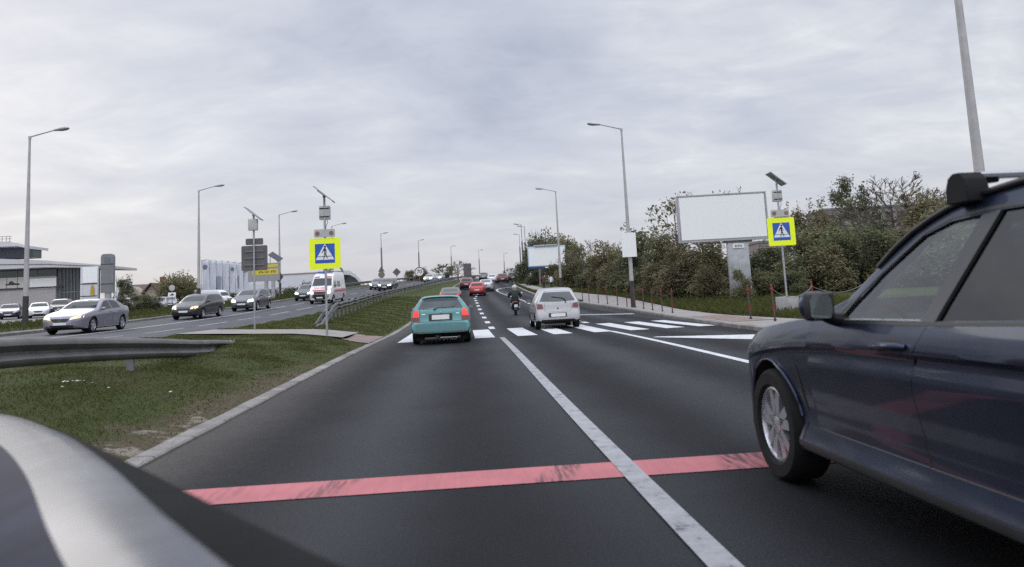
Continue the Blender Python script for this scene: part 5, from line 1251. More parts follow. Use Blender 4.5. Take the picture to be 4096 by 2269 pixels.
# blue sticker on the post of the right sign is painted on the post
# ------------------------------------------------------------------ other signs
def simple_sign(label, px, py, Y, fn, H=None, base=None, cat='road sign'):
    p = at(px, py, Y); z0 = surf(p.x, Y) if base is None else base
    o = empty('road_sign', (p.x, Y, z0)); tag(o, label, cat); h = p.z - z0
    mb = MB(); mb.tube([(0, 0, -.2), (0, 0, h + .15)], .045, 8); mb.build('post', K['galv_dark'], o, 50)
    fn(o, h); return o
def f70(o, h):
    f = lambda u, v, d: (u, -.05 - d, v)
    a = MB(); a.prism(disc(.56, 36, 0, h), f, 0, .02); A = a.build('sign_panel', K['white'], o, 40, fix=True)
    b = MB(); b.lathe([(-.004, .46), (-.004, .555), (.004, .555), (.004, .46)], 'y', 40, (0, -.076, h), close=True); b.build('red_ring', K['red'], A, 40, fix=True)
    text_mesh('70', .62, K['black'], 'number', A, (0, -.074, h), (R(90), 0, 0))
simple_sign('round white speed limit sign with red ring and the number 70', 1055, 684, 88, f70)
def fdia(o, h):
    f = lambda u, v, d: (u, -.05 - d, v); a = MB(); a.prism([(-.62, h), (0, h - .62), (.62, h), (0, h + .62)], f, 0, .02); a.build('sign_panel', K['signback'], o, fix=True)
simple_sign('grey back of a diamond sign on the left of the round speed limit', 998, 685, 112, fdia)
p = at(702, 697, 80)
simple_sign('small grey back of a diamond sign by the yellow banner lamp post', 702, 697, 80, fdia).scale = (.75, .75, 1)
def frect(o, h):
    f = lambda u, v, d: (u, -.05 - d, v); a = MB(); a.prism([(-.6, h - 1.1), (.6, h - 1.1), (.6, h + 1.1), (-.6, h + 1.1)], f, 0, .05); a.build('sign_panel', K['signback'], o, fix=True)
simple_sign('upright grey rectangular sign back among the bare trees on the brow', 1176, 681, 118, frect)
def fm1(o, h):
    f = lambda u, v, d: (u, -.25 - d, v); a = MB(); a.prism([(-.55, h), (.55, h), (0, h + .95)], f, 0, .02); a.build('sign_panel', K['signback'], o, fix=True)
    a = MB(); a.prism(disc(.55, 24, 0, h - .5), f, .03, .05); a.build('sign_panel', M('faded_sign_back', (.17, .14, .11), .7), o, fix=True)
simple_sign('triangular and round sign backs on a post before the leftmost far lamp', 960, 684, 128, fm1)
def fsm(o, h):
    f = lambda u, v, d: (u, -.05 - d, v); a = MB(); a.prism(disc(.35, 16, 0, h + .45), f, 0, .02); a.build('round_plate', K['box'], o, fix=True)
    a = MB(); a.prism(rrect(.9, .5, .06, 0, h - .35), f, 0, .02); A = a.build('sign_panel', K['white'], o, fix=True)
    a = MB(); a.prism([(-.25, h - .46), (.22, h - .46), (.25, h - .36), (.05, h - .22), (-.1, h - .3)], f, .02, .024); a.build('symbol', K['black'], A, fix=True)
simple_sign('small round plate over a square sign with a black symbol by the round tree', 433, 734, 92, fsm)

# ------------------------------------------------------------------ billboards
def billboard(label, name, tl, tr, br, bl, Y, yaw, fn):
    c = (at(*tl, Y) + at(*br, Y)) / 2; w = (at(*tr, Y) - at(*tl, Y)).length; h = (at(*tl, Y) - at(*bl, Y)).length
    z0 = surf(c.x, Y); o = empty(name, (c.x, Y, z0), (0, 0, yaw)); tag(o, label, 'billboard')
    fn(o, w / math.cos(yaw), h, c.z - z0); return o
def big_bb(o, w, h, cz):
    mb = MB(); mb.box((0, .12, cz), (w, .3, h), bev=.03); fr = mb.build('frame', K['frame'], o, 40)
    mb = MB(); mb.box((.02, -.035, cz + .02), (w - .28, .012, h - .26)); mb.build('poster', K['blank'], fr)
    mb = MB(); t = .07
    for s in (-1, 1): mb.box((s * (w / 2 - t / 2), -.045, cz), (t, .035, h - 2 * t)); mb.box((0, -.045, cz + s * (h / 2 - t / 2)), (w, .035, t))
    mb.build('frame_rim', K['galv'], fr)
    mb = MB(); mb.box((.75, .25, (cz - h / 2) / 2 - .1), (1.15, .35, cz - h / 2 - .02), bev=.02); st = mb.build('column', K['galv'], o, 40)
    mb = MB(); mb.box((.75, .05, cz - h / 2 - .30), (.62, .05, .26), bev=.01); pl = mb.build('maker_plate', K['white'], st)
    text_mesh('ams', .26, K['red'], 'lettering', pl, (.75, .022, cz - h / 2 - .29), (R(90), 0, 0))
    mb = MB(); mb.box((.75, .2, cz - h / 2 - .06), (1.6, .3, .10)); mb.build('bracket', K['galv_dark'], o)
billboard('big blank billboard on a grey column standing in the roadside hedge', 'billboard', (1706, 492), (1923, 487), (1928, 602), (1720, 611), 41, R(-7), big_bb)
def small_bb(o, w, h, cz):
    mb = MB(); mb.box((0, .1, cz), (w, .25, h), bev=.03); fr = mb.build('frame', M('pale_blue_frame', (.36, .47, .56), .5), o, 40)
    mb = MB(); mb.box((.03, -.03, cz - .05), (w - .22, .012, h - .35)); mb.build('poster', K['blank'], fr)
    mb = MB(); mb.box((0, .1, cz - h / 2 - .16), (w * .98, .22, .3), bev=.02); sk = mb.build('skirt', M('dark_blue_skirt', (.015, .035, .10), .5), o)
    mb = MB(); mb.box((0, -.02, cz - h / 2 - .14), (.5, .02, .16)); mb.build('maker_plate', K['white'], sk)
    mb = MB(); mb.box((-.1, -.15, cz + h / 2 + .09), (w * .62, .18, .14), bev=.03); mb.build('light_bar', K['box'], o)
    mb = MB()
    for s in (-1, 1): mb.box((s * 1.0, .12, (cz - h / 2 - .1) / 2), (.22, .22, cz - h / 2 - .05))
    mb.build('column', K['galv_dark'], o)
billboard('smaller blank billboard with pale blue frame before the dark tree', 'billboard', (1328, 619), (1422, 619), (1422, 670), (1328, 670), 98, R(-4), small_bb)
def yellow_bb(o, w, h, cz):
    mb = MB(); mb.box((0, .1, cz), (w, .25, h), bev=.02); fr = mb.build('frame', M('grey_banner_board', (.27, .27, .28), .6, var=.1), o)
    yl = M('yellow_banner', (.60, .48, .03), .6, var=.06)
    mb = MB(); mb.box((.15, -.03, cz + .02), (w * .82, .014, h * .30)); yb = mb.build('yellow_banner', yl, fr)
    mb = MB(); mb.box((.5, -.031, cz + .60), (w * .6, .012, h * .14), Matrix.Rotation(R(-4), 3, 'Y')); mb.build('yellow_banner', yl, fr)
    text_mesh('696 031 870', .34, K['black'], 'lettering', yb, (.35, -.04, cz + .0), (R(90), 0, 0))
    mb = MB(); mb.box((.2, .12, (cz - h / 2) / 2), (.32, .3, cz - h / 2)); mb.box((.9, .12, (cz - h / 2) / 2), (.32, .3, cz - h / 2)); mb.build('column', K['galv'], o)
    mb = MB(); mb.box((1.15, .2, cz + h / 2 + .62), (1.3, .9, .05), Matrix.Rotation(R(35), 3, 'Y') @ Matrix.Rotation(R(30), 3, 'X')); mb.tube([(.6, .2, cz + h / 2), (.6, .2, cz + h / 2 + .9)], .03, 6); mb.tube([(1.3, .2, cz + h / 2), (1.3, .2, cz + h / 2 + .5)], .03, 6); mb.build('solar_panel', K['panel_pv'], o)
billboard('grey board with a yellow telephone banner and small solar panel on top', 'billboard', (624, 664), (703, 658), (703, 706), (625, 709), 78, 0, yellow_bb)
# the blank board strapped to the lamp post
a, b = at(1562, 587, 42.5), at(1602, 646, 42.5); c = (a + b) / 2
mb = MB(); mb.box((c.x, 42.46, c.z), (abs(b.x - a.x), .05, abs(a.z - b.z)), bev=.01); bd = mb.build('hanging_board', K['blank'])
tag(bd, 'blank grey rectangular board strapped to the lamp post on the right', 'board')

# ------------------------------------------------------------------ guardrails
def guardrail(label, pts, h0, posts, ends=(0, 0), both=False, top=None):
    """pts: (x, y); corrugated beam on posts; ends: metres over which the beam dips into the ground"""
    o = empty('guardrail', (pts[0][0], pts[0][1], surf(*pts[0]))); tag(o, label, 'guardrail', 'steel guardrails of the median'); base = Vector(o.location)
    P = []
    for (x0, y0), (x1, y1) in zip(pts[:-1], pts[1:]):
        n = max(1, int(math.hypot(x1 - x0, y1 - y0) / 1.0))
        for k in range(n): P.append((x0 + (x1 - x0) * k / n, y0 + (y1 - y0) * k / n))
    P.append(pts[-1]); L = [0]
    for a, b in zip(P[:-1], P[1:]): L.append(L[-1] + math.hypot(b[0] - a[0], b[1] - a[1]))
    T = L[-1]
    prof = [(.0, -.155), (.03, -.15), (.075, -.11), (.08, -.08), (.03, -.035), (.0, -.012), (.0, .012), (.03, .035), (.08, .08), (.075, .11), (.03, .15), (.0, .155)]
    def drop(s):
        d = 0
        if ends[0]: d = max(d, 1 - s / ends[0])
        if ends[1]: d = max(d, 1 - (T - s) / ends[1])
        return smooth(d)
    for side in ((-1, 1) if both else (1,)):
        mb = MB(); rows = []
        for (x, y), s in zip(P, L):
            i = L.index(s); a = P[max(i - 1, 0)]; b = P[min(i + 1, len(P) - 1)]; t = Vector((b[0] - a[0], b[1] - a[1])).normalized(); n = Vector((t.y, -t.x)) * side
            z = (surf(x, y) + h0 - drop(s) * h0 if top is None else top(y)) - .155
            rows.append([(x + n.x * (.10 * (1 if both else .6) + u) - base.x, y + n.y * (.10 * (1 if both else .6) + u) - base.y, z + v - base.z) for u, v in prof])
            rows[-1] = rows[-1] if side > 0 else rows[-1]
        mb.grid(rows); md = mb.build('beam', K['rail'], o, 50); sm = md.modifiers.new('s', 'SOLIDIFY'); sm.thickness = .006
    s = posts[1]
    k = 0
    while s < T - .3:
        i = max(j for j in range(len(L)) if L[j] <= s); u = (s - L[i]) / max(1e-6, (L[min(i + 1, len(L) - 1)] - L[i])); a, b = P[i], P[min(i + 1, len(P) - 1)]
        x, y = a[0] + (b[0] - a[0]) * u, a[1] + (b[1] - a[1]) * u; hh = h0 - .02 - drop(s) * h0 if top is None else top(y) - surf(x, y) - .04
        if hh > .2 and k < 95:
            pb = MB(); z = surf(x, y) - base.z; pb.box((x - base.x, y - base.y, z + hh / 2 - .1), (.10, .055, hh + .2)); pb.build('post', K['galv_dark'], o); k += 1
        s += posts[0]
guardrail('near guardrail sloping into the grass before the crossing path', [(-5.05, 1.5), (-5.05, 8), (-5.15, 14), (-5.6, 18), (-6.3, 22.5)], .66, (4.0, 2.6), (0, 0), top=pchip([(1, 1.12), (8, 1.11), (10, 1.045), (11.5, .975), (12.9, .90), (15, .78), (17, .70), (19, .60), (21, .47), (22.5, .36)]))
far_x = pchip([(30, -5.9), (34, -6.1), (44, -6.75), (60, -7.0), (75, -6.6), (90, -5.3), (110, -3.6), (130, -1.2), (160, 2.6), (190, 8)])
guardrail('long double guardrail climbing the median towards the brow', [(far_x(y), y) for y in np.arange(30, 181, 5)], .78, (2.0, 3.0), (8, 0), True)
fe = pchip([(60, -9), (70, -20.0), (100, -17.2), (130, -12.8), (160, -8), (190, -2)])
guardrail('guardrail along the outer edge of the far carriageway near the brow', [(XB(y) - 1.0, y) for y in np.arange(92, 186, 6)], .78, (4.0, 1.0), (0, 0))

# ------------------------------------------------------------------ red and white pavement posts
def bollard():
    o = empty('bollard'); mb = MB(); mb.tube([(0, 0, -.05), (0, 0, 1.08)], .027, 10); mb.build('post', M('dull_post_paint', (.055, .05, .05), .7, var=.5, scale=9), o, 50)
    mb = MB(); mb.tube([(0, 0, 1.06), (0, 0, 1.12)], [.03, .012], 10)
    mb.tube([(0, 0, .80), (0, 0, 1.06)], .031, 10); mb.box((0, 0, .95), (.075, .075, .08), bev=.02); mb.build('red_band', K['red'], o, 50)
    mb = MB(); mb.tube([(0, 0, .25), (0, 0, .50)], .031, 10); mb.build('red_band', K['red'], o, 50)
    mb = MB(); mb.tube([(0, 0, .02), (0, 0, .06)], .05, 10); mb.build('foot', K['trim'], o, 50)
    return o
BP = [(1890, 812, 24.4), (1951, 817, 22.2), (2026, 812, 23.6), (2110, 822, 20.6), (1690, 792, 33.8), (1662, 788, 35.9), (1637, 785, 38), (1608, 781, 40.0), (1585, 778, 42.0), (1560, 775, 44.2), (1537, 771, 46.5), (1517, 768, 48.8), (1498, 765, 51), (1480, 762, 53.5), (1463, 760, 56)]
BL = ['red and white post at the kerb before the concrete block, left of the pair', 'red and white post at the kerb in front of the concrete block', 'red and white post just left of the mirror of the blue car', 'red and white post seen between mirror and windscreen pillar of the blue car',
      'last red and white post of the long row, next to the zebra crossing', 'second red and white post of the long row counted from the zebra', 'third red and white post of the long row counted from the zebra', 'fourth red and white post counted from the zebra, right of the lamp post foot', 'red and white post standing close by the lamp post foot',
      'first red and white post beyond the lamp post', 'second red and white post beyond the lamp post', 'third red and white post beyond the lamp post', 'fourth red and white post beyond the lamp post', 'fifth red and white post beyond the lamp post', 'farthest red and white post behind the roof of the silver hatchback']
bo = bollard(); tops = []
for i, (px, py, Y) in enumerate(BP):
    o = bo if i == 0 else copy_tree(bo)
    x = XR(Y) + .62 if Y < 56 else XR(Y) + .8
    if i in (0, 1): x = at(px, py, Y).x
    if i == 2: x, Y = 10.75, 22.8
    if i == 3: x, Y = 12.6, 22.8
    o.location = (x, Y, surf(x, Y)); o.rotation_euler = (R(random.uniform(-2, 2)), R(random.uniform(-2, 2)), random.random()); tag(o, BL[i], 'bollard', 'red and white posts along the pavement'); tops.append(Vector((x, Y, surf(x, Y) + .95)))
def chain(label, a, b, sag=.28):
    mb = MB(); n = 14; P = [a.lerp(b, k / n) - Vector((0, 0, sag * 4 * (k / n) * (1 - k / n))) for k in range(n + 1)]
    mb.tube(P, .011, 5); tag(mb.build('chain', K['galv_dark'], smooth=50), label, 'chain', 'chains slung between the posts')
chain('chain slung in front of the concrete block from the post left of the mirror', tops[1], tops[2]); chain('chain slung behind the mirror of the blue car', tops[2], tops[3])

# ------------------------------------------------------------------ bits of litter and stones in the near grass
def litter(label, px, py, Y, n, sp, size=.05):
    c = at(px, py, Y); o = MB()
    for k in range(n):
        x = c.x + random.gauss(0, sp); y = Y + random.gauss(0, sp); z = surf(x, y) + .02
        o.box((x, y, z), (size * random.uniform(.4, 1.3), size * random.uniform(.4, 1.2), size * .4), Matrix.Rotation(random.random() * 3, 3, 'Z') @ Matrix.Rotation(random.uniform(-.4, .4), 3, 'X'), bev=.004)
    tag(o.build('litter', K['litter'], smooth=40), label, 'litter', None, 'stuff')
litter('scatter of white scraps in the near grass below the guardrail', 190, 966, 10.6, 12, .10, .026)
litter('white scraps in the grass near the end of the guardrail', 570, 884, 19.5, 7, .10, .035)
litter('a few pale leaves lying in the near grass', 300, 985, 10.5, 5, .35, .03)
# ------------------------------------------------------------------ buildings on the left
def showroom():
    Y = 92.0; o = empty('car_showroom', (-52, Y, lot_(Y))); tag(o, 'white car showroom with flat tapering roofs at the left edge', 'building'); B = Vector(o.location)
    W = lambda x, y, Y_: at(x, y, Y_) - B
    white = M('white_render', (.36, .34, .33), .8, var=.08, scale=.8); slab = M('pale_roof_slab', (.46, .45, .46), .6, var=.08, scale=.6); gl = M('showroom_glazing', (.025, .04, .043), .12, var=.6, scale=.35, spec=.5); dark = M('slate_blue_cladding', (.045, .05, .075), .5, var=.1); mull = K['trim']
    x0 = W(-160, 700, Y).x; xw = W(152, 700, Y + 1).x; xe = W(252, 700, Y + 5).x; zf = W(80, 690, Y).z; zg = W(80, 697, Y).z; zt = W(80, 672, Y).z
    def bx(a, b, y0, y1, z0, z1): mb = MB(); mb.box(((a + b) / 2, (y0 + y1) / 2, (z0 + z1) / 2), (b - a, y1 - y0, z1 - z0)); return mb
    bx(x0, xw, 0, 5, -.4, zg).build('wall', white, o)
    w = bx(x0, xw, .15, 4.9, zg, zt).build('window_band', gl, o)
    mb = MB()
    for k in range(9): x = xw - k * 2.2 - .05; mb.box((x, .12, (zg + zt) / 2), (.09, .06, zt - zg))
    mb.build('window_post', K['galv_dark'], w)
    w = bx(xw, xe, .5, 5, -.4, zt).build('glass_front', gl, o)
    mb = MB(); mb.box((xw + .2, .42, zt / 2), (.35, .15, zt))
    for k in range(1, 7): mb.box((xw + (xe - xw) * k / 7, .46, zt / 2), (.10, .08, zt))
    mb.box(((xw + xe) / 2, .45, zt * .45), (xe - xw, .07, .1)); mb.build('glazing_bar', K['galv_dark'], w)
    mb = MB(); mb.box(((xw + xe) / 2 + .3, .44, 1.0), ((xe - xw) * .75, .05, 1.5)); mb.build('brown_display', M('brown_display', (.13, .06, .04), .7, var=.4), w)
    # lower roof slab, tapering to its tip on the right
    zr0 = W(0, 680, Y).z; tl = W(-160, 645, Y); tr = W(345, 667, Y + 6)
    mb = MB(); xs = [x0 - 1, W(150, 0, Y).x, tr.x]; T = [W(-160, 645, Y).z, W(150, 657, Y).z, W(345, 667, Y).z]; D = [zr0 - .02, zr0 - .02, W(345, 673, Y).z]
    rows = [[(x, -1.8, d), (x, -1.8, t), (x, 6, t), (x, 6, d), (x, -1.8, d)] for x, t, d in zip(xs, T, D)]
    mb.grid(rows); mb.add(rows[-1][:4], [(0, 1, 2, 3)]); mb.add(rows[0][:4], [(3, 2, 1, 0)]); mb.build('roof', slab, o, fix=True)
    mb = MB()
    for k in (.45,):
        a = [(x, -1.83, d + (t - d) * k) for x, t, d in zip(xs, T, D)]; mb.tube(a, .05, 4)
    mb.build('roof_edge_strip', K['galv_dark'], o)
    # upper storey
    u1 = W(84, 640, Y + 4).x; z1 = max(T) - .3; z2 = W(60, 622, Y + 4).z
    bx(x0, u1 - .7, 4, 6, z1, z2).build('upper_storey', dark, o)
    bx(u1 - .7, u1 - .1, 4.1, 6, z1, z2 - .05).build('upper_window', gl, o)
    mb = MB(); xs = [x0 - 1, W(70, 0, Y + 3).x, W(125, 0, Y + 6).x]; T = [W(-160, 596, Y + 3).z, W(70, 612, Y + 3).z, W(125, 617, Y + 3).z]; D = [z2, z2, W(125, 624, Y + 3).z]
    rows = [[(x, 2.2, d), (x, 2.2, t), (x, 7, t), (x, 7, d), (x, 2.2, d)] for x, t, d in zip(xs, T, D)]
    mb.grid(rows); mb.add(rows[-1][:4], [(0, 1, 2, 3)]); mb.build('upper_roof', slab, o, fix=True)
    ur = rows
    mb = MB(); cx = W(30, 0, Y + 5).x; zb = W(30, 616, Y + 5).z; zh = W(30, 594, Y + 5).z
    for a in (-.35, .15, .55): mb.tube([(cx + a, 5, zb - .6), (cx + a, 5, zh)], .035, 5)
    for z in (.35, .7, .98): mb.tube([(cx - .8, 5, zb + (zh - zb) * z), (cx + .8, 5, zb + (zh - zb) * z)], .03, 5)
    mb.build('roof_antenna', K['galv_dark'], o)
    # sign boards on the wall
    a, b = W(76, 702, Y), W(142, 725, Y); mb = MB(); mb.box(((a.x + b.x) / 2, -.06, (a.z + b.z) / 2), (b.x - a.x, .1, a.z - b.z)); mb.build('sign_board', K['blank'], o)
    a, b = W(-60, 703, Y), W(62, 724, Y); mb = MB(); mb.box(((a.x + b.x) / 2, -.05, (a.z + b.z) / 2), (b.x - a.x, .08, a.z - b.z)); sb = mb.build('sign_board', M('pale_banner', (.53, .50, .47), .8, var=.08, scale=1.5), o)
    mb = MB()
    for x in (18, 45): q = W(x, 713, Y); mb.box((q.x, -.10, q.z), (.05, .02, a.z - b.z))
    q = W(33, 714, Y); mb.prism([(-.8, -.18), (.8, -.18), (.75, .0), (.2, .05), (-.05, .3), (-.35, .25), (-.45, .02), (-.8, -.05)], lambda u, v, d: (q.x + u, -.095 - d, q.z + v), 0, .01); mb.build('dark_motif', K['trim'], sb)
    a, b = W(-60, 724, Y), W(150, 729, Y); mb = MB(); mb.box(((a.x + b.x) / 2, -.1, (a.z + b.z) / 2), (b.x - a.x, .18, .16)); mb.build('ledge', K['trim'], o)
showroom()
def pylon_white():
    Y = 84; a, b = at(205, 672, Y), at(246, 790, Y); z0 = lot_(Y); o = empty('pylon_sign', ((a.x + b.x) / 2, Y, z0)); tag(o, 'white three part pylon sign with a blank top panel before the showroom glass', 'pylon sign')
    w = b.x - a.x; H = a.z - z0; wt = M('white_pylon', (.56, .56, .58), .5, var=.05)
    mb = MB(); mb.box((-w * .43, 0, H / 2), (w * .14, .4, H)); mb.box((w * .06, .02, H / 2), (w * .84, .34, H)); mb.build('body', wt, o)
    mb = MB()
    for f in (.635, .375): mb.box((0, -.205, H * f), (w, .02, .08))
    mb.build('joint_strip', K['trim'], o)
    mb = MB(); mb.box((w * .07, -.19, H * .825), (w * .86, .04, H * .34)); mb.build('blank_panel', K['blank'], o)
    mb = MB(); mb.prism([(0, .62), (-.14, .56), (-.18, .5), (-.16, .4), (-.1, .375), (.1, .375), (.16, .4), (.18, .5), (.12, .56)], lambda u, v, d: (w * .22 + u * 1.15, -.20 - d, H * v), 0, .03); mb.build('yellow_emblem', M('ochre_emblem', (.42, .27, .02), .5), o)
    mb = MB(); mb.lathe([(-.02, .17), (-.02, .25), (.02, .25), (.02, .17)], 'y', 20, (w * .22, -.20, H * .25), close=True); mb.build('pale_emblem', M('pinkish_emblem', (.42, .33, .34), .5), o, fix=True)
pylon_white()
def pylon_grey():
    Y = 80; a, b = at(256, 640, Y), at(287, 736, Y); z0 = lot_(Y); o = empty('pylon_sign', ((a.x + b.x) / 2, Y, z0)); tag(o, 'tall grey pylon sign with a rounded top beside the showroom', 'pylon sign')
    w = b.x - a.x; H = a.z - z0; zb = b.z - z0; gm = M('grey_pylon', (.17, .175, .18), .5, .2, var=.15, scale=1.5); f = lambda u, v, d: (u, d, v)
    mb = MB(); mb.prism([(-w / 2, zb), (w / 2, zb), (w / 2, H - .3), (w / 2 - .08, H - .08), (w / 2 - .28, H), (-w / 2 + .28, H), (-w / 2 + .08, H - .08), (-w / 2, H - .3)], f, -.2, .2); mb.build('panel', gm, o, fix=True)
    mb = MB(); mb.box((0, -.21, H - 1.05), (w * 1.0, .02, .09)); mb.box((0, -.21, zb + .9), (w * 1.0, .02, .09)); mb.build('joint_strip', K['trim'], o)
    mb = MB(); mb.box((0, -.215, H - .6), (w * .5, .02, .5), bev=.005); mb.build('emblem_plate', M('blue_grey_plate', (.12, .13, .17), .5), o)
    mb = MB(); mb.box((.02, .05, zb / 2), (w * .45, .25, zb + .1)); mb.build('leg', K['galv'], o)
pylon_grey()
def long_showroom():
    Y = 136; o = empty('car_showroom', (-40, Y, lot_(Y))); tag(o, 'long low showroom with a grey metal roof and white arch behind the flags', 'building'); B = Vector(o.location); W = lambda x, y, Y_=Y: at(x, y, Y_) - B
    rf = M('standing_seam_roof', (.27, .27, .285), .5, .3, var=.12, scale=.3); wt = M('white_fascia', (.55, .55, .57), .6, var=.05); gl = M('showroom_glazing_far', (.025, .035, .035), .2, var=.6, scale=.3)
    a, b = W(488, 735), W(805, 722); c, d = W(520, 703, Y + 9), W(868, 684, Y + 9)
    mb = MB(); mb.add([a, b, d, c, a - Vector((0, 0, .45)), b - Vector((0, 0, .45)), d - Vector((0, 0, 1.2)), c - Vector((0, 0, 1.2))], [(0, 1, 2, 3), (7, 6, 5, 4), (1, 5, 6, 2), (4, 0, 3, 7), (0, 4, 5, 1), (3, 2, 6, 7)]); R_ = mb.build('roof', rf, o, fix=True)
    mb = MB()
    for k in range(1, 26):
        t = k / 26; mb.tube([a.lerp(b, t) + Vector((0, 0, .03)), c.lerp(d, t) + Vector((0, 0, .03))], .035, 4)
    mb.build('roof_seam', rf, R_)
    mb = MB(); mb.tube([c + Vector((0, 0, .1)), c.lerp(d, .2) + Vector((0, 0, .1))], .16, 6); mb.tube([c.lerp(d, .35) + Vector((0, 0, .12)), d + Vector((0, 0, .12))], .16, 6); mb.build('ridge_trim', M('rusty_ridge', (.26, .2, .18), .7, var=.2), o)
    a2, b2 = W(440, 742), W(800, 727); mb = MB(); n = (b2 - a2).normalized()
    mb.add([a2 + Vector((0, -.5, .1)), b2 + Vector((0, -.5, .15)), b2 + Vector((0, -.5, -.62)), a2 + Vector((0, -.5, -.45)), a2 + Vector((0, .6, .1)), b2 + Vector((0, .6, .15)), b2 + Vector((0, .6, -.62)), a2 + Vector((0, .6, -.45))], [(0, 1, 2, 3), (7, 6, 5, 4), (0, 4, 5, 1), (3, 2, 6, 7), (1, 5, 6, 2), (4, 0, 3, 7)]); mb.build('fascia', wt, o, fix=True)
    mb = MB(); x0, x1 = W(500, 750).x, W(880, 740).x; zt = b.z - .4; mb.box(((x0 + x1) / 2, 5, (zt - 1) / 2), (x1 - x0, 8, zt + 1)); mb.build('glazing', gl, o)
    mb = MB()
    for k in range(8):
        x = W(520 + k * 32, 740).x; mb.box((x, .2, zt / 2 - .4), (.14, .14, zt + .8))
    mb.build('column', wt, o)
    # arched end
    mb = MB(); P = []
    for px, py in ((797, 724), (808, 712), (822, 703), (840, 695), (860, 691), (880, 692), (895, 700), (905, 712), (912, 724)): P.append(W(px, py, Y - 1))
    rows = [[p + Vector((0, 0, -.0)), p + Vector((0, 2.5, 0)), p + Vector((0, 2.5, .75)), p + Vector((0, 0, .75)), p] for p in P]; mb.grid(rows); mb.add(rows[0][:4], [(0, 1, 2, 3)]); mb.add(rows[-1][:4], [(3, 2, 1, 0)]); mb.build('arch', wt, o, 60, fix=True)
    mb = MB(); mb.add([p + Vector((0, .6, .05)) for p in P] + [p + Vector((0, 1.2, .05)) for p in P], [tuple(range(len(P))), tuple(range(2 * len(P) - 1, len(P) - 1, -1))]); mb.build('arch_glazing', gl, o)
    # emblem pylon on the arch
    q = W(845, 689, Y - 3); z_ = q.z
    mb = MB(); mb.box((q.x - 1.6, -3, z_ - 1), (1.1, .5, 5.2)); mb.build('emblem_pylon', K['galv'], o)
    mb = MB(); mb.lathe([(-.1, .95), (-.1, 1.25), (.1, 1.25), (.1, .95)], 'y', 28, (q.x + .1, -3.3, z_ + .15), close=True); mb.prism([(-.6, -.35), (.7, .0), (.75, .25), (.2, .22), (-.4, .05)], lambda u, v, d: (q.x + .1 + u, -3.35 + d, z_ + .15 + v), 0, .12); mb.prism([(-.3, -.2), (-.1, -.2), (-.1, -.85), (-.3, -.85)], lambda u, v, d: (q.x + .1 + u, -3.35 + d, z_ + .15 + v), 0, .12); mb.build('ring_emblem', M('dark_green_emblem', (.12, .16, .14), .5), o, 40, fix=True)
long_showroom()
def house():
    Y = 128; a, b = at(315, 716, Y), at(402, 744, Y); z0 = lot_(Y); o = empty('house', ((a.x + b.x) / 2, Y, z0)); tag(o, 'cream house with a dark red brown tiled roof and gabled dormer beyond the parked cars', 'house'); B = Vector(o.location); W = lambda x, y, Y_=Y: at(x, y, Y_) - B
    cr = M('cream_render', (.33, .29, .23), .85, var=.2, scale=1); rt = M('brown_roof_tiles', (.075, .04, .04), .8, var=.3, scale=2, stretch=(1, 1, 4)); x0, x1 = W(306, 740).x, W(392, 740).x; ze = W(350, 735).z; zr = W(350, 714).z; d = 11
    mb = MB(); mb.box(((x0 + x1) / 2, d / 2, ze / 2), (x1 - x0, d, ze)); mb.build('wall', cr, o)
    mb = MB(); e = .7; xa, xb = x0 - e, x1 - 2.0
    mb.add([(xa, -e, ze - .2), (xb, -e, ze - .2), (xb, d / 2, zr), (xa, d / 2, zr), (xb, d + e, ze - .2), (xa, d + e, ze - .2), (xa, -e, ze - .45), (xb, -e, ze - .45)], [(0, 1, 2, 3), (3, 2, 4, 5), (0, 6, 7, 1)])
    # cross gable to the right
    gx0, gx1 = W(376, 740).x, W(406, 740).x; gm = (gx0 + gx1) / 2; zg = W(390, 716).z
    mb.add([(gx0 - .4, -2.2, ze - .4), (gm, -2.2, zg + .15), (gx1 + .5, -2.2, ze - .4), (gx0 - .4, d, ze - .4), (gm, d, zg + .15), (gx1 + .5, d, ze - .4)], [(0, 1, 4, 3), (1, 2, 5, 4)])
    r_ = mb.build('roof', rt, o, fix=False); sm = r_.modifiers.new('s', 'SOLIDIFY'); sm.thickness = .22; sm.offset = 0
    mb = MB(); mb.prism([(gx0, 0), (gx1, 0), (gx1, ze - .3), (gm, zg - .1), (gx0, ze - .3)], lambda u, v, dd: (u, -1.7 + dd, v), 0, 1.6); mb.build('gable', cr, o, fix=True)
    mb = MB(); mb.box((W(384, 0).x, d / 2 - .5, zr + .45), (.8, .8, 1.5)); mb.build('chimney', M('brick_chimney', (.18, .09, .07), .9), r_)
    dx = W(348, 0).x; mb = MB(); mb.prism([(dx - 1.5, 1.2), (dx + 1.5, 1.2), (dx + 1.5, ze - .4), (dx, ze + .9), (dx - 1.5, ze - .4)], lambda u, v, dd: (u, -1.3 + dd, v), 0, 2.5); dm = mb.build('dormer', cr, o, fix=True)
    mb = MB(); mb.box((dx, -1.32, ze - .9), (1.3, .06, 1.2)); mb.build('window', K['glassdark'], dm)
house()
def feather_flag():
    Y = 72; p = at(465 / 2576 * 2576 * .625, 764, Y); z0 = lot_(Y); a = at(293, 720, Y); o = empty('feather_flag', (a.x, Y, z0)); tag(o, 'narrow white feather flag on a pole beside the grey pylon', 'flag'); H = a.z - z0
    mb = MB(); mb.tube([(0, 0, 0), (0, 0, H)], .03, 6); mb.build('pole', K['galv'], o)
    mb = MB(); mb.prism([(0.03, H), (.12, H - .4), (.16, H - 2.2), (.05, .9), (-.35, .9), (-.25, H - 1.5)], lambda u, v, d: (u, d, v), -.012, .012); mb.build('cloth', M('white_flag_cloth', (.55, .58, .66), .8), o, fix=True)
feather_flag()
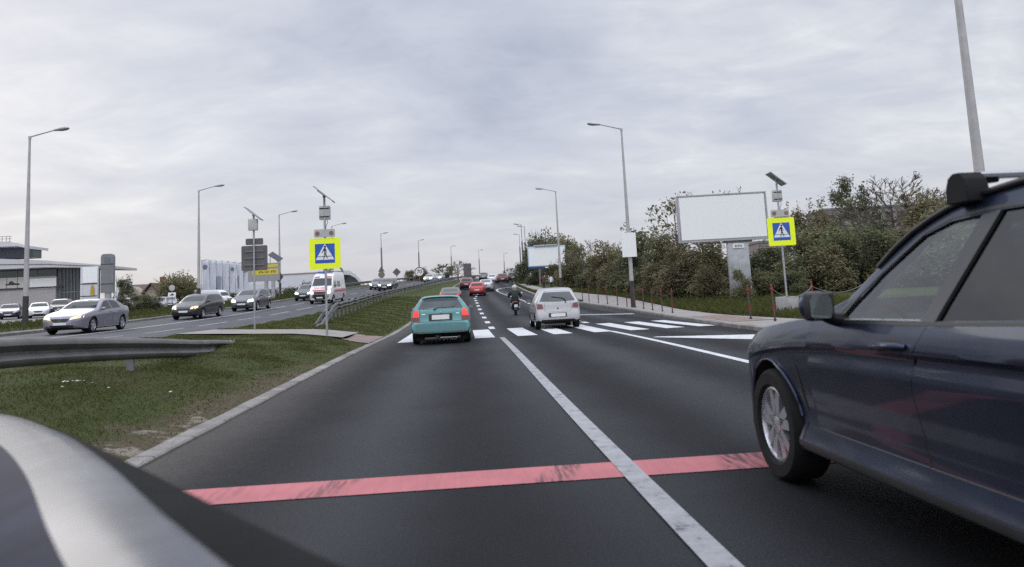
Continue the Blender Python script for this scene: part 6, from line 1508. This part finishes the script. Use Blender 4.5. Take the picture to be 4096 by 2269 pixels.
def flags():
    Y = 118; proto = None; labs = ['first white banner flag from the left, with a dark round emblem', 'second white banner flag from the left in the row', 'third white banner flag from the left, with a grey blue lower half', 'fourth white banner flag from the left in the row', 'fifth white banner flag from the left, with a small dark emblem', 'sixth white banner flag with dark upright lettering', 'last white banner flag on the right, with a reddish round emblem']
    cl = M('white_flag_cloth_far', (.50, .52, .57), .85, var=.06, scale=.6); e1 = M('dark_emblem', (.12, .13, .18), .7); e2 = M('reddish_emblem', (.30, .13, .15), .7); gb = M('grey_blue_print', (.22, .26, .32), .8, var=.3)
    for k in range(7):
        px = 507 + k * 15.2; t = at(px, 655 + k * 1.2, Y); z0 = surf(t.x, Y) if t.x > XB(Y) - 8 else g(t.x, Y); H = t.z - z0; h = H * .78
        o = empty('banner_flag', (t.x, Y + k * .4, z0)); tag(o, labs[k], 'flag', 'white banner flags before the long showroom')
        mb = MB(); mb.tube([(0, 0, -.2), (0, 0, H + .05)], .05, 6); mb.tube([(0, 0, H), (1.15, 0, H + .08)], .03, 5); mb.build('pole', K['galv'], o)
        mb = MB(); rows = []
        for j in range(13):
            v = j / 12; z = H - h * v; sw = .22 * v * math.sin(k * 1.3 + 1); rows.append([(.05 + u * (1.05 - .15 * v) + sw, .10 * math.sin(u * 5 + v * 6 + k), z + .05 * u) for u in np.linspace(0, 1, 8)])
        mb.grid(rows); c = mb.build('cloth', cl, o, 60); sd = c.modifiers.new('s', 'SOLIDIFY'); sd.thickness = .012
        if k in (0, 4, 6):
            mb = MB(); rr = .36 if k != 4 else .25; mb.lathe([(0, 0), (0, rr * .6), (0, rr), (.03, rr)], 'y', 18, (.55, -.17, H - h * .2)); mb.build('emblem', e1 if k < 6 else e2, c)
        if k == 2: mb = MB(); mb.box((.45, -.16, H - h * .7), (.85, .02, h * .5)); mb.build('print', gb, c)
        if k == 5:
            mb = MB()
            for q in range(7): mb.box((.45, -.17, H - h * (.42 + .06 * q)), (.18, .02, h * .04))
            mb.build('print', e1, c)
flags()
# ------------------------------------------------------------------ far blocks of flats above the hedge on the right
def flats(label, tl, br, Y, col, rows_, cols):
    a, b = at(*tl, Y), at(*br, Y); z0 = g(a.x, Y); o = empty('block_of_flats', ((a.x + b.x) / 2, Y, z0), (0, 0, R(-8))); tag(o, label, 'building'); w = b.x - a.x; H = a.z - z0
    m = M('flats_wall', col, .9, var=.08, scale=.15)
    mb = MB(); mb.box((0, 6, H / 2), (w, 12, H)); mb.build('wall', m, o)
    mb = MB(); mb.box((0, 6, H + .2), (w + .3, 12.3, .4)); mb.build('roof', K['galv_dark'], o)
    for r in range(rows_):
        for c in range(cols):
            mb = MB(); x = -w / 2 + w * (c + .5) / cols; z = H - 1.6 - r * 2.8; mb.box((x, -.02, z), (1.4, .1, 1.3)); mb.build('window', K['glassdark'], o)
    return o, w, H
flats('pinkish grey block of flats glimpsed behind the trees above the blue car', (2080, 528), (2320, 700), 150, (.22, .19, .185), 3, 8)
flats('small part of a pinkish block seen beside the yellow sign through the hedge', (1905, 612), (1990, 700), 130, (.26, .2, .2), 2, 4)
p = at(2485, 487, 160)
flats('pale block with roof machinery barely seen under the roof bar', (2470, 490), (2530, 700), 160, (.30, .29, .28), 1, 3)
# ------------------------------------------------------------------ leaves, shrubs, trees, grass
def leaf_quads(C, size, up=.0, jitter=.5, aspect=1.6):
    """one small four-sided leaf at each point, turned at random; returns verts, faces"""
    n = len(C); a = RNG.normal(size=(n, 3)); a[:, 2] *= (1 - up); a /= np.linalg.norm(a, axis=1)[:, None] + 1e-9
    b = RNG.normal(size=(n, 3)); b -= a * np.sum(a * b, axis=1)[:, None]; b /= np.linalg.norm(b, axis=1)[:, None] + 1e-9
    s = size * (1 + jitter * (RNG.random(n) - .5) * 2)[:, None]
    V = np.stack([C - a * s * aspect * .5, C + b * s * .5, C + a * s * aspect * .5, C - b * s * .5], axis=1).reshape(-1, 3)
    return V
def quads_mesh(name, V, mat):
    n = len(V) // 4; me = bpy.data.meshes.new(name)
    me.vertices.add(len(V)); me.vertices.foreach_set('co', V.astype(np.float32).ravel())
    me.loops.add(4 * n); me.loops.foreach_set('vertex_index', np.arange(4 * n, dtype=np.int32))
    me.polygons.add(n); me.polygons.foreach_set('loop_start', np.arange(0, 4 * n, 4, dtype=np.int32))
    me.materials.append(mat); me.update(calc_edges=True); me.validate()
    return me
def blob_points(blobs, n, shell_=.75):
    vol = np.array([b[3] * b[4] * b[5] for b in blobs]) ** .8; vol /= vol.sum(); out = []
    for b, f in zip(blobs, vol):
        k = int(n * f) + 1; d = RNG.normal(size=(k, 3)); d /= np.linalg.norm(d, axis=1)[:, None]
        r = np.where(RNG.random(k) < shell_, .78 + .26 * RNG.random(k), RNG.random(k) ** .5 * .8)
        # lumps: the radius wanders with direction
        r *= 1 + .22 * np.sin(d[:, 0] * 5.1 + b[0] * 9) * np.sin(d[:, 1] * 4.3 + b[1] * 7) + .16 * np.sin(d[:, 2] * 7 + d[:, 0] * 6 + b[2] * 5)
        out.append(np.array(b[:3]) + d * r[:, None] * np.array(b[3:6]))
    return np.concatenate(out)
def branch(mb, p, d, L, r, depth, tips, spread=.55, gravity=0.0, kids=(2, 3), ratio=.72):
    n = 4; pts = [p.copy()]; rs = [r]; q = p.copy(); dd = d.copy()
    for k in range(n):
        dd = (dd + Vector((random.gauss(0, .09), random.gauss(0, .09), random.gauss(0, .05) + gravity))).normalized(); q = q + dd * (L / n); pts.append(q.copy()); rs.append(r * (1 - .4 * (k + 1) / n))
        if depth <= 1: tips.append(q.copy())
    mb.tube(pts, rs, 5 if r < .05 else 8, caps=False)
    if depth == 0: return
    for k in range(random.randint(*kids)):
        ax = Vector((random.gauss(0, 1), random.gauss(0, 1), random.gauss(0, .4))).normalized(); nd_ = (dd + ax * spread * random.uniform(.6, 1.3)).normalized()
        st = pts[random.choice([2, 3, 4, 4])]; branch(mb, st, nd_, L * ratio * random.uniform(.8, 1.15), max(RMIN, r * .55), depth - 1, tips, spread, gravity, kids, ratio)
RMIN = .012
SHRUB = []
def shrub_variant(seed, tall):
    random.seed(seed)
    blobs = []
    for k in range(9):
        t = random.random(); z = .5 + t * 2.9 * tall; w = (1.25 - .6 * t)
        blobs.append((random.uniform(-1, 1) * (1.1 - .5 * t), random.uniform(-.8, .8), z, w * random.uniform(.6, 1.0), w * random.uniform(.5, .8), random.uniform(.55, 1.0)))
    C = blob_points(blobs, 9000); C = C[C[:, 2] > .02]
    # upright sprays poking out of the top
    sp = []
    for k in range(16):
        b = random.choice(blobs); x, y = b[0] + random.uniform(-.7, .7), b[1] + random.uniform(-.4, .4); z0 = b[2] + b[5] * .7; L = random.uniform(.4, 1.0)
        for j in range(18): u = random.random(); sp.append((x + random.gauss(0, .07) + u * .12, y + random.gauss(0, .07), z0 + u * L))
    C = np.concatenate([C, np.array(sp)])
    me = quads_mesh('shrub_crown', leaf_quads(C, .085), K['leaf_green'])
    mb = MB(); tips = []
    for k in range(5): branch(mb, Vector((random.uniform(-.4, .4), random.uniform(-.3, .3), -.1)), Vector((random.uniform(-.5, .5), random.uniform(-.4, .4), 1)).normalized(), 1.5 * tall, .045, 2, tips, .5)
    st = mb.mesh('shrub_stems', K['bark'], 60)
    return me, st, float(np.percentile(C[:, 2], 94))
for i in range(6): SHRUB.append(shrub_variant(20 + i, 1.0 + .12 * (i % 3)))
def dome_variant(seed):
    random.seed(seed); blobs = [(0, 0, 1.7, 1.9, 1.7, 1.7)] + [(1.35 * math.cos(k * 1.1) , 1.0 * math.sin(k * 1.7), 1.1 + 1.5 * random.random(), .85, .8, .75) for k in range(12)]
    C = blob_points(blobs, 11000, .8); C = C[C[:, 2] > .02]; me = quads_mesh('tree_crown', leaf_quads(C, .095), K['leaf_green'])
    mb = MB(); tips = []; mb.tube([(0, 0, -.2), (0, 0, 1.2)], [.16, .12], 8)
    for k in range(6): branch(mb, Vector((0, 0, .8)), Vector((random.uniform(-.6, .6), random.uniform(-.5, .5), 1)).normalized(), 1.3, .06, 2, tips, .5)
    return me, mb.mesh('tree_trunk', K['bark'], 60), float(np.percentile(C[:, 2], 97))
SHRUB.append(dome_variant(77)); SHRUB.append(dome_variant(78))
def shrub(label, px, top, Y, mat, v, wf=1.0, group='shrubs of the roadside thicket', x=None, name='shrub', cat='shrub'):
    t = at(px, top, Y); x = t.x if x is None else x; z0 = surf(x, Y) - .05; me, st, h = SHRUB[v % 8]; s = max(.3, (t.z - z0) / h)
    o = empty(name, (x, Y, z0), (0, 0, (v * 2.4) % 6.28)); tag(o, label, cat, group)
    c = link('crown', me, o); c.material_slots[0].link = 'OBJECT'; c.material_slots[0].material = K[mat]; link('trunk', st, o)
    o.scale = (s * wf * 1.4, s * wf * 1.2, s); return o
G_, B_, O_, D_ = 'leaf_green', 'leaf_brown', 'leaf_olive', 'leaf_dark'
HEDGE = [
    ('low dark shrub beside the clustered lamp posts at the left end of the thicket', 1312, 668, 112, D_, 0, 1.1),
    ('dark shrub under the left half of the smaller billboard', 1345, 672, 103, D_, 1, 1.2),
    ('brownish shrub under the right half of the smaller billboard', 1400, 668, 96, B_, 2, 1.2),
    ('olive shrub just right of the smaller billboard', 1445, 650, 88, O_, 3, 1.2),
    ('dark low shrub beneath the leafless bushes', 1492, 668, 80, D_, 4, 1.3),
    ('brown shrub between the leafless bushes and the grey hanging board', 1535, 645, 74, B_, 5, 1.2),
    ('green shrub directly behind the grey hanging board', 1590, 640, 66, G_, 0, 1.25),
    ('tall dark green shrub just right of the grey hanging board', 1634, 604, 58, G_, 1, 1.15),
    ('tall olive shrub with thin top to the left of the big billboard', 1680, 600, 54, O_, 2, 1.0),
    ('brown shrub below the left corner of the big billboard', 1720, 640, 48, B_, 3, 1.3),
    ('rust brown shrub under the middle of the big billboard', 1775, 640, 47, B_, 4, 1.3),
    ('dark olive shrub just left of the grey billboard column', 1815, 640, 46, O_, 5, 1.2),
    ('dark green shrub just right of the grey billboard column', 1915, 645, 45, D_, 0, 1.3),
    ('green shrub behind the lower post of the right crossing sign', 1968, 640, 45, G_, 1, 1.2),
    ('brown leaved taller shrub at the right edge of the yellow crossing sign', 2015, 545, 52, B_, 2, .95),
    ('broad green shrub below and right of the yellow crossing sign', 2040, 605, 44, G_, 3, 1.4),
    ('olive shrub in front of the birch', 2105, 592, 45, O_, 4, 1.25),
    ('green shrub below the birch and the block of flats', 2155, 612, 43, G_, 5, 1.4),
    ('dark shrub left of the bare tree before the block of flats', 2195, 580, 48, D_, 0, 1.1),
    ('green shrub below the bare tree with few leaves', 2245, 602, 42, G_, 1, 1.4),
    ('brown shrub behind the windscreen pillar of the blue car', 2310, 578, 44, B_, 2, 1.3),
    ('dark shrub behind the front window of the blue car', 2400, 575, 42, G_, 3, 1.5),
    ('rusty topped shrub at the foot of the roof rack', 2370, 515, 55, B_, 4, 1.0),
    ('shrub behind the middle pillar of the blue car', 2490, 580, 42, O_, 5, 1.5),
    ('shrub at the right edge behind the rear window of the blue car', 2590, 575, 42, G_, 0, 1.5),
    ('brown shrub filling the thicket left of the leafless bushes', 1462, 660, 84, B_, 2, 1.2),
    ('dark green shrub between the second leafless bush and the brown shrub', 1512, 655, 79, G_, 1, 1.3),
    ('brown shrub tucked left of the hanging board', 1560, 640, 70, B_, 3, 1.2),
    ('dark shrub in the gap right of the lamp post that bears the board', 1612, 650, 60, D_, 5, 1.3),
    ('low brown shrub before the tall dark green one right of the board', 1652, 670, 53, B_, 0, 1.4),
    ('low dark green shrub below the left edge of the big billboard', 1700, 690, 47, D_, 2, 1.5),
    ('low brown shrub hugging the left side of the billboard column', 1795, 690, 43, B_, 5, 1.3),
    ('low olive shrub between billboard column and right crossing sign post', 1935, 690, 42, O_, 4, 1.4),
    ('low dark green shrub behind the concrete block', 2000, 690, 41, G_, 2, 1.5),
    ('brown shrub above the mirror of the blue car', 2075, 640, 42, B_, 0, 1.4),
    ('low grey green bush in front of the grey billboard column', 1866, 690, 40, O_, 1, .8),
]
for a in HEDGE: shrub(*a)
def tree(label, px, top, Y, kind, mat=None, crown=1.0, leaves=900, seed=1, leaf=.12, group='trees', x=None, trunk=.16, depth=4, spread=.55, start=.28, kids=(2, 3)):
    global RMIN
    random.seed(seed); t = at(px, top, Y); x = t.x if x is None else x; z0 = surf(x, Y); H = t.z - z0; RMIN = .026 if kind == 'bare_tree' else (.02 if kind == 'leafless_bush' else .012)
    o = empty(kind, (x, Y, z0 - .05)); tag(o, label, 'tree', group)
    mb = MB(); tips = []; base = Vector((0, 0, 0)); P = [Vector((0, 0, -.3)), Vector((.05, 0, H * .2)), Vector((.1, .02, H * .45)), Vector((.05, 0, H * .7)), Vector((0, 0, H * .93))]
    mb.tube(P, [trunk, trunk * .8, trunk * .6, trunk * .35, .03], 9, caps=False)
    nb = 19 if kind == 'bare_tree' else 13
    for k in range(nb):
        u = start + (1 - start) * (k + .4) / nb; i = min(3, int(u * H / (H * .25)) if u < .99 else 3)
        z = H * u * .93; w = k * 2.4 + random.uniform(-.4, .4); L = H * .28 * crown * (1.15 - .75 * u) ; rise = .35 + .6 * u
        branch(mb, Vector((.06, .0, z)), Vector((math.cos(w), math.sin(w), rise)).normalized(), L, max(.014, trunk * .42 * (1.1 - u)), depth - 2, tips, spread, kids=kids)
    for v in range(len(mb.v)):
        pass
    top_z = max(q.z for q in tips) if tips else H
    k = H / max(top_z, H)
    tr = mb.build('trunk', K['bark'] if kind != 'birch_tree' else M('birch_bark', (.22, .21, .19), .8, var=.5, scale=3), o, 60); tr.scale = (1, 1, k)
    if leaves:
        T = np.array([tuple(q) for q in tips]); idx = RNG.integers(0, len(T), leaves); C = T[idx] + RNG.normal(size=(leaves, 3)) * np.array([.16, .16, .16]) * H / 6
        if kind == 'birch_tree': C[:, 2] -= RNG.random(leaves) ** 1.2 * H * .12
        C[:, 2] *= k
        link('crown', quads_mesh('crown', leaf_quads(C, leaf), K[mat]), o)
    return o
tree('pale drooping birch standing above the thicket', 2133, 446, 74, 'birch_tree', 'leaf_birch', .95, 6500, 5, .13, 'trees above the thicket', start=.2)
tree('almost bare tree with a few leaves before the block of flats', 2232, 438, 62, 'bare_tree', B_, 1.35, 220, 9, .14, 'trees above the thicket', spread=.5, depth=5, trunk=.20, kids=(3, 3))
tree('second bare tree leaning right of the almost bare one', 2312, 462, 60, 'bare_tree', B_, 1.35, 170, 14, .14, 'trees above the thicket', depth=5, trunk=.16, kids=(3, 3))
tree('thin bare sapling right of the birch', 2175, 478, 66, 'bare_tree', B_, .35, 30, 3, .1, 'trees above the thicket', depth=4, trunk=.05)
tree('sparse brown leaved tree poking out left of the big billboard', 1692, 488, 48, 'sparse_tree', B_, 1.0, 520, 12, .13, 'trees above the thicket', depth=5, start=.45, trunk=.10)
tree('sparse tree whose top leaves show above the middle of the big billboard', 1752, 477, 49, 'sparse_tree', B_, .8, 260, 22, .12, 'trees above the thicket', depth=5, trunk=.09)
tree('sparse tree with only a twig showing above the right of the big billboard', 1842, 470, 50, 'sparse_tree', B_, .8, 220, 31, .12, 'trees above the thicket', depth=5, trunk=.09)
shrub('dark evergreen tree rising behind the left half of the smaller billboard', 1360, 603, 112, D_, 6, .55, 'trees beyond the smaller billboard', name='evergreen_tree', cat='tree')
shrub('autumn brown tree behind the right half of the smaller billboard', 1412, 610, 108, O_, 7, .75, 'trees beyond the smaller billboard', name='autumn_tree', cat='tree')
tree('leafless grey bush left of the two beside the hanging board', 1482, 600, 84, 'leafless_bush', None, 1.5, 0, 51, .1, 'leafless bushes', depth=5, start=.1, trunk=.09, kids=(3, 3))
tree('leafless grey bush nearest to the hanging board', 1528, 600, 82, 'leafless_bush', None, 1.5, 0, 52, .1, 'leafless bushes', depth=5, start=.1, trunk=.09, kids=(3, 3))
# across the road and on the brow
shrub('round dense olive tree left of the long showroom', 447, 700, 112, O_, 6, .92, 'trees on the left', name='round_tree', cat='tree')
shrub('dark bush at the left end of the brown roofed house', 312, 708, 118, D_, 2, .9, 'trees on the left')
p = at(560, 735, 112)
for k, (lab, px, top, Y, m, v) in enumerate((('dark hedge bush below the showroom eaves, left of the banner columns', 600, 742, 100, D_, 1), ('dark hedge bush below the showroom eaves, behind the banner columns', 690, 733, 106, D_, 3), ('dark hedge bush under the showroom eaves left of the small dark car', 745, 727, 112, D_, 4), ('dark hedge bush behind the small dark car', 785, 722, 118, D_, 5))):
    shrub(lab, px, top, Y, m, v, 2.2, 'dark hedge before the long showroom')
shrub('brown bush in the median behind the round speed limit sign, left half', 1030, 684, 150, B_, 0, 1.4, 'bushes beside the brow'); shrub('brown bush in the median behind the round speed limit sign, right half', 1068, 680, 152, B_, 3, 1.4, 'bushes beside the brow')
tree('bare spreading bush on the brow right of the speed limit sign', 1112, 662, 158, 'leafless_bush', B_, 1.5, 500, 71, .2, 'bushes beside the brow', depth=5, start=.08, kids=(3, 3), trunk=.12)
tree('bare tree with arching crown before the upright grey sign back', 1150, 654, 160, 'bare_tree', None, 1.5, 0, 72, .2, 'bushes beside the brow', depth=5, start=.12, kids=(3, 3), trunk=.14)
shrub('dark low bush at the foot of the bare bushes on the brow', 1128, 688, 155, D_, 4, 1.3, 'bushes beside the brow'); shrub('low brown bush below the upright grey sign back', 1185, 700, 165, B_, 5, 1.6, 'bushes beside the brow')
tree('small bare tree at the right of the white arch of the showroom', 885, 698, 150, 'bare_tree', None, 1.6, 0, 73, .2, 'bushes beside the brow', depth=5, start=.08, kids=(3, 3), trunk=.1)
tree('small bare tree on the brow beside the farthest lamp post', 1282, 672, 215, 'bare_tree', None, 1.5, 0, 74, .2, 'bushes beside the brow', depth=5, start=.1, kids=(3, 3), trunk=.14)
shrub('dark brown bush at the right of the road on the brow', 1302, 690, 150, B_, 1, 1.5, 'bushes beside the brow'); shrub('dark bush left of the clustered lamp posts on the brow', 1290, 697, 165, D_, 2, 1.6, 'bushes beside the brow')
# low green plants hiding the front of the parked cars
for k, (lab, px, top, Y, m, v) in enumerate((('low dark bush behind the boot of the silver lilac saloon', 322, 799, 58, D_, 1), ('low dark bush in the middle of the row before the parked cars', 352, 797, 58.5, G_, 2), ('low dark bush at the right end of the row before the parked cars', 392, 790, 61, D_, 3))):
    shrub(lab, px, top, Y, m, v, 2.0, 'low bushes before the parked cars')

# grass blades where the verge is near enough to show them
def blades(name, label, n, pick, h0, h1, w, mat='blade', y_ref=None):
    P = np.array([pick() for _ in range(n)]); Z = np.array([surf(x, y) for x, y in P]); h = h0 + (h1 - h0) * RNG.random(n) ** 1.6
    ang = RNG.random(n) * 2 * PI; lean = RNG.normal(size=(n, 2)) * .45 * h[:, None]
    ww = w * (.7 + .6 * RNG.random(n)) * (np.ones(n) if y_ref is None else np.maximum(1, P[:, 1] / y_ref))
    dx, dy = np.cos(ang) * ww / 2, np.sin(ang) * ww / 2
    B = np.column_stack([P, Z - .015])
    a = B + np.column_stack([dx, dy, np.zeros(n)]); b = B - np.column_stack([dx, dy, np.zeros(n)])
    m = B + np.column_stack([lean * .35, h * .6]); t = B + np.column_stack([lean, h])
    V = np.stack([a, m + np.column_stack([dx, dy, np.zeros(n)]) * .6, t, b], axis=1).reshape(-1, 3)
    tag(link(name, quads_mesh(name, V, K[mat])), label, 'grass', None, 'stuff')
def med_near():
    while True:
        y = 3.0 + 21 * random.random() ** 1.3; x = random.uniform(-8.7, XL(y) - .21)
        d = (XL(y) - .19) - x
        keep = .30 + .70 * smooth((d - .05) / .9)
        keep *= .7 + .3 * (math.sin(x * 2.3 + y * 1.1) * math.sin(y * .9 - x * 1.7) * .5 + .5)
        if random.random() < keep and not (23.3 < y < 27.6): return x, y
random.seed(3)
blades('grass', 'short green grass of the near median', 120000, med_near, .018, .055, .0085, y_ref=7)
def med_far():
    while True:
        y = random.uniform(27.4, 75); x = random.uniform(XA(y) + .1, XL(y) - .3)
        if random.random() < 30 / y: return x, y
blades('grass', 'grass of the median beyond the crossing path', 40000, med_far, .03, .09, .022, y_ref=30)
def bank():
    y = random.uniform(22, 75); x = XP(y) + .05 + random.random() ** 1.5 * 7
    return x, y
blades('grass', 'longer grass of the bank below the thicket', 26000, bank, .08, .34, .028, y_ref=30)
def lverge():
    y = random.uniform(24, 90); return XB(y) - .35 - random.random() * 6.5, y
blades('grass', 'rough grass of the verge before the parked cars', 14000, lverge, .08, .35, .035, y_ref=35)
def rverge():
    y = random.uniform(54, 130); a = XR(y) + .25; b = max(XQ(y), a + .05); return random.uniform(a, b), y
blades('grass', 'grass strip between kerb and far pavement', 5000, rverge, .06, .2, .04, y_ref=50)
# ------------------------------------------------------------------ overcast evening sky and a soft sun behind it
SKYOFF = (2.3, .80, 0)
SUN_EL, SUN_AZ = R(24), R(-38)          # azimuth measured from +Y towards +X
def world():
    w = bpy.data.worlds.new('World'); SC.world = w; w.use_nodes = True; nt = w.node_tree; L = nt.links.new
    bg = nt.nodes['Background']; bg.inputs['Strength'].default_value = .1
    sky = nd(nt, 'ShaderNodeTexSky', sky_type='NISHITA', sun_disc=False, sun_elevation=SUN_EL, sun_rotation=SUN_AZ, air_density=1.0, dust_density=2.0, ozone_density=1.5)
    tc = nd(nt, 'ShaderNodeTexCoord'); sx = nd(nt, 'ShaderNodeSeparateXYZ'); L(tc.outputs['Generated'], sx.inputs[0])
    z = nd(nt, 'ShaderNodeMath', operation='MAXIMUM'); z.inputs[1].default_value = 0; L(sx.outputs['Z'], z.inputs[0])
    za = nd(nt, 'ShaderNodeMath', operation='ADD'); za.inputs[1].default_value = .24; L(z.outputs[0], za.inputs[0])
    dx = nd(nt, 'ShaderNodeMath', operation='DIVIDE'); L(sx.outputs['X'], dx.inputs[0]); L(za.outputs[0], dx.inputs[1])
    dy = nd(nt, 'ShaderNodeMath', operation='DIVIDE'); L(sx.outputs['Y'], dy.inputs[0]); L(za.outputs[0], dy.inputs[1])
    cb = nd(nt, 'ShaderNodeCombineXYZ'); L(dx.outputs[0], cb.inputs[0]); L(dy.outputs[0], cb.inputs[1])
    def noise(scale, rot, stretch, detail, rough, dist, off=(0, 0, 0)):
        mp = nd(nt, 'ShaderNodeMapping'); mp.inputs['Rotation'].default_value = (0, 0, R(rot)); mp.inputs['Scale'].default_value = stretch; mp.inputs['Location'].default_value = off
        L(cb.outputs[0], mp.inputs[0]); n = nd(nt, 'ShaderNodeTexNoise', i_Scale=scale, i_Detail=detail, i_Roughness=rough, i_Distortion=dist); L(mp.outputs[0], n.inputs[0]); return n
    big = noise(.55, 12, (1, .9, 1), 3.0, .5, .6, SKYOFF); mid = noise(1.6, 20, (.85, 1.15, 1), 7.0, .56, .8, (.4, 3.2, 0)); fine = noise(4.6, 26, (.8, 1.3, 1), 7.0, .62, .5)
    def mul(s, k):
        m = nd(nt, 'ShaderNodeMath', operation='MULTIPLY'); L(s, m.inputs[0]); m.inputs[1].default_value = k; return m.outputs[0]
    def add(a, b):
        m = nd(nt, 'ShaderNodeMath', operation='ADD'); L(a, m.inputs[0]); L(b, m.inputs[1]); return m.outputs[0]
    f = add(add(mul(big.outputs['Fac'], .44), mul(mid.outputs['Fac'], .36)), mul(fine.outputs['Fac'], .20))
    rp = ramp(nt, [(.33, (.40, .44, .55)), (.41, (.505, .545, .65)), (.475, (.595, .635, .72)), (.525, (.70, .73, .79)), (.585, (.89, .90, .92))]); L(f, rp.inputs[0])
    # the layer thins towards the horizon on the left where the light comes from
    hz = ramp(nt, [(0, (.55, .535, .575)), (.05, (.585, .575, .612)), (.2, (.695, .71, .745)), (.5, (.60, .625, .70)), (1, (.58, .62, .72))]); L(z.outputs[0], hz.inputs[0])
    mx = nd(nt, 'ShaderNodeMixRGB', blend_type='MIX'); L(rp.outputs[0], mx.inputs[1]); L(hz.outputs[0], mx.inputs[2])
    fr = nd(nt, 'ShaderNodeMapRange'); fr.inputs['From Min'].default_value = 0; fr.inputs['From Max'].default_value = .22; fr.inputs['To Min'].default_value = .80; fr.inputs['To Max'].default_value = .12; L(z.outputs[0], fr.inputs[0]); L(fr.outputs[0], mx.inputs[0])
    # a broad brighter part of the cloud round the hidden sun
    sd = Vector((math.sin(SUN_AZ) * math.cos(SUN_EL), math.cos(SUN_AZ) * math.cos(SUN_EL), math.sin(SUN_EL)))
    dp = nd(nt, 'ShaderNodeVectorMath', operation='DOT_PRODUCT'); dp.inputs[1].default_value = sd; L(tc.outputs['Generated'], dp.inputs[0])
    gl = nd(nt, 'ShaderNodeMapRange', interpolation_type='SMOOTHSTEP'); gl.inputs['From Min'].default_value = .2; gl.inputs['From Max'].default_value = 1; gl.inputs['To Min'].default_value = .99; gl.inputs['To Max'].default_value = 1.01; L(dp.outputs['Value'], gl.inputs[0])
    m2 = nd(nt, 'ShaderNodeVectorMath', operation='SCALE'); L(mx.outputs[0], m2.inputs[0]); L(gl.outputs[0], m2.inputs['Scale'])
    # overcast: the cloud overhead and behind us is brighter than the low sky ahead
    zz = nd(nt, 'ShaderNodeMapRange', interpolation_type='SMOOTHSTEP'); zz.inputs['From Min'].default_value = .44; zz.inputs['From Max'].default_value = .9; zz.inputs['To Min'].default_value = 1; zz.inputs['To Max'].default_value = 2.5; L(sx.outputs['Z'], zz.inputs[0])
    yy = nd(nt, 'ShaderNodeMapRange', interpolation_type='SMOOTHSTEP'); yy.inputs['From Min'].default_value = .25; yy.inputs['From Max'].default_value = -.6; yy.inputs['To Min'].default_value = 1; yy.inputs['To Max'].default_value = 1.75; L(sx.outputs['Y'], yy.inputs[0])
    zy = nd(nt, 'ShaderNodeMath', operation='MULTIPLY'); L(zz.outputs[0], zy.inputs[0]); L(yy.outputs[0], zy.inputs[1])
    mz_ = nd(nt, 'ShaderNodeVectorMath', operation='SCALE'); L(m2.outputs[0], mz_.inputs[0]); L(zy.outputs[0], mz_.inputs['Scale']); m2 = mz_
    m3 = nd(nt, 'ShaderNodeVectorMath', operation='SCALE'); L(m2.outputs[0], m3.inputs[0]); m3.inputs['Scale'].default_value = 11.4
    fin = nd(nt, 'ShaderNodeMixRGB', blend_type='MIX'); fin.inputs[0].default_value = .93; L(sky.outputs[0], fin.inputs[1]); L(m3.outputs[0], fin.inputs[2])
    L(fin.outputs[0], bg.inputs['Color'])
    sn = bpy.data.lights.new('sun', 'SUN'); sn.energy = .5; sn.angle = R(25); sn.color = (1, .95, .88)
    so = bpy.data.objects.new('sun', sn); COL.objects.link(so); so.rotation_euler = (-sd).to_track_quat('-Z', 'Y').to_euler()
world()
SC.view_settings.view_transform = 'Standard'; SC.view_settings.look = 'None'; SC.view_settings.gamma = 1; SC.view_settings.exposure = -.12; SC.view_settings.use_curve_mapping = False
SC.render.engine = 'CYCLES'; SC.cycles.use_denoising = False; SC.cycles.max_bounces = 6; SC.cycles.transparent_max_bounces = 12; SC.cycles.sample_clamp_indirect = 6
